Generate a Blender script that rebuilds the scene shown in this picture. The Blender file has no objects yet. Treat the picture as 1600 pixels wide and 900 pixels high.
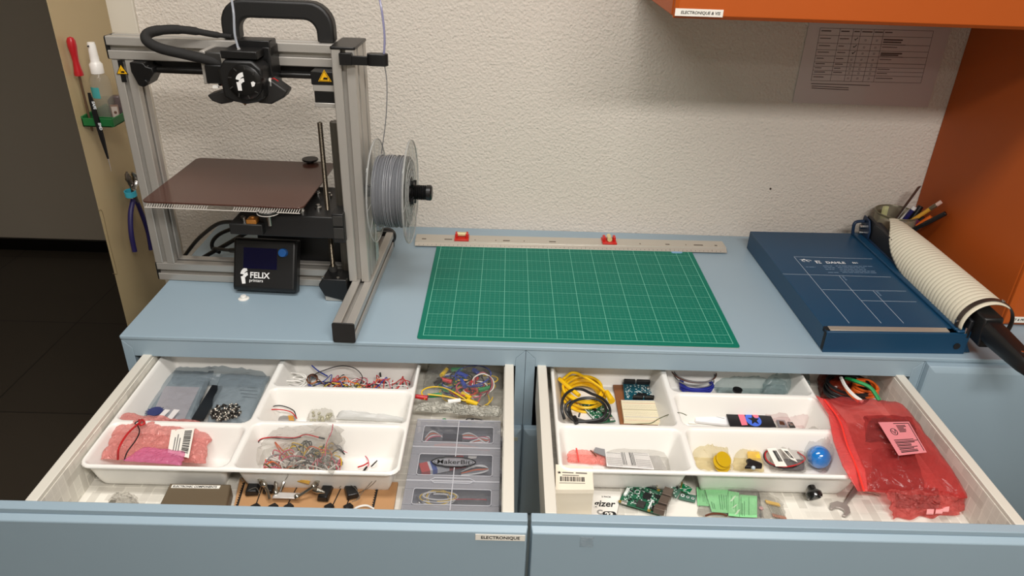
import bpy, bmesh, math, random
from mathutils import Vector, Matrix, noise
random.seed(7)
PI = math.pi
COL = bpy.context.scene.collection

# ------------------------------------------------------------------ camera
F_PX = 1146.2                                   # focal length for a 1600 px wide frame
PITCH, YAW, ROLL = .488839973, .0163419441, .0363205863
CAM = Vector((.69338977, -1.13938413, .72729073))     # counter top is z = 0, floor z = -0.9
_fw = Vector((math.sin(YAW)*math.cos(PITCH), math.cos(YAW)*math.cos(PITCH), -math.sin(PITCH)))
_rt = Vector((math.cos(YAW), -math.sin(YAW), 0)); _up = _rt.cross(_fw)
RT = math.cos(ROLL)*_rt + math.sin(ROLL)*_up
UP = -math.sin(ROLL)*_rt + math.cos(ROLL)*_up
FW = _fw
cd = bpy.data.cameras.new('camera'); cam = bpy.data.objects.new('camera', cd); COL.objects.link(cam)
cd.sensor_width = 36; cd.lens = 36*F_PX/1600; cd.clip_start = .02
m = Matrix((RT, UP, -FW)).transposed().to_4x4(); m.translation = CAM; cam.matrix_world = m
bpy.context.scene.camera = cam

# ------------------------------------------------------------------ light and exposure
w = bpy.data.worlds.new('world'); bpy.context.scene.world = w; w.use_nodes = True
w.node_tree.nodes['Background'].inputs[0].default_value = (.9, .95, 1, 1)
w.node_tree.nodes['Background'].inputs[1].default_value = .03
def area(name, loc, sx, sy, power, col, target=None):
    l = bpy.data.lights.new(name, 'AREA'); l.shape = 'RECTANGLE'; l.size = sx; l.size_y = sy
    l.energy = power; l.color = col
    o = bpy.data.objects.new(name, l); COL.objects.link(o); o.location = loc
    if target: o.rotation_euler = (Vector(target)-Vector(loc)).to_track_quat('-Z', 'Y').to_euler()
    return o
area('ceiling_light_near', (1.25, -1.62, 1.62), 1.1, .28, 54, (1, .955, .91))
area('ceiling_light_above', (.35, -.50, 1.64), 1.2, .30, 23, (1, .965, .93))
area('fill_light_far', (.2, -2.9, 1.62), 1.5, .3, 14, (1, .95, .89))  # unseen lamp added as warm fill for the left side
vs = bpy.context.scene.view_settings
vs.view_transform = 'Standard'; vs.look = 'None'; vs.gamma = 1; vs.exposure = -0.22
try: vs.use_curve_mapping = False
except Exception: pass

# ------------------------------------------------------------------ pixel -> point on a known plane
def ray(x, y): return FW + (x-800)/F_PX*RT - (y-450)/F_PX*UP
def PZ(x, y, z): d = ray(x, y); return CAM + d*((z-CAM.z)/d.z)
def PY(x, y, Y): d = ray(x, y); return CAM + d*((Y-CAM.y)/d.y)
def PX(x, y, X): d = ray(x, y); return CAM + d*((X-CAM.x)/d.x)

# ------------------------------------------------------------------ materials
def lin(c):
    c = c/255.
    return c/12.92 if c <= .04045 else ((c+.055)/1.055)**2.4
def rgb(r, g, b): return (lin(r), lin(g), lin(b), 1)
MATS = {}
def mat(name, col, rough=.5, metal=0., spec=.5, bump=None, trans=0., var=0., coat=0., emit=0.):
    """col = sRGB 0-255 triple; bump = (scale, strength, distance); var = tone variation"""
    if name in MATS: return MATS[name]
    M = bpy.data.materials.new(name); M.use_nodes = True; nt = M.node_tree; N = nt.nodes; L = nt.links
    b = N['Principled BSDF']; b.inputs['Base Color'].default_value = rgb(*col)
    b.inputs['Roughness'].default_value = rough; b.inputs['Metallic'].default_value = metal
    b.inputs['Specular IOR Level'].default_value = spec
    b.inputs['Transmission Weight'].default_value = trans
    b.inputs['Coat Weight'].default_value = coat
    tc = None
    if bump or var:
        tc = N.new('ShaderNodeTexCoord')
    if bump:
        n = N.new('ShaderNodeTexNoise'); n.inputs['Scale'].default_value = bump[0]; n.inputs['Detail'].default_value = 4
        L.new(tc.outputs['Object'], n.inputs['Vector'])
        bp = N.new('ShaderNodeBump'); bp.inputs['Strength'].default_value = bump[1]; bp.inputs['Distance'].default_value = bump[2]
        L.new(n.outputs['Fac'], bp.inputs['Height']); L.new(bp.outputs['Normal'], b.inputs['Normal'])
    if var:
        n = N.new('ShaderNodeTexNoise'); n.inputs['Scale'].default_value = 6; n.inputs['Detail'].default_value = 3
        L.new(tc.outputs['Object'], n.inputs['Vector'])
        mx = N.new('ShaderNodeMix'); mx.data_type = 'RGBA'
        c = rgb(*col); mx.inputs[6].default_value = tuple(x*(1-var) for x in c[:3])+(1,)
        mx.inputs[7].default_value = tuple(min(1, x*(1+var)) for x in c[:3])+(1,)
        L.new(n.outputs['Fac'], mx.inputs[0]); L.new(mx.outputs[2], b.inputs['Base Color'])
    MATS[name] = M
    return M
def film(name, col, alpha, rough=.18, bump=(60, .5, .004), spec=.6):
    """thin translucent plastic film: part clear, part glossy tinted sheet"""
    if name in MATS: return MATS[name]
    M = bpy.data.materials.new(name); M.use_nodes = True; nt = M.node_tree; N = nt.nodes; L = nt.links
    b = N['Principled BSDF']; b.inputs['Base Color'].default_value = rgb(*col)
    b.inputs['Roughness'].default_value = rough; b.inputs['Specular IOR Level'].default_value = spec
    t = N.new('ShaderNodeBsdfTransparent')
    c = rgb(*col); mxc = max(c[:3]); t.inputs[0].default_value = tuple(.52+.48*x/mxc if max(col)-min(col) >= 60 else .6+.4*x for x in c[:3])+(1,)
    mx = N.new('ShaderNodeMixShader'); mx.inputs[0].default_value = alpha
    L.new(t.outputs[0], mx.inputs[1]); L.new(b.outputs[0], mx.inputs[2]); L.new(mx.outputs[0], N['Material Output'].inputs[0])
    if bump:
        tc = N.new('ShaderNodeTexCoord'); n = N.new('ShaderNodeTexNoise'); n.inputs['Scale'].default_value = bump[0]
        n.inputs['Detail'].default_value = 3; n.inputs['Distortion'].default_value = 1.5
        L.new(tc.outputs['Object'], n.inputs['Vector'])
        bp = N.new('ShaderNodeBump'); bp.inputs['Strength'].default_value = bump[1]; bp.inputs['Distance'].default_value = bump[2]
        v = N.new('ShaderNodeTexVoronoi'); v.feature = 'DISTANCE_TO_EDGE'; v.inputs['Scale'].default_value = bump[0]*.9
        v2 = N.new('ShaderNodeVectorMath'); v2.operation = 'ADD'; sc2 = N.new('ShaderNodeVectorMath'); sc2.operation = 'SCALE'; sc2.inputs[3].default_value = .02
        L.new(n.outputs['Color'], sc2.inputs[0]); L.new(tc.outputs['Object'], v2.inputs[0]); L.new(sc2.outputs[0], v2.inputs[1]); L.new(v2.outputs[0], v.inputs['Vector'])
        L.new(mnode(nt, 'ADD', n.outputs['Fac'], mnode(nt, 'MULTIPLY', mnode(nt, 'MINIMUM', v.outputs['Distance'], .25), 2.4)), bp.inputs['Height']); L.new(bp.outputs['Normal'], b.inputs['Normal'])
    MATS[name] = M
    return M
def mnode(nt, op, a, b=None, c=None):
    n = nt.nodes.new('ShaderNodeMath'); n.operation = op
    for i, x in enumerate((a, b, c)):
        if x is None: continue
        if isinstance(x, (int, float)): n.inputs[i].default_value = x
        else: nt.links.new(x, n.inputs[i])
    return n.outputs[0]

# ------------------------------------------------------------------ mesh builder
def frame_from_dir(d):
    d = Vector(d).normalized(); a = Vector((0, 0, 1)) if abs(d.z) < .9 else Vector((1, 0, 0))
    x = a.cross(d).normalized(); return x, d.cross(x)
def smooth_path(pts, k=6):
    pts = [Vector(p) for p in pts]
    if len(pts) < 3: return pts
    out = []; P = [pts[0]*2-pts[1]]+pts+[pts[-1]*2-pts[-2]]
    for i in range(1, len(P)-2):
        a, b, c, d = P[i-1:i+3]
        for j in range(k):
            t = j/k
            out.append(.5*((2*b)+(c-a)*t+(2*a-5*b+4*c-d)*t*t+(3*b-a-3*c+d)*t**3))
    out.append(pts[-1]); return out
class MB:
    def __init__(s): s.v = []; s.f = []; s.mi = []; s.m = 0; s.M = None
    def add(s, vs_, fs):
        o = len(s.v)
        if s.M is not None: vs_ = [s.M @ Vector(p) for p in vs_]
        s.v += [tuple(p) for p in vs_]
        for q in fs: s.f.append([i+o for i in q]); s.mi.append(s.m)
        return s
    def bx(s, x0, x1, y0, y1, z0, z1):
        return s.add([(x, y, z) for z in (z0, z1) for y in (y0, y1) for x in (x0, x1)],
                     [(0, 2, 3, 1), (4, 5, 7, 6), (0, 1, 5, 4), (2, 6, 7, 3), (0, 4, 6, 2), (1, 3, 7, 5)])
    def cbox(s, c, sz): return s.bx(*[k for i in range(3) for k in (c[i]-sz[i]/2, c[i]+sz[i]/2)])
    def obox(s, c, sz, R):
        """oriented box: R = 3x3 matrix"""
        vs_ = [Vector(c)+R @ Vector((a*sz[0]/2, b*sz[1]/2, d*sz[2]/2)) for d in (-1, 1) for b in (-1, 1) for a in (-1, 1)]
        return s.add(vs_, [(0, 2, 3, 1), (4, 5, 7, 6), (0, 1, 5, 4), (2, 6, 7, 3), (0, 4, 6, 2), (1, 3, 7, 5)])
    def hexa(s, bot, top):
        """8 corner solid from two quads listed the same way round"""
        return s.add(list(bot)+list(top), [(3, 2, 1, 0), (4, 5, 6, 7)]+[(i, (i+1) % 4, 4+(i+1) % 4, 4+i) for i in range(4)])
    def cyl(s, p0, p1, r0, r1=None, n=16, cap=True):
        r1 = r0 if r1 is None else r1; p0 = Vector(p0); p1 = Vector(p1); x, y = frame_from_dir(p1-p0)
        vs_ = [p+(x*math.cos(2*PI*i/n)+y*math.sin(2*PI*i/n))*r for p, r in ((p0, r0), (p1, r1)) for i in range(n)]
        fs = [(i, (i+1) % n, n+(i+1) % n, n+i) for i in range(n)]
        if cap: fs += [tuple(reversed(range(n))), tuple(range(n, 2*n))]
        return s.add(vs_, fs)
    def tube(s, pts, r, n=6, k=6, closed=False, flat=1., radii=None):
        P = smooth_path(pts, k) if k else [Vector(p) for p in pts]
        if closed: P = P[:-1] if (P[0]-P[-1]).length < 1e-5 else P
        vs_ = []; x = None
        for i, p in enumerate(P):
            a = P[i-1] if i or closed else P[i]; b = P[(i+1) % len(P)] if i < len(P)-1 or closed else P[i]
            d = (b-a)
            if d.length < 1e-9: d = Vector((1, 0, 0))
            d.normalize()
            if x is None: x, y = frame_from_dir(d)
            else:
                x = (x-d*x.dot(d))
                x = x.normalized() if x.length > 1e-6 else frame_from_dir(d)[0]
                y = d.cross(x)
            rr = r if radii is None else radii[min(len(radii)-1, int(i*len(radii)/len(P)))]
            vs_ += [p+(x*math.cos(2*PI*j/n)+y*flat*math.sin(2*PI*j/n))*rr for j in range(n)]
        L = len(P); fs = [(i*n+j, i*n+(j+1) % n, ((i+1) % L)*n+(j+1) % n, ((i+1) % L)*n+j) for i in range(L if closed else L-1) for j in range(n)]
        if not closed: fs += [tuple(reversed(range(n))), tuple(range((L-1)*n, L*n))]
        return s.add(vs_, fs)
    def prism(s, poly, h0, h1, axes='xyz'):
        """poly in the first two axes, extruded along the third (axes e.g. 'xzy')"""
        n = len(poly)
        def P(a, b, c):
            d = {axes[0]: a, axes[1]: b, axes[2]: c}; return (d['x'], d['y'], d['z'])
        vs_ = [P(a, b, h0) for a, b in poly]+[P(a, b, h1) for a, b in poly]
        return s.add(vs_, [tuple(reversed(range(n))), tuple(range(n, 2*n))]+[(i, (i+1) % n, n+(i+1) % n, n+i) for i in range(n)])
    def lathe(s, prof, o, ax=(0, 0, 1), n=32, a0=0, a1=2*PI):
        o = Vector(o); ax = Vector(ax).normalized(); x, y = frame_from_dir(ax)
        full = abs(a1-a0-2*PI) < 1e-6; k = n if full else n+1
        vs_ = [o+ax*z+(x*math.cos(a0+(a1-a0)*i/n)+y*math.sin(a0+(a1-a0)*i/n))*r for r, z in prof for i in range(k)]
        fs = [(j*k+i, j*k+(i+1) % k, (j+1)*k+(i+1) % k, (j+1)*k+i) for j in range(len(prof)-1) for i in range(n)]
        return s.add(vs_, fs)
    def sphere(s, c, r, sc=(1, 1, 1), n=16):
        pr = [(math.sin(PI*i/n)*r, -math.cos(PI*i/n)*r) for i in range(n+1)]
        c = Vector(c); st = len(s.v); Mo = s.M; s.M = None
        s.lathe([(max(a, 1e-5), b) for a, b in pr], (0, 0, 0), n=n)
        for i in range(st, len(s.v)):
            q = Vector(s.v[i]); q = c+Vector((q.x*sc[0], q.y*sc[1], q.z*sc[2])); s.v[i] = tuple(Mo @ q if Mo is not None else q)
        s.M = Mo; return s
    def grid(s, fn, nu, nv):
        return s.add([fn(i/nu, j/nv) for j in range(nv+1) for i in range(nu+1)],
                     [(j*(nu+1)+i, j*(nu+1)+i+1, (j+1)*(nu+1)+i+1, (j+1)*(nu+1)+i) for j in range(nv) for i in range(nu)])
    def build(s, name, mats, parent=None, bevel=0, seg=2, angle=35, kind=None, label=None, fix=True, smooth=True):
        me = bpy.data.meshes.new(name); me.from_pydata(s.v, [], s.f)
        mats = mats if isinstance(mats, (list, tuple)) else [mats]
        for q in mats: me.materials.append(q)
        me.polygons.foreach_set('material_index', s.mi)
        if fix:
            b = bmesh.new(); b.from_mesh(me); bmesh.ops.recalc_face_normals(b, faces=b.faces); b.to_mesh(me); b.free()
        if smooth:
            me.polygons.foreach_set('use_smooth', [True]*len(me.polygons))
            try: me.set_sharp_from_angle(angle=math.radians(angle))
            except Exception: pass
        me.update()
        o = bpy.data.objects.new(name, me); COL.objects.link(o)
        if parent is not None: o.parent = parent
        if bevel:
            md = o.modifiers.new('bevel', 'BEVEL'); md.width = bevel; md.segments = seg; md.limit_method = 'ANGLE'; md.angle_limit = math.radians(40)
            md.harden_normals = False
        if kind: o['kind'] = kind
        if label: o['label'] = label
        return o
def tag(o, label, cat, group=None, kind=None):
    o['label'] = label; o['category'] = cat
    if group: o['group'] = group
    if kind: o['kind'] = kind
    return o
def empty(name, loc=(0, 0, 0), rz=0, label=None, cat=None, group=None, rot=None):
    o = bpy.data.objects.new(name, None); COL.objects.link(o); o.location = loc; o.rotation_euler = rot or (0, 0, rz)
    o.empty_display_size = .02
    if label: tag(o, label, cat, group)
    return o
def structure(o): o['kind'] = 'structure'; return o
def copy_tree(o, parent=None):
    c = o.copy(); COL.objects.link(c)
    if parent is not None: c.parent = parent
    for ch in o.children: copy_tree(ch, c)
    return c
def writing(name, s, size, M4, mt, parent=None, bold=0., shear=0., ext=.0001, align='LEFT', sx=1., space=1.):
    """lettering as a thin raised mesh; M4 places text x-right, y-up, z-out"""
    cu = bpy.data.curves.new(name, 'FONT'); cu.body = s; cu.size = size; cu.extrude = ext; cu.offset = bold; cu.shear = shear
    cu.align_x = align; cu.space_character = space; cu.resolution_u = 3
    t = bpy.data.objects.new(name, cu); COL.objects.link(t)
    dg = bpy.context.evaluated_depsgraph_get(); dg.update()
    me = bpy.data.meshes.new_from_object(t.evaluated_get(dg))
    bpy.data.objects.remove(t); me.name = name
    me.transform(M4 @ Matrix.Scale(sx, 4, (1, 0, 0)))
    me.materials.clear(); me.materials.append(mt)
    o = bpy.data.objects.new(name, me); COL.objects.link(o)
    if parent is not None: o.parent = parent
    return o
def basis(o, x, z):
    """4x4 frame with origin o, x axis x, normal z"""
    x = Vector(x).normalized(); z = Vector(z).normalized(); y = z.cross(x).normalized(); x = y.cross(z)
    m = Matrix((x, y, z)).transposed().to_4x4(); m.translation = Vector(o); return m

# palette
BLUE = mat('cabinet_blue_paint', (152, 173, 186), .38, var=.03, bump=(90, .03, .001))
ORANGE = mat('orange_paint', (184, 86, 26), .5, spec=.3, var=.04)
WHITE_PLASTIC = mat('white_plastic', (238, 236, 230), .3)
LABEL_W = mat('label_paper', (240, 236, 226), .5)
INK = mat('black_ink', (18, 18, 18), .6)
BLACK = mat('black_plastic', (16, 16, 17), .38)
BLACK_M = mat('black_matte', (24, 24, 25), .6)
DARK = mat('charcoal', (48, 47, 45), .5)
ALU = mat('brushed_aluminium', (184, 180, 173), .34, metal=.4, bump=(300, .05, .0005))
ALU_D = mat('aluminium_slot', (120, 116, 110), .5, metal=.7)
STEEL = mat('steel', (200, 198, 194), .22, metal=1)
CHROME = mat('chrome', (225, 225, 225), .1, metal=1)
BEIGE = mat('drawer_beige', (216, 212, 200), .45)
GREEN_PCB = mat('pcb_green', (14, 92, 62), .35, coat=.3)
TEAL_PCB = mat('pcb_teal', (8, 78, 92), .35, coat=.3)
GOLD = mat('gold_pad', (190, 160, 80), .3, metal=.8)
WIRE = {k: mat('wire_'+k, c, .4) for k, c in dict(red=(190, 30, 34), black=(20, 20, 22), white=(236, 234, 228), yellow=(230, 190, 20), green=(20, 130, 70), blue=(30, 60, 160), grey=(130, 130, 132), orange=(225, 100, 30), olive=(70, 80, 40), brown=(100, 55, 35), pink=(205, 90, 110)).items()}
CLEAR = film('clear_film', (225, 225, 222), .22)
CLEAR2 = film('clear_film_wrinkled', (232, 230, 226), .13, rough=.12, bump=(90, 1., .007), spec=.9)
PINK = film('pink_antistatic_film', (250, 170, 160), .34, bump=(70, .6, .005))
RED_F = film('red_zip_film', (208, 84, 82), .30, rough=.2, bump=(28, .6, .006))
SILV = film('silver_antistatic_film', (166, 180, 188), .34, rough=.22, bump=(40, .5, .004))

# ================================================================== ROOM
def wall_mat():
    M = mat('rough_plaster', (222, 214, 203), .85); nt = M.node_tree; N = nt.nodes; L = nt.links; b = N['Principled BSDF']
    tc = N.new('ShaderNodeTexCoord')
    n = N.new('ShaderNodeTexNoise'); n.inputs['Scale'].default_value = 170; n.inputs['Detail'].default_value = 5; n.inputs['Roughness'].default_value = .55
    v = N.new('ShaderNodeTexVoronoi'); v.inputs['Scale'].default_value = 190; v.feature = 'SMOOTH_F1'
    L.new(tc.outputs['Object'], n.inputs['Vector']); L.new(tc.outputs['Object'], v.inputs['Vector'])
    h = mnode(nt, 'ADD', n.outputs['Fac'], mnode(nt, 'MULTIPLY', v.outputs['Distance'], .5))
    bp = N.new('ShaderNodeBump'); bp.inputs['Strength'].default_value = .72; bp.inputs['Distance'].default_value = .004
    L.new(h, bp.inputs['Height']); L.new(bp.outputs['Normal'], b.inputs['Normal'])
    return M
WALL = wall_mat()
PAINT = mat('smooth_white_paint', (216, 210, 196), .5)
CREAM = mat('cream_steel_paint', (190, 170, 130), .45, var=.03)
HALL = mat('corridor_wall_paint', (196, 184, 166), .8)
def floor_mat():
    M = mat('dark_tile', (70, 62, 52), .45); nt = M.node_tree; N = nt.nodes; L = nt.links; b = N['Principled BSDF']
    tc = N.new('ShaderNodeTexCoord'); mp = N.new('ShaderNodeMapping'); mp.inputs['Location'].default_value = (.478, .3, 0)
    L.new(tc.outputs['Object'], mp.inputs[0])
    br = N.new('ShaderNodeTexBrick'); br.offset = 0; br.inputs['Scale'].default_value = 1; br.inputs['Brick Width'].default_value = .6; br.inputs['Row Height'].default_value = .6
    br.inputs['Mortar Size'].default_value = .0025; br.inputs['Color1'].default_value = rgb(74, 66, 56); br.inputs['Color2'].default_value = rgb(66, 59, 50); br.inputs['Mortar'].default_value = rgb(40, 36, 32)
    L.new(mp.outputs[0], br.inputs['Vector']); L.new(br.outputs['Color'], b.inputs['Base Color']); return M
structure(MB().bx(-3.2, 3.2, -3.7, 2.3, -.95, -.9).build('floor', floor_mat()))
structure(MB().bx(-3.2, 3.2, -3.7, 2.3, 1.7, 1.75).build('ceiling', mat('ceiling_white', (225, 222, 215), .9)))
structure(MB().bx(-.118, 3.2, .539, .64, -.9, 1.7).build('wall_back', WALL))
b_ = MB().bx(-1.3, -.118, .539, .64, 1.25, 1.7); b_.bx(-3.2, -1.3, .539, .64, -.9, 1.7)
structure(b_.build('wall_doorway', WALL))
structure(MB().bx(3.1, 3.2, -3.7, .539, -.9, 1.7).build('wall_right', PAINT))
structure(MB().bx(-3.2, 3.2, -3.75, -3.65, -.9, 1.7).build('wall_front', PAINT))
structure(MB().bx(-3.25, -3.15, -3.7, 2.3, -.9, 1.7).build('wall_left', HALL))
structure(MB().bx(-3.2, 3.2, 2.19, 2.29, -.9, 1.7).build('wall_corridor', HALL))
structure(MB().bx(-3.2, 3.2, 2.175, 2.19, -.9, -.84).build('baseboard_corridor', mat('black_baseboard', (14, 13, 12), .4)))
# smooth painted strip and the cream steel jamb beside the doorway
structure(MB().bx(-.1705, -.112, .530, .60, -.9, 1.7).build('trim_1', PAINT, bevel=.002))
jb = MB().prism([(-.1686, .3165), (-.1686, .532), (-.215, .64), (-.215, .40), (-.2005, .385)], -.9, 1.7)
door_jamb = structure(jb.build('trim_2', CREAM, bevel=.0012))
# pressed outline of the latch cover on the jamb
lo = [PX(*q, -.1683) for q in ((153.5, 330), (160, 331.5), (170.5, 378), (182.5, 424), (181, 428), (176.5, 427.5))]
structure(MB().tube(lo, .0006, 5, 3).build('trim_3', mat('jamb_seam', (120, 104, 74), .6)))
# small nail hole in the plaster
p = PY(1204, 295, .5385)
tag(MB().lathe([(.0001, .0015), (.0022, .0012), (.003, -.002)], p, (0, -1, 0), 10).build('nail_hole', mat('hole_dark', (50, 38, 30), .8)),
    'tiny dark round mark in the white plaster above the counter', 'mark')

# ================================================================== CABINETS
W = .742; TOPZ = -.0085
wt = MB().bx(-.001, 2.24, -.001, .5385, TOPZ, 0)
worktop = tag(wt.build('worktop', BLUE, bevel=.0022, seg=3), 'long pale blue steel worktop running along the white wall over the cabinets', 'worktop')
st = MB().lathe([(.0001, .0004), (.02, .0003), (.028, 0)], PZ(1205, 540, .0001), (0, 0, 1), 20)
def liner_mat():
    M = mat('drawer_liner', (224, 217, 200), .6); nt = M.node_tree; N = nt.nodes; L = nt.links; b = N['Principled BSDF']
    tc = N.new('ShaderNodeTexCoord')
    outs = []
    for rot, sc, wd in ((0, 1, .044), (PI/2, 1, .050)):
        mp = N.new('ShaderNodeMapping'); mp.inputs['Rotation'].default_value = (0, 0, rot); L.new(tc.outputs['UV'], mp.inputs[0])
        br = N.new('ShaderNodeTexBrick'); br.offset = .5; br.inputs['Scale'].default_value = sc; br.inputs['Brick Width'].default_value = wd
        br.inputs['Row Height'].default_value = .0155; br.inputs['Mortar Size'].default_value = .0012; br.inputs['Bias'].default_value = -.25
        br.inputs['Color1'].default_value = (1, 1, 1, 1); br.inputs['Color2'].default_value = (0, 0, 0, 1); br.inputs['Mortar'].default_value = (1, 1, 1, 1)
        L.new(mp.outputs[0], br.inputs['Vector']); outs.append(br.outputs['Color'])
    mx = N.new('ShaderNodeMix'); mx.data_type = 'RGBA'; mx.blend_type = 'MULTIPLY'; mx.inputs[0].default_value = 1
    L.new(outs[0], mx.inputs[6]); L.new(outs[1], mx.inputs[7])
    m2 = N.new('ShaderNodeMix'); m2.data_type = 'RGBA'; m2.inputs[6].default_value = rgb(198, 193, 182); m2.inputs[7].default_value = rgb(234, 230, 219)
    L.new(mx.outputs[2], m2.inputs[0]); L.new(m2.outputs[2], b.inputs['Base Color']); return M
LINER = liner_mat()
def uv_box(o):
    me = o.data; uv = me.uv_layers.new(name='UVMap')
    for p_ in me.polygons:
        n = p_.normal; a = max(range(3), key=lambda i: abs(n[i]))
        for li in p_.loop_indices:
            c = me.vertices[me.loops[li].vertex_index].co
            uv.data[li].uv = (c.y, c.z) if a == 0 else ((c.x, c.z) if a == 1 else (c.x, c.y))
DZ = -.040; DFL = -.115
def cabinet(x0, label, drawer=True):
    r = empty('drawer_cabinet' if drawer else 'door_cabinet', (x0, 0, -.9), 0, label, 'cabinet')
    h = .9
    M = Matrix.Translation((0, 0, h))
    b = MB(); b.M = M
    g = .0004; e = .0177
    for xa, s in ((g, 1), (W-g, -1)):
        b.prism([(xa, TOPZ-.0006), (xa+s*e, TOPZ-.018), (xa+s*e, -.9), (xa, -.9)], 0, .022, 'xzy')
    b.prism([(2*g, TOPZ-.0002), (W-2*g, TOPZ-.0002), (W-e-g, TOPZ-.0175), (W-e-g, -.0435), (e+g, -.0435), (e+g, TOPZ-.0175)], 0, .02, 'xzy')
    b.bx(e, W-e, .002, .02, -.9, -.84)
    b.build('front_frame', BLUE, r, bevel=.0006)
    b = MB(); b.M = M
    b.bx(.001, .0035, .02, .535, -.9, TOPZ-.001); b.bx(W-.0035, W-.001, .02, .535, -.9, TOPZ-.001)
    b.bx(.001, W-.001, .53, .537, -.9, TOPZ-.001); b.bx(.004, W-.004, .02, .53, -.88, -.87)
    b.build('carcass', BLUE, r)
    def closed(z1, z0, nm, y=-.02):
        q = MB(); q.M = M
        q.bx(.0022, W-.0022, y+.006, -.0005, z0, z1)
        xa, xb = .0022, W-.0022; k = .010
        q.hexa([(xa, y+.006, z0), (xb, y+.006, z0), (xb, y+.006, z1), (xa, y+.006, z1)],
               [(xa+k, y, z0+k), (xb-k, y, z0+k), (xb-k, y, z1-k), (xa+k, y, z1-k)])
        return q.build(nm, BLUE, r, bevel=.0012)
    if not drawer:
        closed(-.0095, -.385, 'door'); closed(-.392, -.84, 'door')
        return r
    closed(-.180, -.40, 'lower_drawer_front'); closed(-.404, -.62, 'lower_drawer_front'); closed(-.624, -.84, 'lower_drawer_front')
    # the open drawer: box lined with patterned paper
    xa = .0225 if x0 > .5 else .034; xb = .7125 if x0 > .5 else .7205
    d = MB(); d.M = M; t = .0165; y0, y1 = -.372, .10
    d.bx(xa, xa+t, y0, y1, DFL-.01, DZ); d.bx(xb-t, xb, y0, y1, DFL-.01, DZ); d.bx(xa+t, xb-t, y1-t, y1, DFL-.01, DZ-.004)
    dr = d.build('drawer', BEIGE, r, bevel=.001)
    q = MB(); q.M = M; k = .0012
    q.bx(xa+t, xb-t, y0, y1-t, DFL-.004, DFL); q.bx(xa+t, xa+t+k, y0, y1-t, DFL, DZ-.007); q.bx(xb-t-k, xb-t, y0, y1-t, DFL, DZ-.007)
    ln = q.build('drawer_liner', LINER, dr); uv_box(ln)
    q = MB(); q.M = M; fa, fb = (-.024, .7395) if x0 < .5 else (.0025, .7445)
    q.bx(fa, fb, -.388, -.372, -.20, DZ)
    q.build('front_rim', BLUE, dr, bevel=.0012)
    q = MB(); q.M = M; fb2 = fb+.0008
    q.hexa([(fa, -.3885, -.40*.5), (fb2, -.3885, -.2), (fb2, -.3885, DZ-.007), (fa, -.3885, DZ-.007)],
           [(fa+.002, -.398, -.2), (fb2-.002, -.398, -.2), (fb2-.002, -.398, DZ-.0135), (fa+.002, -.398, DZ-.0135)])
    q.build('front_panel', BLUE, dr, bevel=.0015, seg=3)
    return r
cab1 = cabinet(0, 'pale blue steel cabinet at left, top drawer pulled open, under the printer')
cab2 = cabinet(W, 'pale blue steel cabinet in the middle, top drawer open, under the paper cutter')
cab3 = cabinet(2*W, 'closed pale blue cabinet at the right end below the cutter handle', False)
cab1.children[0]
def plate(parent_drawer, x0, x1, z0, z1, y, text, size, px):
    b = MB().bx(x0, x1, y-.0008, y, z0, z1)
    o = b.build('name_label', LABEL_W, None); o.parent = parent_drawer; o.matrix_parent_inverse = parent_drawer_inv(parent_drawer)
    t = writing('label_text', text, size, basis((px, y-.0009, z0+(z1-z0-size*.7)/2), (1, 0, 0), (0, -1, 0)), INK, None, bold=size*.02)
    t.parent = parent_drawer; t.matrix_parent_inverse = parent_drawer_inv(parent_drawer); return o
def parent_drawer_inv(o):
    m_ = Matrix.Identity(4); q = o
    while q is not None:
        m_ = q.matrix_basis @ m_; q = q.parent
    return m_.inverted()
def find(root, n): return [c for c in root.children if c.name.split('.')[0] == n][0]
dr1 = find(cab1, 'drawer'); dr2 = find(cab2, 'drawer')
plate(dr1, .667, .7365, -.0675, -.0565, -.3982, 'ELECTRONIQUE', .0075, .6745)
plate(dr2, 1.4565, 1.4820, -.0675, -.0565, -.3982, 'ELE', .0075, 1.462)
# sticky tape left on the middle drawer front
q = MB().grid(lambda u, v: (.8135+.019*u+.0004*math.sin(9*v), -.3983-.0006-.0005*math.sin(7*u)*math.sin(5*v), -.0765+.0195*v), 8, 8)
tp = q.build('clear_tape', film('tape_film', (226, 234, 238), .16, bump=(120, .5, .002), spec=1.), None, fix=False)
md = tp.modifiers.new('s', 'SOLIDIFY'); md.thickness = .0002
tag(tp, 'square of clear sticky tape stuck on the middle drawer front', 'tape')
# bit of label inside the gap on the lower drawer
b = MB().bx(.7245, .7335, -.0212, -.0203, -.2035, -.195)
lb = b.build('name_label', mat('old_label', (170, 176, 160), .6), None); lb.parent = cab1; lb.matrix_parent_inverse = parent_drawer_inv(cab1)

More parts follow.
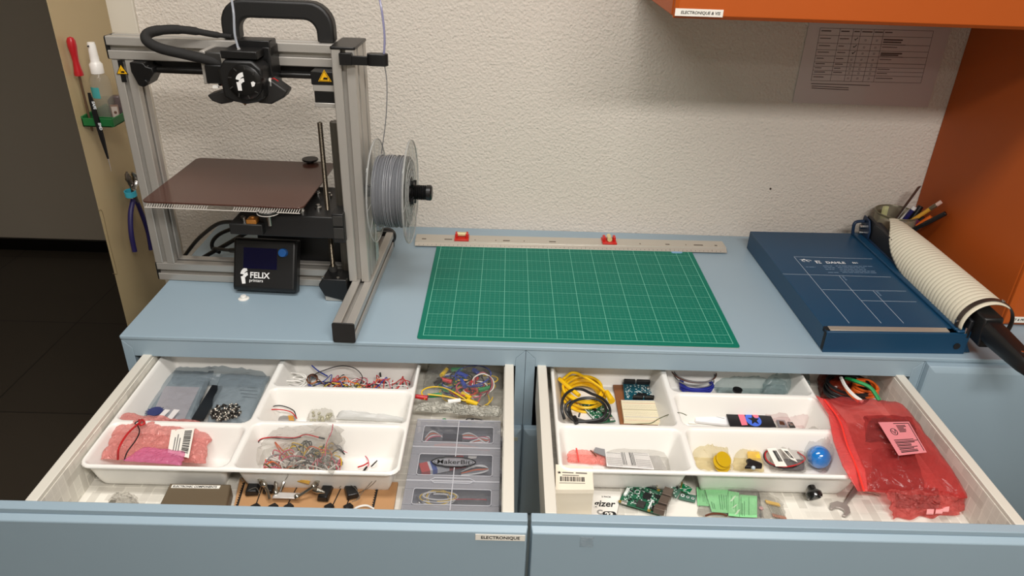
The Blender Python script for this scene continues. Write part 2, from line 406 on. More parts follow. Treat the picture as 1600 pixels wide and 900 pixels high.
# orange cabinets
TX = 1.700; TY = .124; OZ = .5615
r = empty('orange_wall_cabinet', (.960, TY, OZ), 0, 'bright orange cabinet hung on the wall above the counter, labelled for electronics', 'cabinet')
b = MB(); b.M = Matrix.Translation((-.960, -TY, -OZ))
b.bx(.960, TX, TY+.014, .5385, OZ+.003, OZ+.55); b.build('body', ORANGE, r, bevel=.002)
b = MB(); b.M = Matrix.Translation((-.960, -TY, -OZ))
b.bx(.962, TX-.001, TY+.006, TY+.0135, OZ, OZ+.552)
b.hexa([(.962, TY+.006, OZ), (TX-.001, TY+.006, OZ), (TX-.001, TY+.006, OZ+.552), (.962, TY+.006, OZ+.552)],
       [(.968, TY, OZ+.006), (TX-.007, TY, OZ+.006), (TX-.007, TY, OZ+.546), (.968, TY, OZ+.546)])
b.build('door', ORANGE, r, bevel=.0008)
def sticker(r, org, a, bb, y, text, size, tx):
    o = MB(); o.M = Matrix.Translation(-Vector(org)); o.bx(a[0], bb[0], y-.0007, y, a[1], bb[1])
    o = o.build('name_label', LABEL_W, r)
    writing('label_text', text, size, Matrix.Translation(-Vector(org)) @ basis((tx, y-.0008, a[1]+(bb[1]-a[1]-size*.7)/2), (1, 0, 0), (0, -1, 0)), INK, r, bold=size*.02, shear=.15)
pa, pb = PY(1054, 24.5, TY), PY(1131, 13, TY)
sticker(r, (.960, TY, OZ), (pa.x, pa.z), (pb.x, pa.z+.0115), TY-.0002, 'ELECTRONIQUE & VIS', .0066, pa.x+.009)
r = empty('orange_tower_cabinet', (TX, TY, 0), 0, 'orange cabinet standing on the counter at the right behind the cutter handle', 'cabinet')
b = MB(); b.M = Matrix.Translation((-TX, -TY, 0))
b.bx(TX, TX+.5, TY+.012, .5385, .0005, 1.2); b.build('body', ORANGE, r, bevel=.002)
b = MB(); b.M = Matrix.Translation((-TX, -TY, 0))
b.bx(TX+.002, TX+.498, TY+.006, TY+.0115, .002, 1.2)
b.hexa([(TX+.002, TY+.006, .002), (TX+.498, TY+.006, .002), (TX+.498, TY+.006, 1.2), (TX+.002, TY+.006, 1.2)],
       [(TX+.010, TY, .010), (TX+.49, TY, .010), (TX+.49, TY, 1.19), (TX+.010, TY, 1.19)])
b.build('door', ORANGE, r, bevel=.0008)
pa, pb = PY(1579, 503.5, TY), PY(1579, 494.5, TY)
sticker(r, (TX, TY, 0), (pa.x, pa.z), (pa.x+.075, pb.z), TY-.0002, 'IT & PROTO', .0068, pa.x+.003)
print('SECTION room ok')

# ================================================================== 3D PRINTER (local frame: origin = right front foot corner)
TH = math.radians(-1.6); PO = Vector((.4302, -.005, 0))
pr = empty('desktop_3d_printer', PO, TH, 'open framed 3D printer of grey aluminium bars with black carrying handle and brown bed', 'printer')
PEX = Vector((math.cos(TH), math.sin(TH), 0)); PEY = Vector((-math.sin(TH), math.cos(TH), 0))
def LOC(P): d = P-PO; return Vector((d.dot(PEX), d.dot(PEY), d.z))
def LY(x, y, v): d = ray(x, y); t = (v-(CAM-PO).dot(PEY))/d.dot(PEY); return LOC(CAM+d*t)
def LX(x, y, v): d = ray(x, y); t = (v-(CAM-PO).dot(PEX))/d.dot(PEX); return LOC(CAM+d*t)
def LZ(x, y, z): return LOC(PZ(x, y, z))
def tslot(w_, h_, sw, sh, d=.0105, o=.0042):
    """closed outline of a slotted bar, w_ x h_, centred; sw / sh = slot centres on the wide / tall sides"""
    P = []
    def side(a, b, inn, slots, L_):
        a, b, inn = Vector(a), Vector(b), Vector(inn); u = (b-a).normalized()
        P.append(a+u*.0015)
        for c in slots:
            c0 = a+u*(L_/2+c)
            P.extend([c0-u*(o+.0012), c0-u*o+inn*.0012, c0-u*o+inn*.003, c0-u*(o+.003)+inn*.0035, c0-u*(o+.003)+inn*d, c0+u*(o+.003)+inn*d, c0+u*(o+.003)+inn*.0035, c0+u*o+inn*.003, c0+u*o+inn*.0012, c0+u*(o+.0012)])
        P.append(b-u*.0015)
    x, y = w_/2, h_/2
    side((-x, -y), (x, -y), (0, 1), sw, w_); side((x, -y), (x, y), (-1, 0), sh, h_)
    side((x, y), (-x, y), (0, -1), sw, w_); side((-x, y), (-x, -y), (1, 0), sh, h_)
    return [(q.x, q.y) for q in P]
def bar(name, prof, c, h0, h1, axes):
    b = MB(); b.prism([(a+c[0], q+c[1]) for a, q in prof], h0, h1, axes)
    o = b.build(name, ALU, pr, angle=20); return o
P40 = tslot(.040, .040, [0], [0])
bar('foot_bar', P40, (-.0205, .0205), .003, .412, 'xzy')
bar('base_bar', P40, (.2305, .0205), -.455, -.042, 'yzx')
bar('frame_post', P40, (-.437, .2305), .041, .4465, 'xyz')
bar('top_bar', P40, (.2305, .4675), -.459, -.047, 'yzx')
bar('frame_post', tslot(.041, .095, [0], [-.0235, .0235]), (-.0255, .2125), .041, .488, 'xyz')
def rrect(x0, x1, y0, y1, r, n=4):
    P = []
    for cx, cy, a in ((x1-r, y1-r, 0), (x0+r, y1-r, PI/2), (x0+r, y0+r, PI), (x1-r, y0+r, 3*PI/2)):
        P += [(cx+r*math.cos(a+PI/2*i/n), cy+r*math.sin(a+PI/2*i/n)) for i in range(n+1)]
    return P
MB().prism(rrect(-.0412, .0002, .0003, .0412, .004), 0, .003, 'xzy').build('end_cap', BLACK, pr, bevel=.0008)
MB().prism(rrect(-.0412, .0002, .0003, .0412, .004), .412, .418, 'xzy').build('end_cap', BLACK, pr, bevel=.0008)
MB().prism(rrect(.2103, .2507, .0003, .0407, .004), -.458, -.455, 'yzx').build('end_cap', BLACK, pr, bevel=.0008)
MB().prism(rrect(.2103, .2507, .4473, .4877, .004), -.462, -.459, 'yzx').build('end_cap', BLACK, pr, bevel=.0008)
MB().prism(rrect(-.0475, -.0035, .164, .2615, .004), .488, .4925, 'xyz').build('end_cap', BLACK, pr, bevel=.001)
for xx, yy in ((-.02, .03), (-.44, .23)):
    MB().cyl((xx, yy, 0), (xx, yy, .0008), .009, n=16).build('rubber_foot', BLACK_M, pr)
# rubber foot ball at the rear end of the foot bar
MB().lathe([(.0001, 0), (.016, .001), (.021, .008), (.021, .016), (.012, .021), (.0001, .022)], (-.018, .4185, .0218), (0, 1, 0), 20).build('rear_stop', BLACK, pr)
# slot cover with warning triangles
YEL = mat('warning_yellow', (232, 176, 20), .4)
def warning(px_, py_, v, s=.021):
    c = LY(px_, py_, v)
    b = MB(); b.prism([(c.x-s*.36, c.z-s*.80), (c.x+s*.12, c.z-s*.80), (c.x+s*.12, c.z+s*.7), (c.x-s*.36, c.z+s*.7)] if False else [(c.x-.0045, c.z-.022), (c.x+.0045, c.z-.022), (c.x+.0045, c.z+.017), (c.x-.0045, c.z+.017)], v-.0006, v, 'xzy')
    o = b.build('warning_sign', BLACK, pr)
    q = MB(); q.prism([(c.x-s*.52, c.z-s*.38), (c.x+s*.52, c.z-s*.38), (c.x, c.z+s*.5)], v-.0011, v-.0006, 'xzy'); q.build('triangle_border', BLACK, o)
    q = MB(); q.prism([(c.x-s*.43, c.z-s*.33), (c.x+s*.43, c.z-s*.33), (c.x, c.z+s*.40)], v-.0014, v-.0011, 'xzy'); q.build('triangle', YEL, o)
    q = MB(); q.prism([(c.x-s*.10, c.z-s*.24), (c.x+s*.2, c.z-s*.24), (c.x+s*.22, c.z-s*.10), (c.x-s*.02, c.z-s*.08)], v-.0017, v-.0014, 'xzy')
    q.prism([(c.x-s*.18, c.z-s*.2), (c.x-s*.14, c.z-s*.2), (c.x-s*.06, c.z+s*.1), (c.x-s*.1, c.z+s*.1)], v-.0017, v-.0014, 'xzy'); q.build('hand_symbol', BLACK, o)
warning(190.5, 109, .2103)
# ---- handle: chunky bent bar
def handle():
    x0, x1 = -.253, -.053; z0 = .4875; zt = .556; t = .033; y0, y1 = .222, .250
    def arch(ins):
        a0, a1, top = x0+ins, x1-ins, zt-ins; r_ = max(.022, .042-ins)
        P = [(a0, z0)]
        P += [(a0+r_-r_*math.cos(a), top-r_+r_*math.sin(a)) for a in [PI/2*i/6 for i in range(7)]]
        P += [(a1-r_+r_*math.sin(a), top-r_+r_*math.cos(a)) for a in [PI/2*i/6 for i in range(7)]]
        P.append((a1, z0)); return P
    A, B = arch(0), arch(t*.93); n = len(A); v = []
    for yy in (y0, y1): v += [(a, yy, c) for a, c in A]+[(a, yy, c) for a, c in B]
    f = []
    for i in range(n-1):
        f += [(i, i+1, n+i+1, n+i), (2*n+i, 3*n+i, 3*n+i+1, 2*n+i+1), (i, 2*n+i, 2*n+i+1, i+1), (n+i, n+i+1, 3*n+i+1, 3*n+i)]
    f += [(0, n, 3*n, 2*n), (n-1, 3*n-1, 4*n-1, 2*n-1)]
    b = MB(); b.add(v, f); return b.build('handle', mat('handle_plastic', (26, 26, 26), .5, bump=(400, .2, .0004)), pr, bevel=.005, seg=3)
handle()
# ---- x axis rods, left bracket, right stepper motor
ROD = mat('black_rod', (22, 21, 20), .3)
MB().cyl((-.415, .215, .4310), (-.046, .215, .4310), .0055, n=16).build('guide_rod', ROD, pr)
MB().bx(-.415, -.046, .232, .238, .432, .4445).build('drive_belt', BLACK_M, pr)
b = MB(); b.prism([(-.4165, .4465), (-.392, .4465), (-.388, .440), (-.377, .4375), (-.376, .428), (-.384, .419), (-.391, .408), (-.400, .403), (-.408, .406), (-.4165, .43)], .195, .235, 'xzy')
b.cyl((-.392, .19, .414), (-.392, .197, .414), .004); b.build('rod_bracket', BLACK, pr, bevel=.0015)
b = MB().bx(-.0885, -.0475, .179, .24, .4235, .4465); mb_ = b.build('motor_bracket', BLACK, pr, bevel=.001)
b = MB(); b.m = 0; b.bx(-.0865, -.0472, .180, .222, .412, .4235); b.bx(-.0865, -.0472, .180, .222, .3835, .3915)
b.m = 1; b.bx(-.0855, -.0476, .181, .221, .3915, .412); b.build('stepper_motor', [ALU, BLACK], pr, bevel=.001)
c = LY(507, 119, .178); s = .019
q = MB(); q.prism([(c.x-s*.62, c.z-s*.5), (c.x+s*.62, c.z-s*.5), (c.x, c.z+s*.58)], .178, .1788, 'xzy'); q.build('triangle_border', YEL, mb_)
q = MB(); q.prism([(c.x-s*.54, c.z-s*.455), (c.x+s*.54, c.z-s*.455), (c.x, c.z+s*.49)], .1776, .178, 'xzy'); q.build('triangle_border', BLACK, mb_)
q = MB(); q.prism([(c.x-s*.47, c.z-s*.415), (c.x+s*.47, c.z-s*.415), (c.x, c.z+s*.41)], .1772, .1776, 'xzy'); q.build('triangle', YEL, mb_)
q = MB(); q.prism([(c.x-s*.16, c.z-s*.3), (c.x+s*.28, c.z-s*.3), (c.x+s*.28, c.z-s*.12), (c.x-s*.05, c.z-s*.1)], .1768, .1772, 'xzy'); q.build('hand_symbol', BLACK, mb_)
# ---- print head
hx0, hx1 = -.2290, -.1545
b = MB()
front = [(-.226, .409), (-.2295, .455), (-.218, .471), (-.170, .4715), (-.1545, .458), (-.157, .409), (-.168, .402), (-.19, .398), (-.212, .402)]
b.prism(front, .124, .180, 'xzy')
hd = b.build('print_head', mat('head_plastic', (20, 20, 20), .45), pr, bevel=.004, seg=2)
b = MB(); b.bx(-.2225, -.161, .128, .195, .473, .486); b.bx(-.208, -.1515, .17, .205, .470, .497); b.bx(-.165, -.1515, .165, .215, .405, .487)
b.bx(-.25, -.155, .165, .214, .418, .47)
b.build('carriage', BLACK, hd, bevel=.0015)
b = MB(); b.bx(-.2605, -.232, .155, .205, .452, .478); b.build('carriage_block', DARK, hd, bevel=.003)
b = MB(); b.bx(-.2720, -.2625, .160, .210, .422, .478); b.build('bracket_plate', ALU, hd, bevel=.001); MB().bx(-.2320, -.2245, .150, .2, .45, .476).build('bracket_plate', ALU, hd, bevel=.001)
b = MB(); b.bx(-.263, -.228, .150, .200, .425, .457); b.build('cable_clamp', BLACK, hd, bevel=.002)
fc = LY(383, 130, .118)
b = MB(); b.lathe([(.001, -.001), (.0205, -.001), (.0245, -.0005), (.029, .002), (.030, .008), (.030, .012)], (fc.x-.001, .1180, fc.z+.001), (0, 1, 0), 40)
b.build('fan_cover', mat('fan_plastic', (14, 14, 14), .3), hd)
q = MB()
for i in range(9):
    a = 2*PI*i/9; q.M = Matrix.Translation((fc.x-.001, .1168, fc.z+.001)) @ Matrix.Rotation(a, 4, 'Y'); q.prism([(.0215, -.0012), (.0275, .0006), (.0272, .0022), (.0215, .0008)], -.0005, .0006, 'xzy')
q.build('fan_blades', DARK, hd)
def felix_logo(o, x, z, s, name, parent):
    """the leaf like F: two curved sickle strokes and a foot"""
    b = MB(); b.M = basis(o, x, z)
    def sick(ox, oy, r0, r1, a0, a1, k=8):
        P = [(ox+r1*math.cos(a0+(a1-a0)*i/k), oy+r1*math.sin(a0+(a1-a0)*i/k)) for i in range(k+1)]
        P += [(ox+r0*math.cos(a1+(a0-a1)*i/k), oy+r0*math.sin(a1+(a0-a1)*i/k)) for i in range(k+1)]
        b.prism([(s*p_[0], s*p_[1]) for p_ in P], 0, .0003)
    sick(.95, .1, .48, .92, PI*.53, PI*.93); sick(.95, -.28, .35, .72, PI*.53, PI*.86)
    b.prism([(s*x_, s*y_) for x_, y_ in ((.08, 0), (.28, .02), (.55, -.1), (.55, -.85), (.15, -.85))], 0, .0003)
    return b.build(name, mat('logo_white', (236, 236, 234), .4), parent)
felix_logo((fc.x-.0155, .1168, fc.z+.0015), (1, 0, 0), (0, -1, 0), .0165, 'logo', hd)
q = MB(); q.M = basis((fc.x+.0145, .1168, fc.z), (1, 0, 0), (0, -1, 0)); q.prism([(-.004, .002), (0, .004), (.0035, .0015), (.001, -.004), (-.003, -.0055)], 0, .0003); q.build('logo', MATS['logo_white'], hd)
for sgn, pts in ((-1, [(328, 146), (352, 139), (372, 136), (368, 157), (350, 160), (336, 155)]), (1, [(412, 114), (432, 125), (453, 140), (447, 150), (428, 160), (407, 158), (408, 128)])):
    P = [LY(x, y, .165) for x, y in pts]
    MB().prism([(p_.x, p_.z) for p_ in P], .150, .182, 'xzy').build('fan_duct', mat('duct_plastic', (34, 33, 32), .5), hd, bevel=.003)
for x0_, z0_, k_ in ((-.2385, .424, 'red'), (-.2390, .4215, 'red'), (-.2385, .4265, 'black'), (-.1500, .436, 'red')):
    MB().tube([(x0_, .155, z0_), (x0_+.006, .148, z0_+.003), (x0_+.013, .15, z0_-.002)], .0009, 5).build('head_wire', WIRE[k_], hd)
MB().bx(-.2520, -.2425, .146, .152, .4185, .4225).build('wire_plug', WHITE_PLASTIC, hd); MB().bx(-.1535, -.1500, .150, .155, .425, .438).build('wire_plug', WHITE_PLASTIC, hd)
b = MB(); nz = LY(383, 163, .15); b.cyl((nz.x, .15, .405), (nz.x, .15, .3945), .006); b.cyl((nz.x, .15, .3945), (nz.x, .15, .390), .0045, .001); b.build('nozzle', mat('brass', (160, 130, 90), .35, metal=.9), hd)
# clear filament tube going up from the head and its brass fitting
t0 = LY(371, 66, .15)
MB().tube([(t0.x, .15, .486), (t0.x-.003, .151, .51), LY(365, 20, .158), LY(360, -12, .17)], .0021, 10).build('filament_tube', film('tube_clear', (190, 196, 205), .55, bump=None), hd)
MB().cyl((t0.x, .15, .484), (t0.x, .15, .4885), .0048, n=6).build('tube_fitting', CHROME, hd)
# ---- braided cable sleeve looping left of the head
SLV = mat('braided_sleeve', (26, 25, 24), .75, bump=(900, .8, .001))
pts = [LY(352, 104, .165), LY(335, 96, .160), LY(290, 85, .155), LY(252, 76, .150), LY(232, 66, .155), LY(228, 56, .165), LY(240, 49, .18), LY(268, 46, .195), LY(300, 48, .205), LY(335, 54, .212), LY(362, 57, .218)]
MB().tube(pts, .0088, 14, 6, radii=[.0088]*7+[.008, .007, .0055, .004]).build('cable_sleeve', SLV, pr)
# ---- filament guide clip
g0 = LY(534, 96, .165); b = MB()
b.bx(-.0295, -.008, .153, .164, .4645, .4845); b.bx(-.010, .021, .155, .162, .4650, .4800)
b.build('filament_guide', BLACK, pr, bevel=.0008)
q = MB().prism(rrect(.018, .054, .149, .167, .0085, 6), .4655, .4855, 'xyz'); q.build('guide_ring', BLACK, pr, bevel=.001)
# ---- lead screw, rail, z motor
SCREW = mat('screw_steel', (96, 88, 76), .3, metal=.9)
b = MB(); prof = [(.0001, .045)]; z = .045
while z < .352: prof += [(.0050, z), (.0042, z+.0013)]; z += .0026
prof += [(.0042, .353), (.0001, .3545)]
b.lathe(prof, (-.0830, .19, 0), (0, 0, 1), 12); b.build('lead_screw', SCREW, pr, angle=10)
b = MB(); b.bx(-.0625, -.0475, .192, .212, .041, .353); b.bx(-.067, -.0625, .196, .208, .041, .353); b.build('z_rail', mat('rail_grey', (84, 80, 72), .4, metal=.6), pr, bevel=.0008)
b = MB(); b.prism([(-.1035, .0375), (-.0945, .050), (-.048, .050), (-.045, .010), (-.058, .0030), (-.094, .0125), (-.1035, .033)], .150, .1995, 'xzy')
zm = b.build('z_motor_mount', BLACK, pr, bevel=.0015)
MB().bx(-.0935, -.060, .152, .192, .0008, .0115).build('motor_body', ALU, zm, bevel=.001)
MB().cyl((-.083, .19, .050), (-.083, .19, .060), .0085, n=20).build('shaft_coupler', DARK, zm)
for q_ in ((-.096, .158), (-.066, .158)): MB().cyl((q_[0], q_[1], .050), (q_[0], q_[1], .0515), .003).build('mount_bolt', STEEL, zm)
# ---- bed carriage, arm and heated bed
b = MB(); b.bx(-.205, -.0440, .150, .31, .1385, .1830); b.bx(-.2580, -.195, .135, .20, .146, .168)
b.bx(-.0660, -.0435, .150, .215, .1300, .1900)
cg = b.build('bed_carriage', mat('carriage_black', (24, 24, 24), .5), pr, bevel=.002)
b = MB(); b.bx(-.0640, -.0445, .1485, .150, .166, .186); b.bx(-.0640, -.0445, .1485, .150, .140, .162); b.build('carriage_bolt_plate', DARK, cg, bevel=.0008)
for x_, y_ in ((-.125, .165), (-.120, .26), (-.10, .185), (-.095, .25)):
    q = MB(); q.cyl((x_, y_, .183), (x_, y_, .189), .0065, n=16); q.cyl((x_, y_, .189), (x_, y_, .194), .004, n=6); q.build('carriage_bolt', STEEL, cg)
BZ = .2065
BED = film('brown_bed_glass', (86, 56, 47), .84, rough=.16, bump=None)
b = MB(); b.prism(rrect(-.4125, -.1110, .127, .386, .012, 4), BZ, BZ+.0032, 'xyz'); bd = b.build('print_bed', BED, pr, bevel=.0006)
# wire mesh rim visible under the front and side edge
ZZ = mat('rim_white', (214, 208, 200), .4)
q = MB(); n = 62
for i in range(n):
    x_ = -.405+.288*i/n
    if .40 < i/n < .56: continue
    q.cyl((x_, .1285, BZ-.0085), (x_+.0046, .1285, BZ-.0004), .0009, n=5)
q.tube([(-.408, .1285, BZ-.0090), (-.30, .1285, BZ-.0092), (-.118, .1285, BZ-.0090)], .0008, 5, 1); q.build('bed_edge_lattice', ZZ, pr)
q = MB(); q.cyl((-.1795, .135, BZ-.0125), (-.1795, .135, BZ-.007), .0200, n=28); wl = q.build('levelling_wheel', mat('wheel_black', (34, 34, 32), .4), pr, bevel=.001)
q = MB(); q.tube([(-.1795+.0202*math.cos(a), .135+.0202*math.sin(a), BZ-.0125) for a in [2*PI*i/24 for i in range(24)]], .0007, 5, 1, closed=True)
for i in range(-3, 4):
    hh = math.sqrt(max(0, .0195**2-(i*.0055)**2))
    q.tube([(-.1795+i*.0055, .135-hh, BZ-.0066), (-.1795+i*.0055, .135+hh, BZ-.0066)], .0004, 4, 0); q.tube([(-.1795-hh, .135+i*.0055, BZ-.0064), (-.1795+hh, .135+i*.0055, BZ-.0064)], .0004, 4, 0)
q.build('wheel_mesh', ZZ, wl)
MB().cyl((-.1795, .135, .168), (-.1795, .135, .195), .004).build('levelling_screw', STEEL, wl)
kb = LZ(484.5, 248, .218); q = MB(); q.cyl((kb.x, kb.y, BZ+.0032), (kb.x, kb.y, .2145), .008, n=16); q.cyl((kb.x, kb.y, .2145), (kb.x, kb.y, .2185), .0170, n=28); q.build('bed_knob', BLACK, pr, bevel=.001)
MB().bx(kb.x-.012, kb.x+.02, kb.y-.03, kb.y+.02, .1865, .206).build('bed_bracket', BLACK, pr, bevel=.001)
q = MB(); q.bx(-.225, -.2060, .137, .158, .168, .176); q.cyl((-.2155, .147, .176), (-.2155, .147, .180), .005, n=6); q.build('thermal_block', mat('amber_block', (176, 116, 50), .35, metal=.3), pr, bevel=.001)
q = MB(); q.cyl((-.232, .147, .168), (-.232, .147, .178), .004, n=6); q.cyl((-.2385, .155, .168), (-.2385, .155, .176), .0035, n=6); q.build('bed_screw', STEEL, pr)
# bed cable and hoses at the left behind the frame
CB = mat('cable_black', (20, 20, 20), .45)
for nm, pts, r_ in (('bed_cable', [LY(392, 352, .16), LY(365, 347, .19), LY(340, 350, .22), LY(312, 371, .26), LY(295, 391, .28), LZ(285, 405, .006)], .0040),
                    ('power_cable', [LY(392, 352, .28), LY(365, 357, .29), LY(343, 366, .30), LY(332, 378, .31), LY(333, 389, .31), LY(343, 394, .30)], .0042),
                    ('data_cable', [LY(405, 356, .27), LY(385, 364, .27), LY(350, 384, .28), LY(325, 398, .29), LZ(305, 410, .006)], .0045),
                    ('display_cable', [LY(375, 391, .205), LY(362, 391, .22), LY(348, 390, .25), LY(335, 388, .28)], .0036),
                    ('bed_cable_loop', [(-.085, .36, .10), (-.078, .37, .16), (-.070, .365, .205), (-.062, .34, .235), (-.052, .3, .23)], .0060)):
    MB().tube(pts, r_, 10).build(nm, CB, pr)
MB().cyl(LY(374, 391, .206), LY(360, 391, .222), .0058, .0048).build('cable_plug', CB, pr)
# ---- electronics box behind the base bar, with vent holes in its sloping lid
b = MB(); b.hexa([(-.262, .252, .003), (-.046, .252, .003), (-.046, .40, .003), (-.262, .40, .003)],
                 [(-.258, .265, .088), (-.046, .265, .088), (-.046, .395, .096), (-.258, .395, .096)])
eb = b.build('electronics_box', mat('box_black', (22, 22, 23), .45), pr, bevel=.002)
q = MB()
for i in range(14):
    for j in range(3):
        x_ = -.205+i*.0088+(.0044 if j % 2 else 0); q.cyl((x_, .277+j*.009, .0885), (x_, .277+j*.009, .0898), .0030, n=8)
q.build('vent_holes', mat('vent_dark', (5, 5, 5), .8), eb)
# ---- tilted display unit
d0, d1 = Vector((-.2835, .160, .012)), Vector((-.1555, .1575, .012))
ux = (d1-d0).normalized(); dw = (d1-d0).length
uy = Vector((.06, .40, .92)).normalized(); uz = ux.cross(uy).normalized(); uy = uz.cross(ux)
DM = Matrix((ux, uy, uz)).transposed().to_4x4(); DM.translation = d0
b = MB(); b.M = DM; hh = .106; k = .010
b.hexa([(0, 0, -.030), (dw, 0, -.030), (dw, hh, -.030), (0, hh, -.030)], [(0, 0, -.006), (dw, 0, -.006), (dw, hh, -.006), (0, hh, -.006)])
b.hexa([(0, 0, -.006), (dw, 0, -.006), (dw, hh, -.006), (0, hh, -.006)], [(.003, .006, 0), (dw-.003, .006, 0), (dw-.003, hh-.003, 0), (.003, hh-.003, 0)])
dp = b.build('display_unit', mat('display_case', (16, 16, 17), .42), pr, bevel=.003, seg=3)
q = MB(); q.M = DM; q.bx(.022, .090, .045, .087, 0, .0006); q.build('screen', mat('screen_navy', (4, 6, 46), .15, coat=.5), dp)
q = MB(); q.M = DM; q.cyl((.1035, .080, 0), (.1035, .080, .012), .0088, .0082, n=18); q.build('knob', mat('knob_blue', (30, 96, 170), .35), dp, bevel=.001)
TW = MATS['logo_white']
writing('brand_text', 'FELIX', .0165, DM @ Matrix.Translation((.0355, .0265, .0002)), TW, dp, bold=.0004, sx=1.0)
writing('brand_text', 'printers', .0088, DM @ Matrix.Translation((.0345, .0185, .0002)), TW, dp, bold=.00005)
felix_logo(DM @ Vector((.0160, .0280, .0001)), DM.to_3x3() @ Vector((1, .12, 0)), uz, .0175, 'logo', dp)
MB().tube([(-.170, .197, .10), (-.17, .22, .09), (-.18, .245, .06)], .006, 8).build('display_arm', BLACK, dp)
# ---- spool holder
sy, sz = .198, .222
b = MB(); b.cyl((-.005, sy, sz), (.083, sy, sz), .012, n=20)
sp_h = b.build('spool_holder', BLACK, pr)
q = MB(); prof = [(.0001, .080), (.019, .081), (.020, .084)]
z = .084
while z < .108: prof += [(.0140, z), (.0148, z+.002), (.0125, z+.0028)]; z += .0034
prof += [(.0150, .1095), (.0152, .117), (.012, .1195), (.0001, .1195)]
q.lathe(prof, (0, sy, sz), (1, 0, 0), 18)
for a in range(4):
    a_ = PI/2*a+.5; q.obox((.084, sy+.021*math.cos(a_), sz+.021*math.sin(a_)), (.006, .012, .009), Matrix.Rotation(a_, 3, 'X'))
q.build('holder_nut', BLACK, sp_h)
# info sticker on the side of the right post
q = MB().bx(-.0004, .0002, .220, .245, .060, .115); q.build('sticker', film('sticker_clear', (206, 222, 216), .45, bump=None), pr)

# ---- filament spool (lifts off the holder)
PM = Matrix.Rotation(TH, 4, 'Z'); PM.translation = PO
sc_ = PM @ Vector((0, sy, sz))
spool = empty('filament_spool', sc_, TH, 'clear plastic spool of grey filament on the right side of the printer', 'spool')
SPC = film('spool_clear', (214, 216, 214), .16, rough=.08, bump=None, spec=.9)
def flange(x):
    b = MB(); b.lathe([(.028, x), (.0985, x), (.0985, x+.0022), (.028, x+.0022), (.028, x)], (0, 0, 0), (1, 0, 0), 64)
    o = b.build('flange', SPC, spool)
    q = MB()
    for r_ in (.0982, .062, .045, .030):
        q.tube([(x+.0026, r_*math.cos(2*PI*i/48), r_*math.sin(2*PI*i/48)) for i in range(48)], .0009 if r_ < .09 else .0013, 6, 1, closed=True)
    for i in range(24):
        a = 2*PI*i/24; q.tube([(x+.0026, .030*math.cos(a), .030*math.sin(a)), (x+.0026, (.062 if i % 2 else .095)*math.cos(a+.05), (.062 if i % 2 else .095)*math.sin(a+.05))], .0005, 4, 0)
    q.build('rib_ring', film('clear_rib', (206, 208, 206), .5, rough=.1, bump=None, spec=.9), o)
flange(.0115); flange(.0760)
FIL = mat('filament_grey', (128, 130, 134), .35)
q = MB(); random.seed(3); prof = [(.030, .015)]; x_ = .0150
while x_ < .0745:
    rr = .0672+random.uniform(-.0012, .0014); prof += [(rr-.0012, x_), (rr, x_+.0009)]; x_ += .0018
prof += [(.030, .0755), (.030, .015)]
q.lathe(prof, (0, 0, 0), (1, 0, 0), 72)
for i in range(7):
    xa = random.uniform(.02, .065); xb = xa+random.uniform(-.012, .012); rr = .0688
    q.tube([(xa+(xb-xa)*.5*(1-math.cos(2*PI*j/40)), rr*math.cos(2*PI*j/40), rr*math.sin(2*PI*j/40)) for j in range(40)], .00095, 6, 1, closed=True)
q.build('filament_winding', FIL, spool, angle=60)
q = MB(); q.cyl((.0117, 0, 0), (.078, 0, 0), .0285, n=32, cap=False); q.build('core', SPC, spool)
WM = Matrix.Translation((0, 0, -.0))
def SPL(p_): return p_-Vector((0, sy, sz))
gp = Vector((.0365, .158, .475))
pts = [SPL(LY(596, 240, .215)), SPL(LY(603, 185, .19)), SPL(LY(604.5, 130, .165)), SPL(Vector((.046, .158, .475)))]
pts += [SPL(LY(601, 60, .158)), SPL(LY(597, 20, .162)), SPL(LY(591, -12, .17))]
q = MB(); q.tube(pts[:4], .00088, 7); q.build('loose_filament', FIL, spool)
q = MB(); q.tube(pts[3:], .0019, 8); ft = q.build('filament_tube', film('tube_lilac', (150, 150, 185), .7, bump=None), None)
ft.parent = pr; ft.matrix_basis = Matrix.Translation((0, sy, sz))

# ================================================================== THINGS ON THE COUNTER
cp = PZ(381, 467, 0)
cap = empty('white_stopper', cp, .3, 'small white plastic stopper lying on the counter in front of the printer display', 'stopper')
MB().lathe([(.0001, 0), (.0105, 0), (.0108, .0012), (.0085, .0022), (.0055, .0026)], (0, 0, 0), (0, 0, 1), 24).build('rim', WHITE_PLASTIC, cap)
MB().lathe([(.0060, .0022), (.0058, .0068), (.0048, .0078), (.0001, .0078)], (0, 0, 0), (0, 0, 1), 20).build('stem', WHITE_PLASTIC, cap)

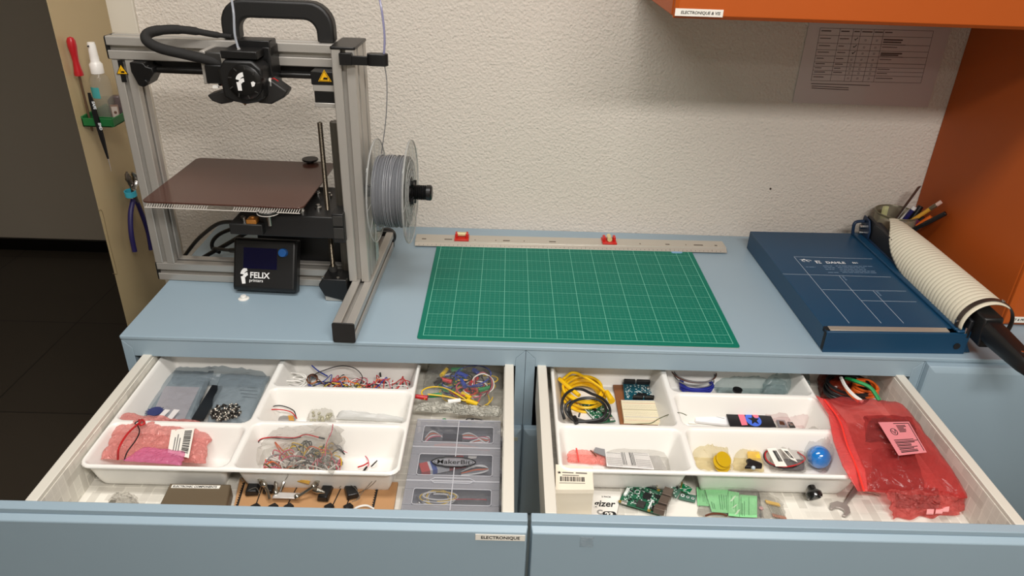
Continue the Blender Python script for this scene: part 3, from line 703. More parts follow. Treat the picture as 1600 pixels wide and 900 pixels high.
# ---- cutting mat with a procedural centimetre grid
def grid_mat():
    M = mat('cutting_mat_green', (0, 114, 94), .5, spec=.25); nt = M.node_tree; N = nt.nodes; L = nt.links; b = N['Principled BSDF']
    tc = N.new('ShaderNodeTexCoord'); sp = N.new('ShaderNodeSeparateXYZ'); L.new(tc.outputs['Object'], sp.inputs[0])
    def line(v, per, off, wd):
        s = mnode(nt, 'FRACT', mnode(nt, 'ADD', mnode(nt, 'DIVIDE', mnode(nt, 'SUBTRACT', v, off), per), .5))
        return mnode(nt, 'LESS_THAN', mnode(nt, 'ABSOLUTE', mnode(nt, 'SUBTRACT', s, .5)), wd/2/per)
    X, Y = sp.outputs[0], sp.outputs[1]
    minor = mnode(nt, 'MAXIMUM', line(X, .01, 0, .00045), line(Y, .01, 0, .00045))
    tick = mnode(nt, 'MAXIMUM', line(X, .05, 0, .0009), line(Y, .05, .03, .0009))
    ex = mnode(nt, 'MAXIMUM', mnode(nt, 'COMPARE', X, 0, .0005), mnode(nt, 'MAXIMUM', mnode(nt, 'COMPARE', X, .58, .0005), mnode(nt, 'MAXIMUM', mnode(nt, 'COMPARE', Y, 0, .0005), mnode(nt, 'COMPARE', Y, .43, .0005))))
    inx = mnode(nt, 'MULTIPLY', mnode(nt, 'COMPARE', X, .29, .2905), mnode(nt, 'COMPARE', Y, .215, .2155))
    fac = mnode(nt, 'MULTIPLY', inx, mnode(nt, 'MAXIMUM', mnode(nt, 'MULTIPLY', minor, .32), mnode(nt, 'MAXIMUM', mnode(nt, 'MULTIPLY', tick, .75), mnode(nt, 'MULTIPLY', ex, .85))))
    mx = N.new('ShaderNodeMix'); mx.data_type = 'RGBA'; mx.inputs[6].default_value = rgb(0, 114, 94); mx.inputs[7].default_value = rgb(140, 214, 190)
    L.new(fac, mx.inputs[0]); L.new(mx.outputs[2], b.inputs['Base Color']); return M
g0_ = Vector((.5503, .0252, .0001))
cm = empty('cutting_mat', g0_, .0006, 'green self-healing cutting mat with white grid lines on the blue counter', 'cutting mat')
MB().prism(rrect(-.0105, .5905, -.0125, .4375, .006), .0014, .0030).build('top_layer', grid_mat(), cm, bevel=.0003)
MB().prism(rrect(-.0107, .5907, -.0128, .4377, .006), 0, .0014).build('grey_backing', mat('mat_backing', (176, 182, 178), .5), cm)

# ---- aluminium ruler with two spirit levels
ra, rb_ = Vector((.4884, .4170, .0032)), Vector((1.2235, .4287, .0032)); rl = (rb_-ra).length
rz = math.atan2(rb_.y-ra.y, rb_.x-ra.x)
rul = empty('spirit_level_ruler', ra, rz, 'long aluminium ruler with two red spirit levels lying across the back of the green mat', 'ruler')
b = MB(); b.prism([(0, 0), (0, .0012), (.010, .0062), (.0105, .0085), (.049, .0085), (.050, .0075), (.050, 0)], 0, rl, 'yzx'); b.build('ruler_body', mat('ruler_alu', (206, 200, 188), .35, metal=.4), rul, bevel=.0004)
q = MB()
for i in range(1, 73):
    x_ = i*.01; hgt = .0048 if i % 10 == 0 else (.0038 if i % 5 == 0 else .0026)
    q.hexa([(x_-.0003, .0012, .00185), (x_+.0003, .0012, .00185), (x_+.0003, .0012+hgt, .00185+hgt*.5), (x_-.0003, .0012+hgt, .00185+hgt*.5)],
           [(x_-.0003, .0011, .0021), (x_+.0003, .0011, .0021), (x_+.0003, .0011+hgt, .0021+hgt*.5), (x_-.0003, .0011+hgt, .0021+hgt*.5)])
q.build('ruler_marks', INK, rul)
q = MB()
for x_, w_ in ((.015, .010), (.068, .018), (.139, .002), (.188, .002), (.206, .016), (.255, .002), (.315, .016), (.44, .004), (.53, .003), (.592, .010), (.64, .002), (.66, .022), (.71, .006)):
    q = MB(); q.bx(x_, x_+w_, .020, .025, .0085, .0087); q.build('printed_mark', mat('faded_ink', (96, 86, 74), .6), rul)
REDL = mat('level_red', (208, 40, 30), .35)
for x_, kind in ((.083, 0), (.386, 1)):
    x_ = (PZ(711, 370, .012)-ra).x if kind == 0 else (PZ(940, 375, .012)-ra).x
    b = MB(); b.bx(x_, x_+.034, .013, .048, .0085, .0125); b.bx(x_+.002, x_+.008, .024, .040, .0125, .022); b.bx(x_+.026, x_+.032, .024, .040, .0125, .022)
    vh = b.build('level_housing', REDL, rul, bevel=.001)
    q = MB()
    q.cyl((x_+.006, .032, .0185), (x_+.028, .032, .0185), .005) if kind == 0 else q.cyl((x_+.017, .02, .0185), (x_+.017, .042, .0185), .0058)
    q.build('bubble_vial', mat('vial_yellow', (222, 206, 150), .1, coat=1), vh)
# pale blue tag poking out under the ruler
tg = PZ(1056, 392, .0035); q = MB()
q.prism([(-.012, 0), (-.010, -.004), (.009, -.0035), (.0135, -.001), (.0135, .016), (-.012, .016)], 0, .0007); o = q.build('blue_tag', mat('tag_blue', (128, 178, 214), .5)); o.location = (tg.x, tg.y-.009, .0031)
tag(o, 'pale blue scrap sticking out under the ruler on the green mat', 'tag')
print('SECTION printer ok')

# ================================================================== PAPER CUTTER
CT = math.radians(1.5); CO = Vector((1.2927, .0074, 0))
cu_ = empty('paper_cutter', CO, CT, 'dark blue paper guillotine with ribbed cream blade guard, right of the green mat', 'paper cutter')
CM = Matrix.Rotation(CT, 4, 'Z'); CM.translation = CO; CI = CM.inverted()
CBLUE = mat('cutter_blue', (15, 64, 96), .42, var=.03)
CDARK = mat('cutter_dark_blue', (20, 46, 76), .45)
b = MB(); b.prism([(0, 0), (.270, 0), (.268, .0445), (.2445, .0445), (.2445, .041), (.0045, .041), (.0045, .0445), (0, .0445)] if False else [(0, 0), (.269, 0), (.269, .0445), (0, .0445)], .001, .006, 'xzy')
b.bx(0, .003, .006, .458, .001, .0445); b.bx(0, .269, .452, .458, .001, .0445); b.bx(.266, .269, .006, .458, .001, .0445)
b.bx(.0, .269, .0205, .458, .0425, .0450); b.build('base_board', CBLUE, cu_, bevel=.0012)
MB().bx(-.0005, .0015, .003, .012, .004, .040).bx(0, .007, .0065, .0205, .036, .0452).build('board_gap', mat('gap_black', (8, 10, 14), .7), cu_)
b = MB(); b.prism([(.0065, .0365), (.0065, .0452), (.0195, .0462), (.0205, .0445), (.0205, .0365)], .007, .232, 'yzx'); b.build('paper_stop', mat('stop_steel', (190, 180, 166), .35, metal=.5), cu_, bevel=.0005)
b = MB(); b.bx(.2425, .262, .010, .452, .0445, .0500); b.build('cutting_rail', CBLUE, cu_, bevel=.0015)
b = MB(); b.bx(.262, .269, .004, .458, .030, .0515); b.build('steel_edge', CDARK, cu_, bevel=.0008)
MB().cyl((.250, -.0008, .018), (.250, .0012, .018), .0062, n=20).build('front_hole', MATS['gap_black'], cu_)
b = MB(); b.prism([(.270, .001), (.284, .001), (.273, .020), (.270, .020)], .006, .012, 'xzy'); b.build('side_foot', CBLUE, cu_, bevel=.0008)
b = MB(); b.bx(.243, .258, .001, .010, .0445, .050); b.bx(.261, .276, .001, .012, .040, .050); b.build('rail_block', CBLUE, cu_, bevel=.003)
MB().cyl((.2595, .0045, .043), (.2595, .0045, .056), .003, n=12).build('rail_screw', STEEL, cu_)
# printed lines and writing on the board
CL_ = mat('print_pale', (196, 210, 222), .5); CL2 = mat('print_faint', (128, 152, 176), .5)
def pline(a, c_, wd=.0007, mt=CL_, nm='printed_line', z=.0451):
    A = CI @ PZ(a[0], a[1], z); B = CI @ PZ(c_[0], c_[1], z); d = (B-A); n = Vector((-d.y, d.x, 0)).normalized()*wd/2
    q = MB(); q.hexa([A-n, B-n, B+n, A+n], [p_+Vector((0, 0, .00012)) for p_ in (A-n, B-n, B+n, A+n)]); return q.build(nm, mt, cu_)
for a, c_ in (((1240.5, 401), (1363, 404.5)), ((1223, 428), (1392, 433)), ((1285, 452.5), (1416, 455)), ((1346, 469.7), (1432, 471.6)), ((1240.5, 401), (1327, 505)), ((1311, 431), (1377, 505)), ((1364, 454), (1412, 505))): pline(a, c_)
def cwrite(nm, s, x, y, size, mt, rz=0, bold=0., sx=1.):
    o = CI @ PZ(x, y, .0451)
    return writing(nm, s, size, Matrix.Translation(o) @ Matrix.Rotation(rz, 4, 'Z'), mt, cu_, bold=bold, sx=sx)
PW = mat('print_white', (226, 230, 232), .5)
cwrite('brand_text', 'DAHLE', 1291.5, 411.5, .0138, PW, 0, .0003, 1.0)
cwrite('model_text', '561', 1332.5, 411.5, .0088, PW, 0, .0002, 1.0)
q = MB(); q.M = CI @ Matrix.Translation(PZ(1277, 411.5, .0451)); q.bx(-.002, .010, .0105, .013, 0, .0002); q.bx(-.001, .002, 0, .0105, 0, .0002); q.bx(.004, .009, .005, .007, 0, .0002); q.bx(.004, .010, 0, .0022, 0, .0002); q.build('brand_mark', PW, cu_)
q = MB(); o_ = CI @ PZ(1259, 407.5, .0451); q.M = Matrix.Translation(o_)
for cx_, cy_, rr in ((-.003, 0, .0052), (.007, 0, .0052)): q.tube([(cx_+rr*math.cos(a), cy_+rr*.8*math.sin(a), .0001) for a in [2*PI*i/16 for i in range(13)]], .0010, 4, 1, flat=.2)
q.prism([(-.012, .006), (-.003, .007), (-.001, .010), (.001, .0065), (.004, .006), (-.004, .0045)], 0, .0002); q.build('test_mark', PW, cu_)
rows = [(1286, 1300, 1306, 1364, 415.5), (1288, 1304, 1309, 1352, 418.0), (1290, 1305, 1312, 1353, 420.7), (0, 0, 1313, 1367, 423.2), (1294, 1310, 1316, 1370, 425.6)]
random.seed(2)
def dashes(xa, xb, y, nm='small_print'):
    q = MB(); x_ = xa
    while x_ < xb:
        l_ = min(random.uniform(3, 9), xb-x_); A = CI @ PZ(x_, y+.012*(x_-xa), .0451); B = CI @ PZ(x_+l_, y+.012*(x_+l_-xa), .0451)
        q.bx(A.x, B.x, A.y-.0008, A.y+.0008, .0450, .04525); x_ += l_+1.3
    q.build(nm, CL2, cu_)
for a, b2, c_, d_, y_ in rows:
    if a: dashes(a, b2, y_)
    dashes(c_, d_, y_)
dashes(1259, 1274, 417)
cwrite('size_text', 'DIN A5', 1315, 431.5, .006, CL2, -PI/2+.03); cwrite('size_text', 'DIN A6', 1368, 455, .006, CL2, -PI/2+.03)
# blade arm, pivot and bracket at the back
def cw(name, mt, fn, bevel=0., parent=None, **k):
    q = MB(); q.M = CI; fn(q); return q.build(name, mt, parent or cu_, bevel=bevel, **k)
cw('blade_arm', mat('arm_black', (26, 28, 32), .45), lambda q: q.hexa([(1.553, .015, .034), (1.560, .015, .034), (1.556, .462, .046), (1.548, .462, .046)], [(1.553, .015, .072), (1.560, .015, .072), (1.556, .462, .096), (1.548, .462, .096)]), .002)
cw('arm_cover', mat('cover_dark', (34, 38, 46), .5), lambda q: q.hexa([(1.556, .12, .036), (1.600, .12, .040), (1.588, .44, .050), (1.549, .44, .050)], [(1.556, .12, .050), (1.590, .12, .052), (1.578, .45, .085), (1.550, .45, .085)]), .003)
cw('pivot_bracket', CDARK, lambda q: q.prism([(.425, .045), (.425, .070), (.44, .092), (.468, .094), (.475, .045)], 1.5425, 1.5475, 'yzx'), .002)
cw('pivot_bolt', STEEL, lambda q: q.cyl((1.531, .452, .071), (1.543, .452, .071), .0058, n=6).cyl((1.533, .452, .056), (1.543, .452, .056), .004, n=6), .0005)
cw('clamp_lever', CDARK, lambda q: q.tube([PY(1332, 369, .462), PY(1334, 352, .462), PY(1339, 346.5, .462), PY(1351, 345.5, .455)], .0038, 8), 0)
# ribbed guard: part of a fluted cylinder lying along the blade
gc = (1.5895, .0585); GR = .0475
def lerp(t, tab):
    for (a, x), (b2, y) in zip(tab, tab[1:]):
        if t <= b2: return x+(y-x)*(t-a)/(b2-a)
    return tab[-1][1]
def gpt(u, v, r_=0.):
    Y = .018+(.425-.018)*v
    aL = lerp(Y, [(0, 186), (.06, 196), (.15, 204), (.22, 200), (.27, 186), (.31, 168), (.345, 146), (.38, 122), (.41, 106), (.43, 98)])
    aR = lerp(Y, [(0, 58), (.03, 52), (.07, 35), (.33, 20), (.38, 45), (.41, 70), (.43, 90)])
    a = math.radians(aL+(aR-aL)*u); rr = GR+r_+.0011*abs(math.sin(v*38*PI))
    rr *= lerp(Y, [(0, 1), (.3, 1.), (.43, .95)])
    return (gc[0]+rr*math.cos(a)-.002*v, Y, gc[1]+rr*math.sin(a))
q = MB(); q.M = CI; q.grid(lambda u, v: gpt(u, v), 28, 304)
gd = q.build('blade_guard', mat('guard_cream', (226, 220, 198), .4), cu_, fix=False, angle=60)
md = gd.modifiers.new('s', 'SOLIDIFY'); md.thickness = .0022; md.offset = 0
# strap ring round the front of the guard with rivets
q = MB(); q.M = CI; n = 40
vv, ff = [], []
for i in range(n+1):
    a = math.radians(188-(188+42)*i/n); ca, sa = math.cos(a), math.sin(a)
    rr = GR+.0024
    vv += [(gc[0]+rr*ca, .026, gc[1]+rr*sa), (gc[0]+rr*ca, .036, gc[1]+rr*sa), (gc[0]+(rr+.0016)*ca, .036, gc[1]+(rr+.0016)*sa), (gc[0]+(rr+.0016)*ca, .026, gc[1]+(rr+.0016)*sa)]
for i in range(n):
    for j in range(4): ff.append((i*4+j, i*4+(j+1) % 4, i*4+4+(j+1) % 4, i*4+4+j))
ff += [(0, 1, 2, 3), (n*4+3, n*4+2, n*4+1, n*4)]
q.add(vv, ff); q.build('guard_strap', mat('strap_steel', (84, 74, 68), .35, metal=.6), cu_)
q = MB(); q.M = CI
for a in (176, 68):
    ca, sa = math.cos(math.radians(a)), math.sin(math.radians(a))
    q = MB(); q.M = CI; q.cyl((gc[0]+(GR+.003)*ca, .031, gc[1]+(GR+.003)*sa), (gc[0]+(GR+.0065)*ca, .031, gc[1]+(GR+.0065)*sa), .003, n=12); q.build('strap_rivet', STEEL, cu_)
# lever block and grip
HB = mat('lever_black', (17, 17, 18), .42)
cw('lever_block', HB, lambda q: q.hexa([(1.5600, -.016, .034), (1.598, -.016, .034), (1.600, .050, .036), (1.562, .050, .036)], [(1.5570, -.010, .092), (1.592, -.010, .094), (1.594, .060, .094), (1.560, .060, .092)]), .004)
def grip(q):
    prof = [(-.006, .0170, .0260), (-.03, .0172, .0255), (-.07, .0165, .0225), (-.105, .0155, .0195), (-.121, .0130, .0165), (-.126, .008, .010)]
    vs_ = []; n = 20
    for Y, rx, rz_ in prof:
        for i in range(n):
            a = 2*PI*i/n; k = 1/max(abs(math.cos(a))**4+abs(math.sin(a))**4, .2)**.25
            vs_.append((1.5760+rx*math.cos(a)*k+(-.006-Y)*.06, Y, .066-(-.006-Y)*.06+rz_*math.sin(a)*k*.8))
    q.add(vs_, [(j*n+i, j*n+(i+1) % n, (j+1)*n+(i+1) % n, (j+1)*n+i) for j in range(len(prof)-1) for i in range(n)]+[tuple(range(n)), tuple(range((len(prof)-1)*n, len(prof)*n))])
cw('lever_grip', HB, grip)
cw('lever_bolt', STEEL, lambda q: q.cyl((1.568, -.0195, .073), (1.568, -.012, .073), .0045, n=14))
cw('grip_screw', STEEL, lambda q: q.cyl((1.578, -.094, .074), (1.578, -.094, .0775), .0028, n=10))

# ================================================================== PEN CUP
jc = Vector((1.6250, .4805, 0)); JR = .0475; JH = .098
jar = empty('pen_cup', jc, 0, 'round smoky pen cup behind the paper cutter, in the corner by the orange side', 'pen cup')
b = MB(); b.lathe([(.0001, .001), (JR-.004, .001), (JR-.001, .006), (JR, JH), (JR-.0022, JH), (JR-.0035, .008), (.0001, .005)], (0, 0, 0), (0, 0, 1), 48)
b.build('cup', film('smoky_plastic', (186, 180, 158), .40, rough=.2, bump=None), jar)
b = MB(); b.tube([(JR*math.cos(a), JR*math.sin(a), JH) for a in [2*PI*i/48 for i in range(48)]], .0020, 8, 1, closed=True); b.build('rim', mat('cup_rim', (120, 114, 92), .3, metal=.3), jar)
def pen(name, top, foot, r_, parts_, label, cat='pen', n=14):
    """parts_: (t0, t1, r0, r1, material, part name)"""
    foot = Vector(foot); top = Vector(top); o = empty(name, foot, 0, label, cat, None); d = top-foot; r_ *= 1.22
    for t0_, t1_, r0_, r1_, mt, nm in parts_:
        MB().cyl(d*t0_, d*t1_, r0_*r_, r1_*r_, n).build(nm, mt, o, bevel=r_*.12)
    return o
MW, MBk, MPu = mat('pen_white', (232, 232, 232), .3), mat('pen_black', (22, 22, 24), .35), mat('pen_navy', (30, 30, 96), .35)
jf = lambda a, rr=.5: jc+Vector((JR*rr*math.cos(a), JR*rr*math.sin(a), .0075))
pen('ballpoint_pen', PY(1429.5, 323, .462), jf(3.6, .35), .0042, [(0, .08, .3, 1, MPu, 'tip'), (.08, .93, 1, 1, MPu, 'barrel'), (.93, 1., 1.1, 1.0, MW, 'push_button')], 'navy and white ballpoint pen with white end, leaning right in the pen cup')
pen('white_pen', PY(1424, 327, .472), jf(3.2, .6), .0040, [(0, .9, 1, 1, MW, 'barrel'), (.9, 1, .9, .9, MW, 'cap')], 'slim white pen beside the navy pen in the pen cup')
pen('marker_pen', PX(1439, 322, 1.672), jf(4.6, .45), .0062, [(0, .5, .9, .9, MBk, 'barrel'), (.5, 1, 1, .9, MBk, 'cap')], 'thick black marker standing upright behind the navy pen', 'marker')
pen('pencil', PX(1471, 315, 1.691), jf(3.0, .7), .0040, [(0, .84, 1, 1, mat('pencil_yellow', (216, 160, 50), .45), 'shaft'), (.84, .93, 1.05, 1.05, mat('ferrule', (140, 130, 110), .3, metal=.7), 'ferrule'), (.93, 1, 1, .95, mat('eraser', (222, 190, 178), .7), 'eraser')], 'yellow pencil with pale eraser leaning right in the pen cup', 'pencil', 6)
pen('highlighter', PX(1456, 340, 1.684), jf(3.5, .1), .0070, [(0, .7, .9, .9, MBk, 'barrel'), (.7, 1, 1, .85, mat('hl_orange', (236, 112, 36), .35), 'cap')], 'marker with bright orange cap in the pen cup', 'highlighter')
pen('felt_pen', PX(1478, 333, 1.692), jf(3.4, .5), .0042, [(0, .7, 1, 1, MBk, 'barrel'), (.7, 1, 1.1, 1, MBk, 'cap')], 'black felt pen leaning furthest right out of the pen cup')
pen('purple_marker', PY(1434, 343, .450), jf(4.0, .3), .0060, [(0, .75, 1, 1, mat('marker_purple', (92, 34, 74), .4), 'barrel'), (.75, 1, 1, .9, MATS['marker_purple'], 'cap')], 'dark purple marker low at the front of the pen cup', 'marker')
pen('short_black_marker', PY(1443, 339, .452), jf(5.0, .3), .0062, [(0, .7, 1, 1, MBk, 'barrel'), (.7, 1, 1.05, .95, MBk, 'cap')], 'short black capped marker between the purple and orange markers', 'marker')
# flat strip (thin ruler) standing tallest and a folded note
o = empty('thin_ruler', jf(3.4, .75), 0, 'thin dark-edged ruler, the tallest thing in the pen cup', 'ruler')
a_ = PY(1437, 291, .49)-jf(3.4, .75)
q = MB(); sd = Vector((.006, .004, 0)); nn = a_.cross(sd).normalized()*.0006; q.hexa([-sd-nn, sd-nn, sd+nn, -sd+nn], [a_-sd-nn, a_+sd-nn, a_+sd+nn, a_-sd+nn]); q.build('blade', mat('ruler_smoke', (90, 76, 68), .3), o)
q = MB(); sd2 = sd*1.2; q.hexa([sd-nn*1.5, sd2-nn*1.5, sd2+nn*1.5, sd+nn*1.5], [a_+sd-nn*1.5, a_+sd2-nn*1.5, a_+sd2+nn*1.5, a_+sd+nn*1.5]); q.build('edge', MW, o)
o = MB().grid(lambda u, v: (.014*u-.007, .004*math.sin(u*3)+.002*v, .07*v), 6, 6).build('folded_note', mat('note_green', (188, 190, 140), .6), None, fix=False)
o.location = jf(2.6, .55)+Vector((0, -.004, .03)); md = o.modifiers.new('s', 'SOLIDIFY'); md.thickness = .0012; tag(o, 'pale green folded paper at the left side inside the pen cup', 'paper')
q = MB(); q.sphere((0, 0, 0), .016, (1.1, 1., .9), 10); o = q.build('cotton_ball', mat('cotton', (232, 228, 214), .9)); o.location = jc+Vector((-.024, -.004, .068)); tag(o, 'white fluffy wad inside the left of the pen cup', 'cotton')

# ================================================================== WALL CHART
ch = empty('wall_chart', (1.50, .5385, .335), 0, 'laminated sheet with printed table on the wall, shaded by the orange cabinet', 'sheet')
b = MB(); b.M = Matrix.Translation((-1.50, -.5385, -.335))
b.bx(1.3445, 1.6560, .5365, .5372, .335, .548); b.build('paper_sheet', mat('chart_paper', (208, 196, 194), .3, coat=.3), ch)
FI = mat('chart_ink', (92, 78, 76), .6); CYL = .5362; CI2 = Matrix.Translation((-1.50, -.5385, -.335))
def cp_(x, y): return PY(1235+x/6.208, 30+y/6.208, CYL)
colT = [290, 485, 615, 690, 815, 910, 1390]; colB = [200, 385, 520, 585, 700, 805, 1265]
rL = [85, 155, 230, 295, 355, 415, 455, 495, 535, 595]; rRr = [115, 180, 260, 320, 375, 440, 480, 520, 560, 620]
def tpt(cx, ry):
    """column position cx in 0..6, row position ry in 0..9"""
    i = min(int(cx), 5); f = cx-i; xt = colT[i]+(colT[i+1]-colT[i])*f; xb = colB[i]+(colB[i+1]-colB[i])*f
    j = min(int(ry), 8); g = ry-j; yl = rL[j]+(rL[j+1]-rL[j])*g; yr = rRr[j]+(rRr[j+1]-rRr[j])*g
    tv = (yl-85)/510; x = xt+(xb-xt)*tv; xl = 290-90*tv; xr = 1390-125*tv; k_ = (x-xl)/(xr-xl)
    return cp_(x, yl+(yr-yl)*k_)
q = MB(); q.M = CI2
def stroke(A, B, wd):
    d = (B-A).normalized(); n_ = Vector((-d.z, 0, d.x))*wd/2; o_ = Vector((0, -.0002, 0)); q.hexa([A-n_, B-n_, B+n_, A+n_], [x+o_ for x in (A-n_, B-n_, B+n_, A+n_)])
for j in range(10): stroke(tpt(0, j), tpt(5.999, j), .0007)
for i in range(7): stroke(tpt(min(i, 5.999), 0), tpt(min(i, 5.999), 8.999), .0007)
q.build('table_lines', FI, ch)
q = MB(); q.M = CI2; random.seed(5)
for j in range(9):
    y_ = j+.38
    for c0, c1 in ((.08, .42+.25*random.random()), (1.1, 1.5+.3*random.random())):
        if j == 8 and c0 > 1: continue
        stroke(tpt(c0, y_), tpt(c1, y_), .0022 if j == 0 else .0016)
    if j == 0:
        for c0, c1 in ((2.15, 2.85), (3.1, 3.9), (4.1, 4.95), (5.03, 5.18)): stroke(tpt(c0, y_), tpt(c1, y_), .0022)
    elif j != 5: stroke(tpt(5.03, y_), tpt(5.2+.3*random.random(), y_), .0030 if j in (1, 3) else .0014)
    if j in (1, 3): stroke(tpt(5.03, y_+.3), tpt(5.4, y_+.3), .0026); stroke(tpt(5.03, y_+.6), tpt(5.5, y_+.6), .0012)
for x0_, x1_, y_ in ((200, 770, 625), (205, 565, 648), (205, 565, 668)): stroke(cp_(x0_, y_), cp_(x1_, y_+18), .0015)
q.build('printed_text', FI, ch)
for j in (1, 2, 3):
    q = MB(); q.M = CI2; c = tpt(2.55, j+.4); stroke(c+Vector((-.0028, 0, .0006)), c+Vector((-.0010, 0, -.0022)), .0014); stroke(c+Vector((-.0012, 0, -.0022)), c+Vector((.0040, 0, .0036)), .0014); q.build('tick_mark', INK, ch)
for j in range(1, 9):
    for i in (2, 3, 4):
        if i == 2 and j < 4: continue
        q = MB(); q.M = CI2; c = tpt(i+.5, j+.5); s = .0016
        for A, B in (((-s, -s), (s, -s)), ((s, -s), (s, s)), ((s, s), (-s, s)), ((-s, s), (-s, -s))): stroke(c+Vector((A[0], 0, A[1])), c+Vector((B[0], 0, B[1])), .0005)
        q.build('tick_box', FI, ch)

# ================================================================== THINGS ON THE STEEL JAMB
hx = -.1684; hy = .3345
hz1 = PY(172, 186, hy).z; hz0 = hz1-.0175; HX1 = PY(172, 186, hy).x
hold = empty('green_holder', (hx, hy, hz0), 0, 'green bracket tray fixed on the cream jamb, holding a spray bottle', 'holder')
GR_ = mat('holder_green', (28, 104, 52), .45)
b = MB(); b.M = Matrix.Translation((-hx, -hy, -hz0))
out_ = [(hx, hy), (HX1, hy), (HX1+.004, hy+.004), (HX1+.004, hy+.085), (hx, hy+.105)]
b.prism(out_, hz0, hz0+.003)
t_ = .003
b.bx(hx, HX1+.002, hy, hy+t_, hz0, hz1); b.bx(HX1+.001, HX1+.004, hy+.002, hy+.085, hz0, hz1); b.bx(hx, hx+.003, hy, hy+.105, hz0, hz1+.004)
b.prism([(hx, hy+.102), (HX1+.004, hy+.082), (HX1+.004, hy+.085), (hx, hy+.105)], hz0, hz1)
b.bx(hx, HX1, hy+.024, hy+.026, hz0, hz1-.003)
b.build('tray', GR_, hold, bevel=.0008)
# spray bottle
bc = Vector((-.139, .381, hz0+.003)); bh = PY(138, 66, .381).z-bc.z
bo = empty('spray_bottle', bc, 0, 'clear spray bottle with white pump and teal label in the green holder', 'bottle')
R_ = .0195; sh = bh*.60
b = MB(); b.lathe([(.0001, 0), (R_-.002, 0), (R_, .003), (R_, sh-.012), (R_-.004, sh-.004), (.010, sh+.003), (.0085, sh+.008)], (0, 0, 0), (0, 0, 1), 32)
b.build('bottle', film('bottle_clear', (226, 224, 212), .15, rough=.1, bump=None, spec=.9), bo)
b = MB(); b.lathe([(R_-.0015, .002), (R_-.0015, .045), (.0001, .045)], (0, 0, 0), (0, 0, 1), 24); b.build('liquid', film('liquid_clear', (206, 206, 192), .08, bump=None), bo)
b = MB(); b.lathe([(.0125, sh+.002), (.0125, sh+.020), (.0100, sh+.023), (.0085, sh+.026), (.0085, sh+.036)], (0, 0, 0), (0, 0, 1), 24)
b.lathe([(.0082, sh+.034), (.0078, bh-.006), (.0068, bh), (.0001, bh)], (0, 0, 0), (0, 0, 1), 24); b.build('pump', WHITE_PLASTIC, bo, angle=50)
b = MB(); b.cyl((-.0015, -.0075, bh-.006), (-.0020, -.0105, bh-.006), .0016); b.build('spray_hole', DARK, bo)
b = MB(); b.grid(lambda u, v: ((R_+.0004)*math.cos(-2.3+1.0*u), (R_+.0004)*math.sin(-2.3+1.0*u), sh-.045+.022*v), 10, 2); b.build('bottle_label', mat('label_teal', (70, 160, 160), .5), bo, fix=False)
# screwdriver through the holder
s0 = PX(104, 58, -.156); sdp = Vector((-.156, s0.y, 0)); sdz = PX(141, 207, -.156).z
so = empty('screwdriver', (-.156, .3430, sdz), 0, 'screwdriver with red handle hanging through the green holder', 'screwdriver')
zt_ = PY(104, 57, .343).z-sdz; xs = 0
hl = .098*.80
b = MB(); b.lathe([(.0001, zt_), (.0055, zt_-.002), (.0082, zt_-.008), (.0085, zt_-.018), (.0066, zt_-.034), (.0058, zt_-.046), (.0072, zt_-.060), (.0088, zt_-.070), (.0085, zt_-.074), (.0001, zt_-.075)], (0, 0, 0), (0, 0, 1), 20)
b.build('handle', mat('handle_red', (176, 24, 34), .3, coat=.3), so)
b = MB(); b.cyl((0, 0, zt_-.075), (0, 0, .006), .0024, n=12); b.cyl((0, 0, .006), (0, 0, 0), .0026, .0012, n=8); b.build('shaft', mat('shaft_steel', (120, 96, 76), .35, metal=.7), so)
# black tweezers stuck on the front of the holder
tx0 = PY(139, 145, hy-.005); tx1 = PY(169, 248, hy-.005); tx2 = PY(174, 268, hy-.005)
tw = empty('tweezers', tx1, 0, 'black tweezers with white lettering hanging on the front of the green holder', 'tweezers')
for s_ in (-1, 1):
    A, B_, C_ = tx0-tx1, Vector((0, 0, 0)), tx2-tx1; mid = A*.45
    q = MB(); w0 = [(.0026, 0), (.0040, .12), (.0046, .4), (.0038, .7), (.0016, 1)]
    vs_ = []
    for w_, t_ in w0:
        p_ = A*(1-t_); off = .0016*math.sin(PI*t_)*s_+.0006*s_
        vs_ += [p_+Vector((-w_, off-.0005, 0)), p_+Vector((w_, off-.0005, 0)), p_+Vector((w_, off+.0005, 0)), p_+Vector((-w_, off+.0005, 0))]
    q.add(vs_, [(i*4+j, i*4+(j+1) % 4, i*4+4+(j+1) % 4, i*4+4+j) for i in range(4) for j in range(4)]+[(0, 1, 2, 3), (19, 18, 17, 16)])
    ar = q.build('arm', MBk, tw)
    MB().cyl(Vector((0, .0006*s_, 0)), C_+Vector((0, .0002*s_, 0)), .0013, .0004, 6).build('tip', STEEL, tw)
tm_ = Matrix.Translation(A*.80+Vector((.0018, -.0032, 0))) @ Matrix(((0, 0, 0, 0),)*4) if False else None
for t_, s_t in ((.88, 'SAFE'), (.56, 'SMD')):
    p_ = A*t_+Vector((.0022, -.0030, 0)); zz = Vector((0, -1, 0)); writing('lettering', s_t, .0075, basis(p_, A.normalized()*-1, zz), PW, tw, bold=.0003)
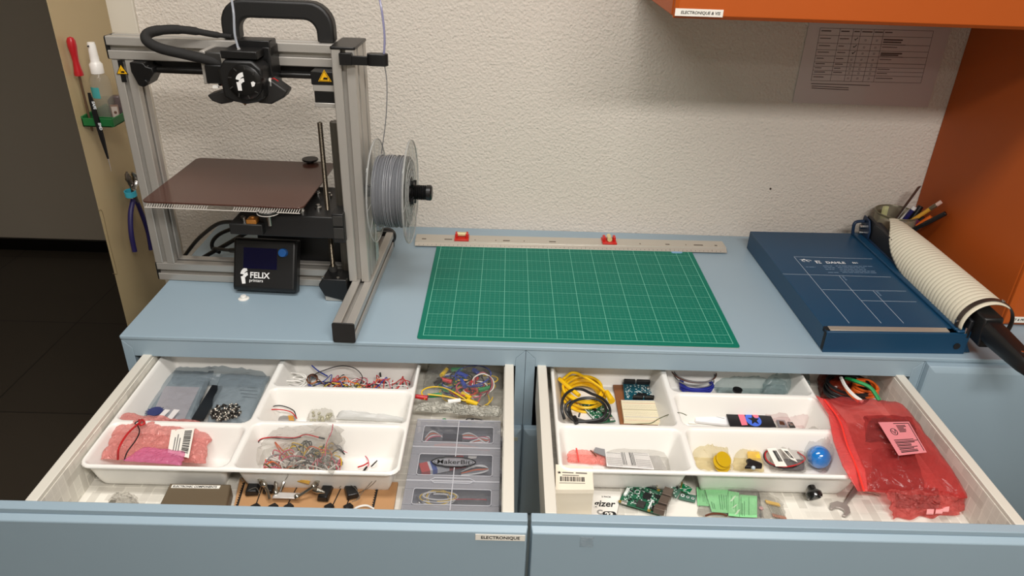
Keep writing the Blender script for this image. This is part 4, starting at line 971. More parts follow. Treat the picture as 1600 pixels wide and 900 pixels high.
# small picture card and dark box in the holder
pc = PY(181, 178, .372)
o = empty('picture_card', (pc.x, .372, hz0+.003), .25, 'small clear card with a portrait standing at the right of the green holder', 'card')
MB().bx(-.0075, .0075, 0, .0012, 0, .034).build('card', mat('card_brown', (136, 110, 96), .3), o)
MB().bx(-.0060, .0055, -.0004, 0, .003, .030).build('picture', mat('card_photo', (196, 182, 172), .4), o)
MB().lathe([(.0001, -.0006), (.0030, -.0006), (.0030, 0)], (0, 0, .018), (0, 1, 0), 14).build('portrait', mat('portrait_tone', (104, 72, 60), .6), o)
o = empty('small_case', (HX1-.012, .388, hz0+.003), .15, 'small rounded smoky plastic case behind the picture card in the green holder', 'case')
b = MB(); b.prism([(-.014, 0), (.014, 0), (.014, .040), (.010, .047), (-.006, .047), (-.014, .038)], 0, .018, 'xzy'); b.build('case_body', film('case_smoke', (110, 96, 100), .6, bump=None), o, bevel=.002)
# pliers held by a cyan band
pv = PX(212, 308, -.150)
pl = empty('pliers', pv, 0, 'cutting pliers with dark purple handles hanging from a cyan band on the cream jamb', 'pliers')
def PP(x, y, X=-.150): return PX(x, y, X)-pv
PUR = mat('grip_purple', (38, 32, 88), .42)
PV2 = PP(212, 308)
MB().tube([PP(208, 312), PP(204, 335), PP(205, 365), PP(210.5, 393)], .0058, 12, 6, flat=.8).build('handle', PUR, pl)
MB().tube([PP(213, 313), PP(222, 335), PP(231, 362), PP(236, 390)], .0060, 12, 6, flat=.8).build('handle', PUR, pl)
hm = mat('plier_steel', (120, 112, 104), .3, metal=.8)
q = MB(); q.tube([PP(214, 316), PP(209, 302), PP(207, 292)], .0052, 10, 4); q.tube([PP(207, 296), PP(203, 284), PP(199, 276), PP(198, 268)], .005, 10, 4, flat=.7, radii=[.005, .007, .0085, .0065, .003]); q.build('jaw', hm, pl)
q = MB(); q.tube([PP(209, 296, -.143), PP(212, 284, -.143), PP(210, 275, -.143), PP(206, 269, -.143)], .005, 10, 4, flat=.7, radii=[.006, .0075, .008, .006, .0028]); q.build('jaw', STEEL, pl)
MB().cyl(PP(210, 296, -.141), PP(210, 296, -.156), .0035, n=12).build('pivot', hm, pl)
q = MB(); c_ = PP(204, 302); q.M = Matrix.Translation(c_) @ Matrix.Rotation(.12, 4, 'X'); q.lathe([(.0125, -.0065), (.0125, .0065), (.0110, .0065), (.0110, -.0065), (.0125, -.0065)], (0, 0, 0), (0, 0, 1), 28)
band = q.build('cyan_band', mat('band_cyan', (70, 190, 216), .5), None); band.location = pv; tag(band, 'bright cyan band looped on the cream jamb, holding the pliers', 'band')
print('SECTION counter ok')

# ================================================================== DRAWER TRAYS
def sd_rr(x, y, x0, x1, y0, y1, r):
    cx, cy = (x0+x1)/2, (y0+y1)/2; qx = abs(x-cx)-(x1-x0)/2+r; qy = abs(y-cy)-(y1-y0)/2+r
    return math.hypot(max(qx, 0), max(qy, 0))+min(max(qx, qy), 0)-r
TRIM = -.055; TFL = -.1115
def tray(x0, x1, y0, y1, cells, label):
    """thermoformed organiser tray: a height field with rounded sloping compartments"""
    r = .022; st_ = .0022; nx = int((x1-x0)/st_)+1; ny = int((y1-y0)/st_)+1
    H = TRIM-TFL; v = []
    cx, cy = (x0+x1)/2, (y0+y1)/2
    for j in range(ny+1):
        for i in range(nx+1):
            x = x0+(x1-x0)*i/nx; y = y0+(y1-y0)*j/ny
            # pull points outside the rounded outline onto it
            d = sd_rr(x, y, x0, x1, y0, y1, r); out = d > .0001
            if out:
                ccx = x0+r if x < cx else x1-r; ccy = y0+r if y < cy else y1-r; l = math.hypot(x-ccx, y-ccy); k = r/l
                x = ccx+(x-ccx)*k; y = ccy+(y-ccy)*k
            z = 0
            for a, b2, c, dd in cells:
                s_ = -sd_rr(x, y, a, b2, c, dd, .014)
                if s_ > 0:
                    t = s_/.019
                    h = H*(3*min(t, 1)**2-2*min(t, 1)**3)*.25+H*.75*min(1, t)
                    z = max(z, min(h, H))
            dr_ = sd_rr(x, y, x0, x1, y0, y1, r)
            if dr_ > -.0035: z += .0045*(1+dr_/.0035)
            v.append((x-x0, y-y0, TRIM-z-TFL))
    f = []
    for j in range(ny):
        for i in range(nx):
            ids = (j*(nx+1)+i, j*(nx+1)+i+1, (j+1)*(nx+1)+i+1, (j+1)*(nx+1)+i)
            o_ = [sd_rr(x0+(x1-x0)*(k % (nx+1))/nx, y0+(y1-y0)*(k//(nx+1))/ny, x0, x1, y0, y1, r) > .0001 for k in ids]
            if all(o_): continue
            f.append(ids)
    b = MB(); b.add(v, f); o = b.build('organiser_tray', WHITE_PLASTIC, None, fix=False, angle=80)
    bm = bmesh.new(); bm.from_mesh(o.data); bmesh.ops.delete(bm, geom=[q_ for q_ in bm.verts if not q_.link_faces], context='VERTS'); bm.to_mesh(o.data); bm.free()
    o.data.polygons.foreach_set('use_smooth', [True]*len(o.data.polygons))
    md = o.modifiers.new('s', 'SOLIDIFY'); md.thickness = .0018; md.offset = -1
    o.location = (x0, y0, TFL); tag(o, label, 'tray'); return o
LX0, LX1 = .054, .5460
tray(LX0, LX1, -.284, .055, [(.060, .281, -.171, .049), (.060, .281, -.278, -.179), (.289, .540, -.065, .049), (.289, .540, -.163, -.073), (.289, .540, -.278, -.171)],
     'white plastic organiser tray with five compartments in the left open drawer')
tray(.790, 1.2740, -.266, .062, [(.796, 1.000, -.150, .056), (.796, 1.000, -.260, -.158), (1.009, 1.268, -.051, .056), (1.009, 1.268, -.148, -.059), (1.009, 1.268, -.260, -.156)],
     'white plastic organiser tray with five compartments in the right open drawer')

# ================================================================== DRAWER CONTENTS: helpers
def bag(name, c, h, mt, label, cat='bag', wr=.003, seed=0, edge=.35, parent=None, nu=26, nv=20, group=None, flat=False):
    """soft bag from four corner points (near-left, near-right, far-right, far-left), puffed by h"""
    c = [Vector(p_) for p_ in c]; o0 = sum(c, Vector())/4; top = []; bot = []
    for j in range(nv+1):
        for i in range(nu+1):
            u, v_ = i/nu, j/nv
            p_ = (c[0]*(1-u)+c[1]*u)*(1-v_)+(c[3]*(1-u)+c[2]*u)*v_
            e = (1-abs(2*u-1)**3)*(1-abs(2*v_-1)**3)
            nz_ = noise.noise(Vector((u*5+seed, v_*5, seed*1.7)))*.6+abs(noise.noise(Vector((u*11+seed, v_*9+3, seed))))*.9
            z = e**edge*h+wr*nz_*(.35+.65*e)
            sx_ = wr*.8*noise.noise(Vector((v_*6, seed+9, u*2))); sy_ = wr*.8*noise.noise(Vector((u*6, seed+4, v_*2)))
            top.append(p_-o0+Vector((sx_, sy_, max(z, .0004)))); bot.append(p_-o0+Vector((sx_, sy_, 0)))
    n = nu+1; N_ = len(top); f = []
    for j in range(nv):
        for i in range(nu):
            a = j*n+i; f.append((a, a+1, a+n+1, a+n)); f.append((N_+a, N_+a+n, N_+a+n+1, N_+a+1))
    ring = [i for i in range(n)]+[j*n+nu for j in range(1, nv+1)]+[nv*n+i for i in range(nu-1, -1, -1)]+[j*n for j in range(nv-1, 0, -1)]
    for k in range(len(ring)): a, b2 = ring[k], ring[(k+1) % len(ring)]; f.append((a, N_+a, N_+b2, b2))
    b = MB(); b.add(top+bot, f); o = b.build(name, mt, parent, fix=False, angle=70)
    if parent is None: o.location = o0; tag(o, label, cat, group)
    else: o.location = o0
    return o
def Q(z, *pts): return [PZ(x, y, z) for x, y in pts]
def lead(name, pts, r_, mt, label, cat='wire', group=None, k=6, n=6, ends=None):
    pts = [Vector(p_) for p_ in pts]; o0 = pts[0].copy()
    o = MB().tube([p_-o0 for p_ in pts], r_, n, k).build(name, mt); o.location = o0; tag(o, label, cat, group)
    if ends:
        for a, b2 in ((pts[0], pts[1]), (pts[-1], pts[-2])):
            d = (a-b2).normalized(); MB().cyl(a-o0-d*.002, a-o0+d*ends[0], ends[1], n=6).build('plug', ends[2], o)
    return o
def coil(c, rx, ry, z0, turns, jit, h, seed=0, n=26, tilt=0.):
    rnd = random.Random(seed); P = []
    ph = rnd.random()*6
    for i in range(int(turns*n)):
        a = 2*PI*i/n; t_ = a/2/PI
        kx = 1+jit*math.sin(1.7*t_+ph)+jit*.6*math.sin(a*.37+ph*2); ky = 1+jit*math.cos(1.3*t_+ph)
        P.append(Vector((c[0]+rx*kx*math.cos(a+tilt)+jit*.2*rx*math.sin(t_*2.1), c[1]+ry*ky*math.sin(a+tilt), z0+h*(.5+.5*math.sin(t_*2.3+ph))+h*.25*math.sin(a*.8))))
    return P
def sheet(name, c, th, mt, label=None, cat=None, parent=None, group=None, bevel=0):
    c = [Vector(p_) for p_ in c]; o0 = c[0].copy(); n_ = (c[1]-c[0]).cross(c[3]-c[0]).normalized()
    if n_.z < 0: n_ = -n_
    c2 = [p_-o0 for p_ in c]; o = MB().hexa(c2, [p_+n_*th for p_ in c2]).build(name, mt, parent, bevel=bevel); o.location = o0
    if parent is None: tag(o, label, cat, group)
    return o
def cell_wires(n, x0, x1, y0, y1, z0, h, cols, where, seed, r_=.0008, group=None, name='jumper_wire', ends=True):
    rnd = random.Random(seed)
    for i in range(n):
        k = cols[i % len(cols)]; m_ = rnd.choice((4, 5, 6)); cx = rnd.uniform(x0+.02, x1-.02); cy = rnd.uniform(y0+.01, y1-.01); ang = rnd.uniform(0, 6.28); P = []
        for j in range(m_):
            P.append((min(x1, max(x0, cx)), min(y1, max(y0, cy)), z0+rnd.random()*h))
            ang += rnd.uniform(-1.1, 1.1); cx += math.cos(ang)*rnd.uniform(.012, .028); cy += math.sin(ang)*rnd.uniform(.006, .02)
            if not (x0 < cx < x1 and y0 < cy < y1): ang += 2.2
        P[0] = (P[0][0], P[0][1], z0); P[-1] = (P[-1][0], P[-1][1], z0+.002)
        lead(name, P, r_, WIRE[k], 'thin %s wire in the tangle %s' % (k, where), 'wire', group, ends=(.008, .0013, WIRE['black']) if ends else None)
Z = TFL+.0022                                   # floor of the compartments
# ------------------------------------------------------------------ left drawer, left column
# two silver bags in the big compartment
b1 = bag('antistatic_bag', Q(Z+.012, (222, 657), (300, 659), (334, 582), (256, 578)), .008, SILV, 'silvery clear zip bag holding a pale pink card, left one in the big compartment', wr=.004, seed=1)
sheet('pink_card', Q(Z+.0115, (235, 655), (288, 656), (312, 606), (258, 604)), .0012, mat('card_pinkish', (214, 190, 190), .6), 'pale pink printed card inside the left silvery bag', 'card')
q_ = MB(); o0 = PZ(243, 646, Z+.016); rnd = random.Random(4)
for i in range(14):
    a = 2*PI*i/14; q_.add([(.011*math.cos(a-.16), .009*math.sin(a-.16), 0), (.011*math.cos(a+.16), .009*math.sin(a+.16), 0), (.017*math.cos(a), .014*math.sin(a), 0), (.011*math.cos(a-.16), .009*math.sin(a-.16), .001), (.011*math.cos(a+.16), .009*math.sin(a+.16), .001), (.017*math.cos(a), .014*math.sin(a), .001)], [(0, 2, 1), (3, 4, 5), (0, 1, 4, 3), (1, 2, 5, 4), (2, 0, 3, 5)])
q_.cyl((0, 0, 0), (0, 0, .0012), .0125, n=20); o0.z += .004; o = q_.build('gear_shaped_board', mat('navy_board', (44, 52, 104), .4)); o.location = o0; tag(o, 'dark blue toothed round board in the left silvery bag', 'circuit board')
for (a, b2, c, d) in (((258, 640), (266, 641), (250, 657), (242, 656)), ((272, 640), (281, 641), (268, 656), (259, 656))):
    sheet('ribbon_strip', Q(Z+.0205, d, c, b2, a), .0008, mat('ribbon_white', (226, 222, 220), .5), 'short white ribbon strip from the blue toothed board', 'ribbon', group='white ribbon strips in the left silvery bag')
sheet('black_strip_pack', Q(Z+.014, (300, 657), (318, 658), (348, 606), (332, 604)), .004, mat('pack_black', (22, 24, 28), .3), 'narrow black strip lying between the two silvery bags', 'strip')
sheet('dark_bag_edge', Q(Z+.010, (296, 657), (302, 657), (336, 576), (328, 576)), .002, mat('bag_dark_edge', (40, 46, 54), .3), 'black edge strip along the right side of the left silvery bag', 'strip')
bag('antistatic_bag', Q(Z+.012, (324, 660), (390, 661), (422, 588), (345, 584)), .010, SILV, 'silvery clear zip bag with a round cluster of shiny beads, right one', wr=.004, seed=5)
bag('antistatic_bag', Q(Z+.004, (250, 600), (410, 604), (418, 578), (265, 574)), .014, SILV, 'crumpled silvery bag at the back of the big left compartment', wr=.008, seed=8)
bc_ = PZ(353, 645, Z+.020); rnd = random.Random(9); bd_m = [mat('bead_silver', (196, 190, 180), .18, metal=.9), mat('bead_dark', (50, 46, 42), .25, metal=.6)]
pk = empty('bead_cluster', bc_, 0, 'round cluster of shiny silver and black beads in the right silvery bag', 'beads')
for k in range(2):
    q_ = MB()
    for i in range(95):
        a = rnd.uniform(0, 6.28); rr = .026*math.sqrt(rnd.random()); q_.sphere((rr*math.cos(a), rr*.9*math.sin(a), rnd.uniform(0, .004)), .0024, n=6)
    o = q_.build('beads', bd_m[k], pk); o['kind'] = 'stuff'
for i in range(4):
    A, B_ = PZ(372+i*2.2, 604+i*5.2, Z+.024), PZ(403-i*.5, 606+i*5.2, Z+.024)
    lead('printed_line', [A, (A+B_)/2, B_], .0004, mat('line_grey', (70, 78, 84), .6), 'thin grey rule printed on the right silvery bag', 'line', 'rules printed on the right silvery bag', k=1, n=4)
# pink bubble bag with label
bag('bubble_wrap_bag', [PZ(157, 718, -.070), PZ(322, 724, -.076), PZ(330, 664, Z+.030), PZ(190, 648, -.066)], .014, mat('pink_bubble', (1, 1, 1), .3) if False else film('pink_bubble', (255, 172, 164), .52, rough=.10, bump=(110, .7, .005), spec=1.), 'crinkled pink bubble wrap bag with a barcode label in the front left compartment', wr=.010, seed=11, nu=44, nv=34)
def barcode(name, c, mt, label, parent_lbl=None, bars=14, seed=0, group=None, span=(.12, .88), rows=(.1, .55)):
    c = [Vector(p_) for p_ in c]; o = sheet(name, c, .0006, mt, label, 'label', group=group); o0 = c[0]; rnd = random.Random(seed); q = MB()
    def at(u, v_): return (c[0]*(1-u)+c[1]*u)*(1-v_)+(c[3]*(1-u)+c[2]*u)*v_-o0+Vector((0, 0, .0008))
    u = span[0]
    while u < span[1]:
        w_ = rnd.choice((.012, .02, .035)); q.hexa([at(u, rows[0]), at(u+w_, rows[0]), at(u+w_, rows[1]), at(u, rows[1])], [x+Vector((0, 0, .0002)) for x in (at(u, rows[0]), at(u+w_, rows[0]), at(u+w_, rows[1]), at(u, rows[1]))]); u += w_+rnd.choice((.015, .025))
    q.build('barcode', INK, o); q = MB()
    for k in range(3):
        v_ = rows[1]+.12+k*.11; e = rnd.uniform(.5, .85)
        if v_ < .92: q.hexa([at(.12, v_), at(e, v_), at(e, v_+.04), at(.12, v_+.04)], [x+Vector((0, 0, .0002)) for x in (at(.12, v_), at(e, v_), at(e, v_+.04), at(.12, v_+.04))])
    if q.v: q.build('small_print', mat('print_grey', (96, 94, 96), .6), o)
    return o
zz_ = -.0600
barcode('barcode_label', [PZ(262, 707, zz_+.003), PZ(268, 672, zz_+.004), PZ(304, 669, zz_+.004), PZ(295, 716, zz_+.003)][::-1], LABEL_W, 'white barcode label on the pink bubble wrap bag', seed=3, rows=(.08, .40))
lead('wire_loop', [PZ(184, 718, -.066), PZ(186, 700, -.045), PZ(199, 678, -.040), PZ(216, 662, -.046), PZ(222, 656, -.050), PZ(226, 661, -.047), PZ(219, 664, -.047), PZ(217, 656, -.05)], .0016, WIRE['red'], 'red wire looping over the pink bubble wrap bag')
lead('wire_loop', [PZ(194, 720, -.066), PZ(199, 706, -.047), PZ(212, 688, -.043), PZ(218, 674, -.043), PZ(214, 664, -.048), PZ(211, 661, -.048), PZ(222, 655, -.049)], .0010, WIRE['black'], 'thin black wire looping over the pink bubble wrap bag')
bag('purple_bag', [PZ(192, 720, -.055), PZ(283, 727, -.055), PZ(292, 706, -.058), PZ(225, 699, -.056)], .005, film('purple_film', (226, 140, 180), .4), 'folded purple pink film bag at the front of the pink bubble bag', wr=.004, seed=6)
# ------------------------------------------------------------------ left drawer, middle column
yb0, yb1 = -.050, .028
P_ = coil((PZ(459, 597, Z+.015).x, PZ(459, 597, Z+.015).y), .022, .014, Z+.008, 6.5, .10, .016, 3)
lead('wire_coil', P_, .0012, WIRE['white'], 'loose white wire coil at the left of the back compartment', k=2)
cell_wires(64, .335, .522, -.040, .020, Z+.002, .022, ['black', 'red', 'black', 'white', 'olive', 'pink', 'blue', 'red', 'orange', 'yellow', 'black', 'brown'], 'in the back middle compartment', 21, .0009, 'jumper wires tangled in the back middle compartment')
lead('wire_arch', [PZ(487, 588, Z+.010), PZ(500, 581, Z+.030), PZ(530, 572, Z+.040), PZ(553, 575, Z+.036), PZ(566, 588, Z+.022), PZ(562, 602, Z+.010)], .0009, WIRE['black'], 'black wire arching high over the tangle in the back middle compartment')
lead('blue_lead', [PZ(487, 571, Z+.034), PZ(498, 580, Z+.026), PZ(512, 588, Z+.014)], .0013, WIRE['blue'], 'dark blue wire with bent end above the back middle tangle')
o = empty('piezo_disc', PZ(488, 592, Z+.012), 0, 'round silver and copper disc among the back middle wires', 'disc', rot=(.5, 0, 0)); MB().cyl((0, 0, 0), (0, 0, .0006), .011, n=24).build('brass_plate', mat('disc_copper', (150, 96, 66), .3, metal=.7), o); MB().cyl((0, 0, .0006), (0, 0, .0010), .0085, n=24).build('silver_face', STEEL, o)
o = lead('black_connector', [PZ(594, 582, Z+.022), PZ(595, 589, Z+.014)], .0016, BLACK, 'small upright black connector near the right of the back middle tangle', 'connector')
# middle compartment
bp_ = empty('battery_pack', PZ(424, 659, Z+.001), 0, 'flat silver battery with amber tape and two curled leads', 'battery')
A = PZ(418, 661, Z+.001); B_ = PZ(463, 652, Z+.001)
sheet('cell', [A-bp_.location, PZ(461, 661, Z)-bp_.location, PZ(463, 652, Z)-bp_.location, PZ(452, 650, Z)-bp_.location], .006, mat('cell_silver', (150, 148, 146), .3, metal=.5), parent=bp_, bevel=.001)
sheet('amber_tape', [PZ(452, 661, Z)-bp_.location, PZ(460, 661, Z)-bp_.location, PZ(458, 650, Z)-bp_.location, PZ(450, 651, Z)-bp_.location], .0066, mat('amber_tape', (196, 140, 40), .35), parent=bp_)
for k, ps in (('black', [(463, 652), (458, 641), (440, 634), (425, 636), (415, 648), (412, 660)]), ('red', [(464, 654), (455, 644), (438, 640), (420, 641), (411, 650), (409, 660)])):
    MB().tube([PZ(x, y, Z+h_)-bp_.location for (x, y), h_ in zip(ps, (.008, .022, .030, .030, .018, .006))], .0010, 6).build('battery_lead', WIRE[k], bp_, label=k+' lead')
bag('small_clear_bag', Q(Z+.002, (478, 660), (524, 661), (522, 636), (497, 634)), .018, CLEAR2, 'small clear bag of pale clear beads in the middle compartment', wr=.008, seed=14)
rnd = random.Random(5); q_ = MB(); c0 = PZ(504, 654, Z+.002)
for i in range(60): q_.sphere((rnd.uniform(-.017, .017), rnd.uniform(-.012, .016), rnd.uniform(.002, .013)), .0026, n=6)
o = q_.build('clear_beads', mat('led_beads', (222, 218, 190), .2, trans=.4)); o.location = c0; tag(o, 'heap of tiny pale clear beads inside the small clear bag', 'beads', kind='stuff')
bag('grey_pouch', [PZ(524, 655, Z+.008), PZ(640, 660, Z+.001), PZ(636, 651, Z+.005), PZ(534, 637, Z+.018)], .006, mat('pouch_grey', (190, 190, 186), .35), 'long flat pale grey foil strip tapering right in the middle compartment', wr=.003, seed=17)
# front right compartment of the left tray
yy = PZ(470, 710, Z+.01)
cell_wires(80, .325, .440, -.255, -.185, Z+.006, .026, ['white', 'grey', 'white', 'olive', 'orange', 'grey', 'black', 'white', 'pink', 'yellow'], 'inside the clear bag of the front compartment', 33, .0010, 'wires bundled in the clear bag in the front compartment', ends=False)
bag('wire_bag', [PZ(395, 726, Z+.004), PZ(512, 735, -.052), PZ(538, 672, -.050), PZ(420, 678, Z+.012)], .026, CLEAR2, 'clear zip bag stuffed with grey and coloured wires, front middle compartment', wr=.012, seed=19, nu=40, nv=30)
bag('bag_flap', [PZ(503, 720, -.052), PZ(520, 744, -.052), PZ(540, 690, -.048), PZ(520, 665, -.047)], .003, CLEAR2, 'pointed clear flap of the wire bag hanging over the tray rim', wr=.006, seed=22)
lead('zip_line', [PZ(520, 663, -.045), PZ(518, 675, -.044), PZ(510, 693, -.043), PZ(508, 712, -.044)], .0008, WIRE['pink'], 'pink zip line along the clear wire bag')
lead('bag_lead', [PZ(400, 697, Z+.020), PZ(408, 686, Z+.032), PZ(430, 683, Z+.04), PZ(460, 684, Z+.045), PZ(478, 679, Z+.05), PZ(500, 684, Z+.045)], .0011, WIRE['red'], 'red wire lying over the top of the clear wire bag', ends=(.008, .0016, WIRE['black']))
lead('bag_lead', [PZ(402, 698, Z+.020), PZ(406, 688, Z+.030), PZ(420, 684, Z+.036), PZ(450, 686, Z+.042), PZ(470, 683, Z+.046)], .0009, WIRE['black'], 'black wire lying over the top of the clear wire bag')
lead('twin_lead', [PZ(535, 704, Z+.012), PZ(548, 709, Z+.006), PZ(565, 710, Z+.003), PZ(574, 716, Z+.004), PZ(576, 726, Z+.003), PZ(572, 731, Z+.002)], .0008, WIRE['pink'], 'thin pink lead with black plug at the right of the front compartment', ends=(.009, .0018, WIRE['black']))
lead('red_lead_stub', [PZ(559, 730, Z+.003), PZ(568, 727, Z+.005), PZ(575, 723, Z+.003)], .0012, WIRE['red'], 'short red lead end at the right of the front compartment')
lead('plug_pin', [PZ(580, 729, Z+.002), PZ(585, 724, Z+.006), PZ(589, 720, Z+.003)], .0012, WIRE['black'], 'black plug pin lying furthest right in the front compartment', 'plug')
print('SECTION left tray ok')

# ------------------------------------------------------------------ left drawer, right side: alligator leads, component box
rnd = random.Random(12); LF = DFL+.001
ax0, ax1, ay0, ay1 = .5620, .6950, -.095, .045
for i in range(22):
    k = ['yellow', 'red', 'green', 'black', 'white', 'blue', 'yellow', 'pink'][i % 8]; cx = rnd.uniform(ax0+.03, ax1-.03); cy = rnd.uniform(ay0+.035, ay1-.04)
    P_ = coil((cx, cy), rnd.uniform(.018, .032), rnd.uniform(.014, .028), LF+.012+rnd.random()*.025, rnd.uniform(.7, 1.6), .12, .014, 100+i, tilt=rnd.uniform(0, 6))
    P_ = [Vector((min(ax1, max(ax0, p_.x)), min(ay1, max(ay0, p_.y)), p_.z)) for p_ in P_]
    lead('clip_lead', P_, .0013, WIRE[k], '%s test lead in the clear bag behind the divided box' % k, 'test lead', 'test leads in the clear bag at the back right of the left drawer', k=2)
def clip(k, x, y, z, rz, ln=.030):
    o = empty('alligator_clip', PZ(x, y, z), rz, '%s alligator clip lying in the bag of test leads' % k, 'clip', 'alligator clips in the bag of test leads')
    q = MB(); q.cyl((0, 0, 0), (ln*.75, 0, .001), .0046, .0038, 10); q.build('sleeve', WIRE[k], o); q = MB(); q.hexa([(ln*.7, -.003, -.0015), (ln, -.0012, 0), (ln, .0012, 0), (ln*.7, .003, -.0015)], [(ln*.7, -.003, .003), (ln, -.0012, .0012), (ln, .0012, .0012), (ln*.7, .003, .003)]); q.build('jaw', STEEL, o)
zc = LF+.045
for k, x, y, rz in (('yellow', 690, 587, 1.2), ('blue', 716, 583, -.6), ('yellow', 722, 615, -.7), ('yellow', 730, 626, -.5), ('red', 706, 597, 2.8), ('red', 735, 600, 1.0), ('blue', 727, 604, 2.0), ('green', 748, 610, .4), ('red', 668, 622, 3.0), ('blue', 730, 590, 2.4), ('green', 705, 578, .2), ('blue', 740, 578, -.9), ('black', 680, 600, .9), ('green', 690, 617, -2.9), ('white', 700, 628, .2)):
    clip(k, x, y, zc, rz)
for i, k in enumerate(('white', 'brown', 'pink', 'black')):
    lead('hook_lead', [PZ(738+i*1.5, 602, zc), PZ(741+i, 590-i*.5, zc+.006), PZ(755, 584-i, zc+.010), PZ(769-i, 592, zc+.008), PZ(771-i*1.5, 606, zc+.004), PZ(760-i, 616+i, zc)], .0013, WIRE[k], '%s lead of the thick bundle hooped at the right of the test lead bag' % k, 'test lead')
lead('yellow_hoop', [PZ(664, 624, zc), PZ(659, 612, zc+.006), PZ(672, 605, zc+.008), PZ(694, 606, zc+.008), PZ(716, 617, zc+.006), PZ(728, 626, zc+.002), PZ(700, 620, zc+.004), PZ(668, 616, zc+.008)], .0013, WIRE['yellow'], 'yellow lead making the biggest loop in the bag of test leads', 'test lead')
bag('test_lead_bag', [PZ(655, 640, LF+.018), PZ(784, 648, LF+.018), PZ(790, 578, LF+.020), PZ(668, 572, LF+.020)], .044, film('clear_thin', (226, 226, 222), .09, rough=.15, bump=(70, 1., .006)), 'clear bag full of coloured test leads at the back right of the left drawer', wr=.010, seed=31, nu=40, nv=30)
bag('plastic_bag', [PZ(648, 642, LF+.030), PZ(780, 652, LF+.030), PZ(786, 638, LF+.040), PZ(656, 630, LF+.040)], .006, film('rim_film', (222, 220, 208), .6, bump=(80, 1., .005)), 'crumpled whitish plastic along the front of the test lead bag', wr=.006, seed=33)
cell_wires(16, .572, .690, -.110, -.095, LF+.002, .018, ['black', 'blue', 'green', 'black', 'grey'], 'between the test lead bag and the divided box', 41, .0010, 'dark wires behind the divided box')
# divided component box
BX0, BX1, BY0, BY1 = .5520, .7000, -.330, -.112; BH = .030; bz = DFL+.0005
cbx = empty('component_box', (BX0, BY0, bz), 0, 'frosted clear plastic box in three sections with a black badge, holding parts', 'box')
FRO = film('frosted_plastic', (190, 191, 197), .36, rough=.25, bump=None); FRL = film('frosted_rim', (205, 206, 212), .75, rough=.2, bump=None)
w_, d_ = BX1-BX0, BY1-BY0
b = MB(); t_ = .0016; b.prism(rrect(0, w_, 0, d_, .008), 0, t_)
b.bx(0, t_, .006, d_-.006, t_, BH-.006); b.bx(w_-t_, w_, .006, d_-.006, t_, BH-.006); b.bx(.006, w_-.006, 0, t_, t_, BH-.006); b.bx(.006, w_-.006, d_-t_, d_, t_, BH-.006)
secs = [(.004, .062), (.068, .142), (.148, .214)]
for a in (.065, .145): b.bx(t_, w_-t_, a-.0008, a+.0008, t_, BH-.006)
b.build('box_base', FRO, cbx)
for i, (a, c) in enumerate(secs):
    # frame around each window, then the thin window
    q = MB(); z0, z1 = BH-.006, BH
    wx0, wx1, wy0, wy1 = .015, w_-.013, a+.010, c-.014
    q.bx(.0005, w_-.0005, a-.003, wy0, z0+.003, z1); q.bx(.0005, w_-.0005, wy1, c+.003, z0+.003, z1); q.bx(.0005, wx0, wy0, wy1, z0+.003, z1); q.bx(wx1, w_-.0005, wy0, wy1, z0+.003, z1)
    ld = q.build('lid_section', FRO, cbx, bevel=.001)
    q = MB(); q.bx(wx0, wx1, wy0, wy1, z0+.0035, z0+.0043); q.build('window', film('window_clear', (206, 208, 214), .07, rough=.1, bump=None), ld)
    q = MB(); q.tube([(x, y, z1) for x, y in rrect(wx0, wx1, wy0, wy1, .004)], .0007, 5, 0, closed=True); q.build('window_edge', FRL, ld)
    q = MB(); q.bx(.001, w_-.001, c+.0018, c+.0038, z1-.001, z1+.0008); q.build('ridge', FRL, ld)
q = MB(); q.bx(w_*.5-.0008, w_*.5+.0008, .003, d_-.003, BH-.001, BH+.0006); q.build('centre_ridge', FRL, cbx)
q = MB(); q.tube([(.038, .0655, BH+.001), (.045, .060, BH+.001), (.100, .060, BH+.001), (.108, .0655, BH+.001), (.100, .071, BH+.001), (.045, .071, BH+.001)], .0009, 5, 1, closed=True); q.build('latch_outline', FRL, cbx)
for y_ in (.03, .10, .18): MB().bx(w_-.0005, w_+.003, y_-.006, y_+.006, .008, .022).build('hinge', FRO, cbx, bevel=.001)
# badge with writing
bdg = []
for i in range(48):
    a = 2*PI*i/48; sx_, sy_ = math.cos(a), math.sin(a)
    bdg.append((.0345*abs(sx_)**.72*(1 if sx_ > 0 else -1)*(1+.035*math.cos(6*a)), .0105*abs(sy_)**.9*(1 if sy_ > 0 else -1)*(1+.22*math.cos(2*a)**8*0+.12*(abs(sx_) < .3))))
bx_, by_ = .072, .1085
b = MB(); b.prism([(bx_+x, by_+y) for x, y in bdg], BH+.0002, BH+.0008); bg = b.build('badge', film('badge_clear', (170, 172, 178), .5, bump=None), cbx)
q = MB(); q.tube([(bx_+x, by_+y, BH+.0010) for x, y in bdg], .0009, 5, 0, closed=True); q.build('badge_outline', INK, bg)
q = MB(); q.tube([(bx_+x*.88, by_+y*.82, BH+.0009) for x, y in bdg], .0004, 4, 0, closed=True); q.build('badge_outline', INK, bg)
writing('badge_text', 'MakerBit', .0142, Matrix.Translation((bx_, by_-.0045, BH+.0008)), INK, bg, bold=.0001, align='CENTER', sx=1.05)
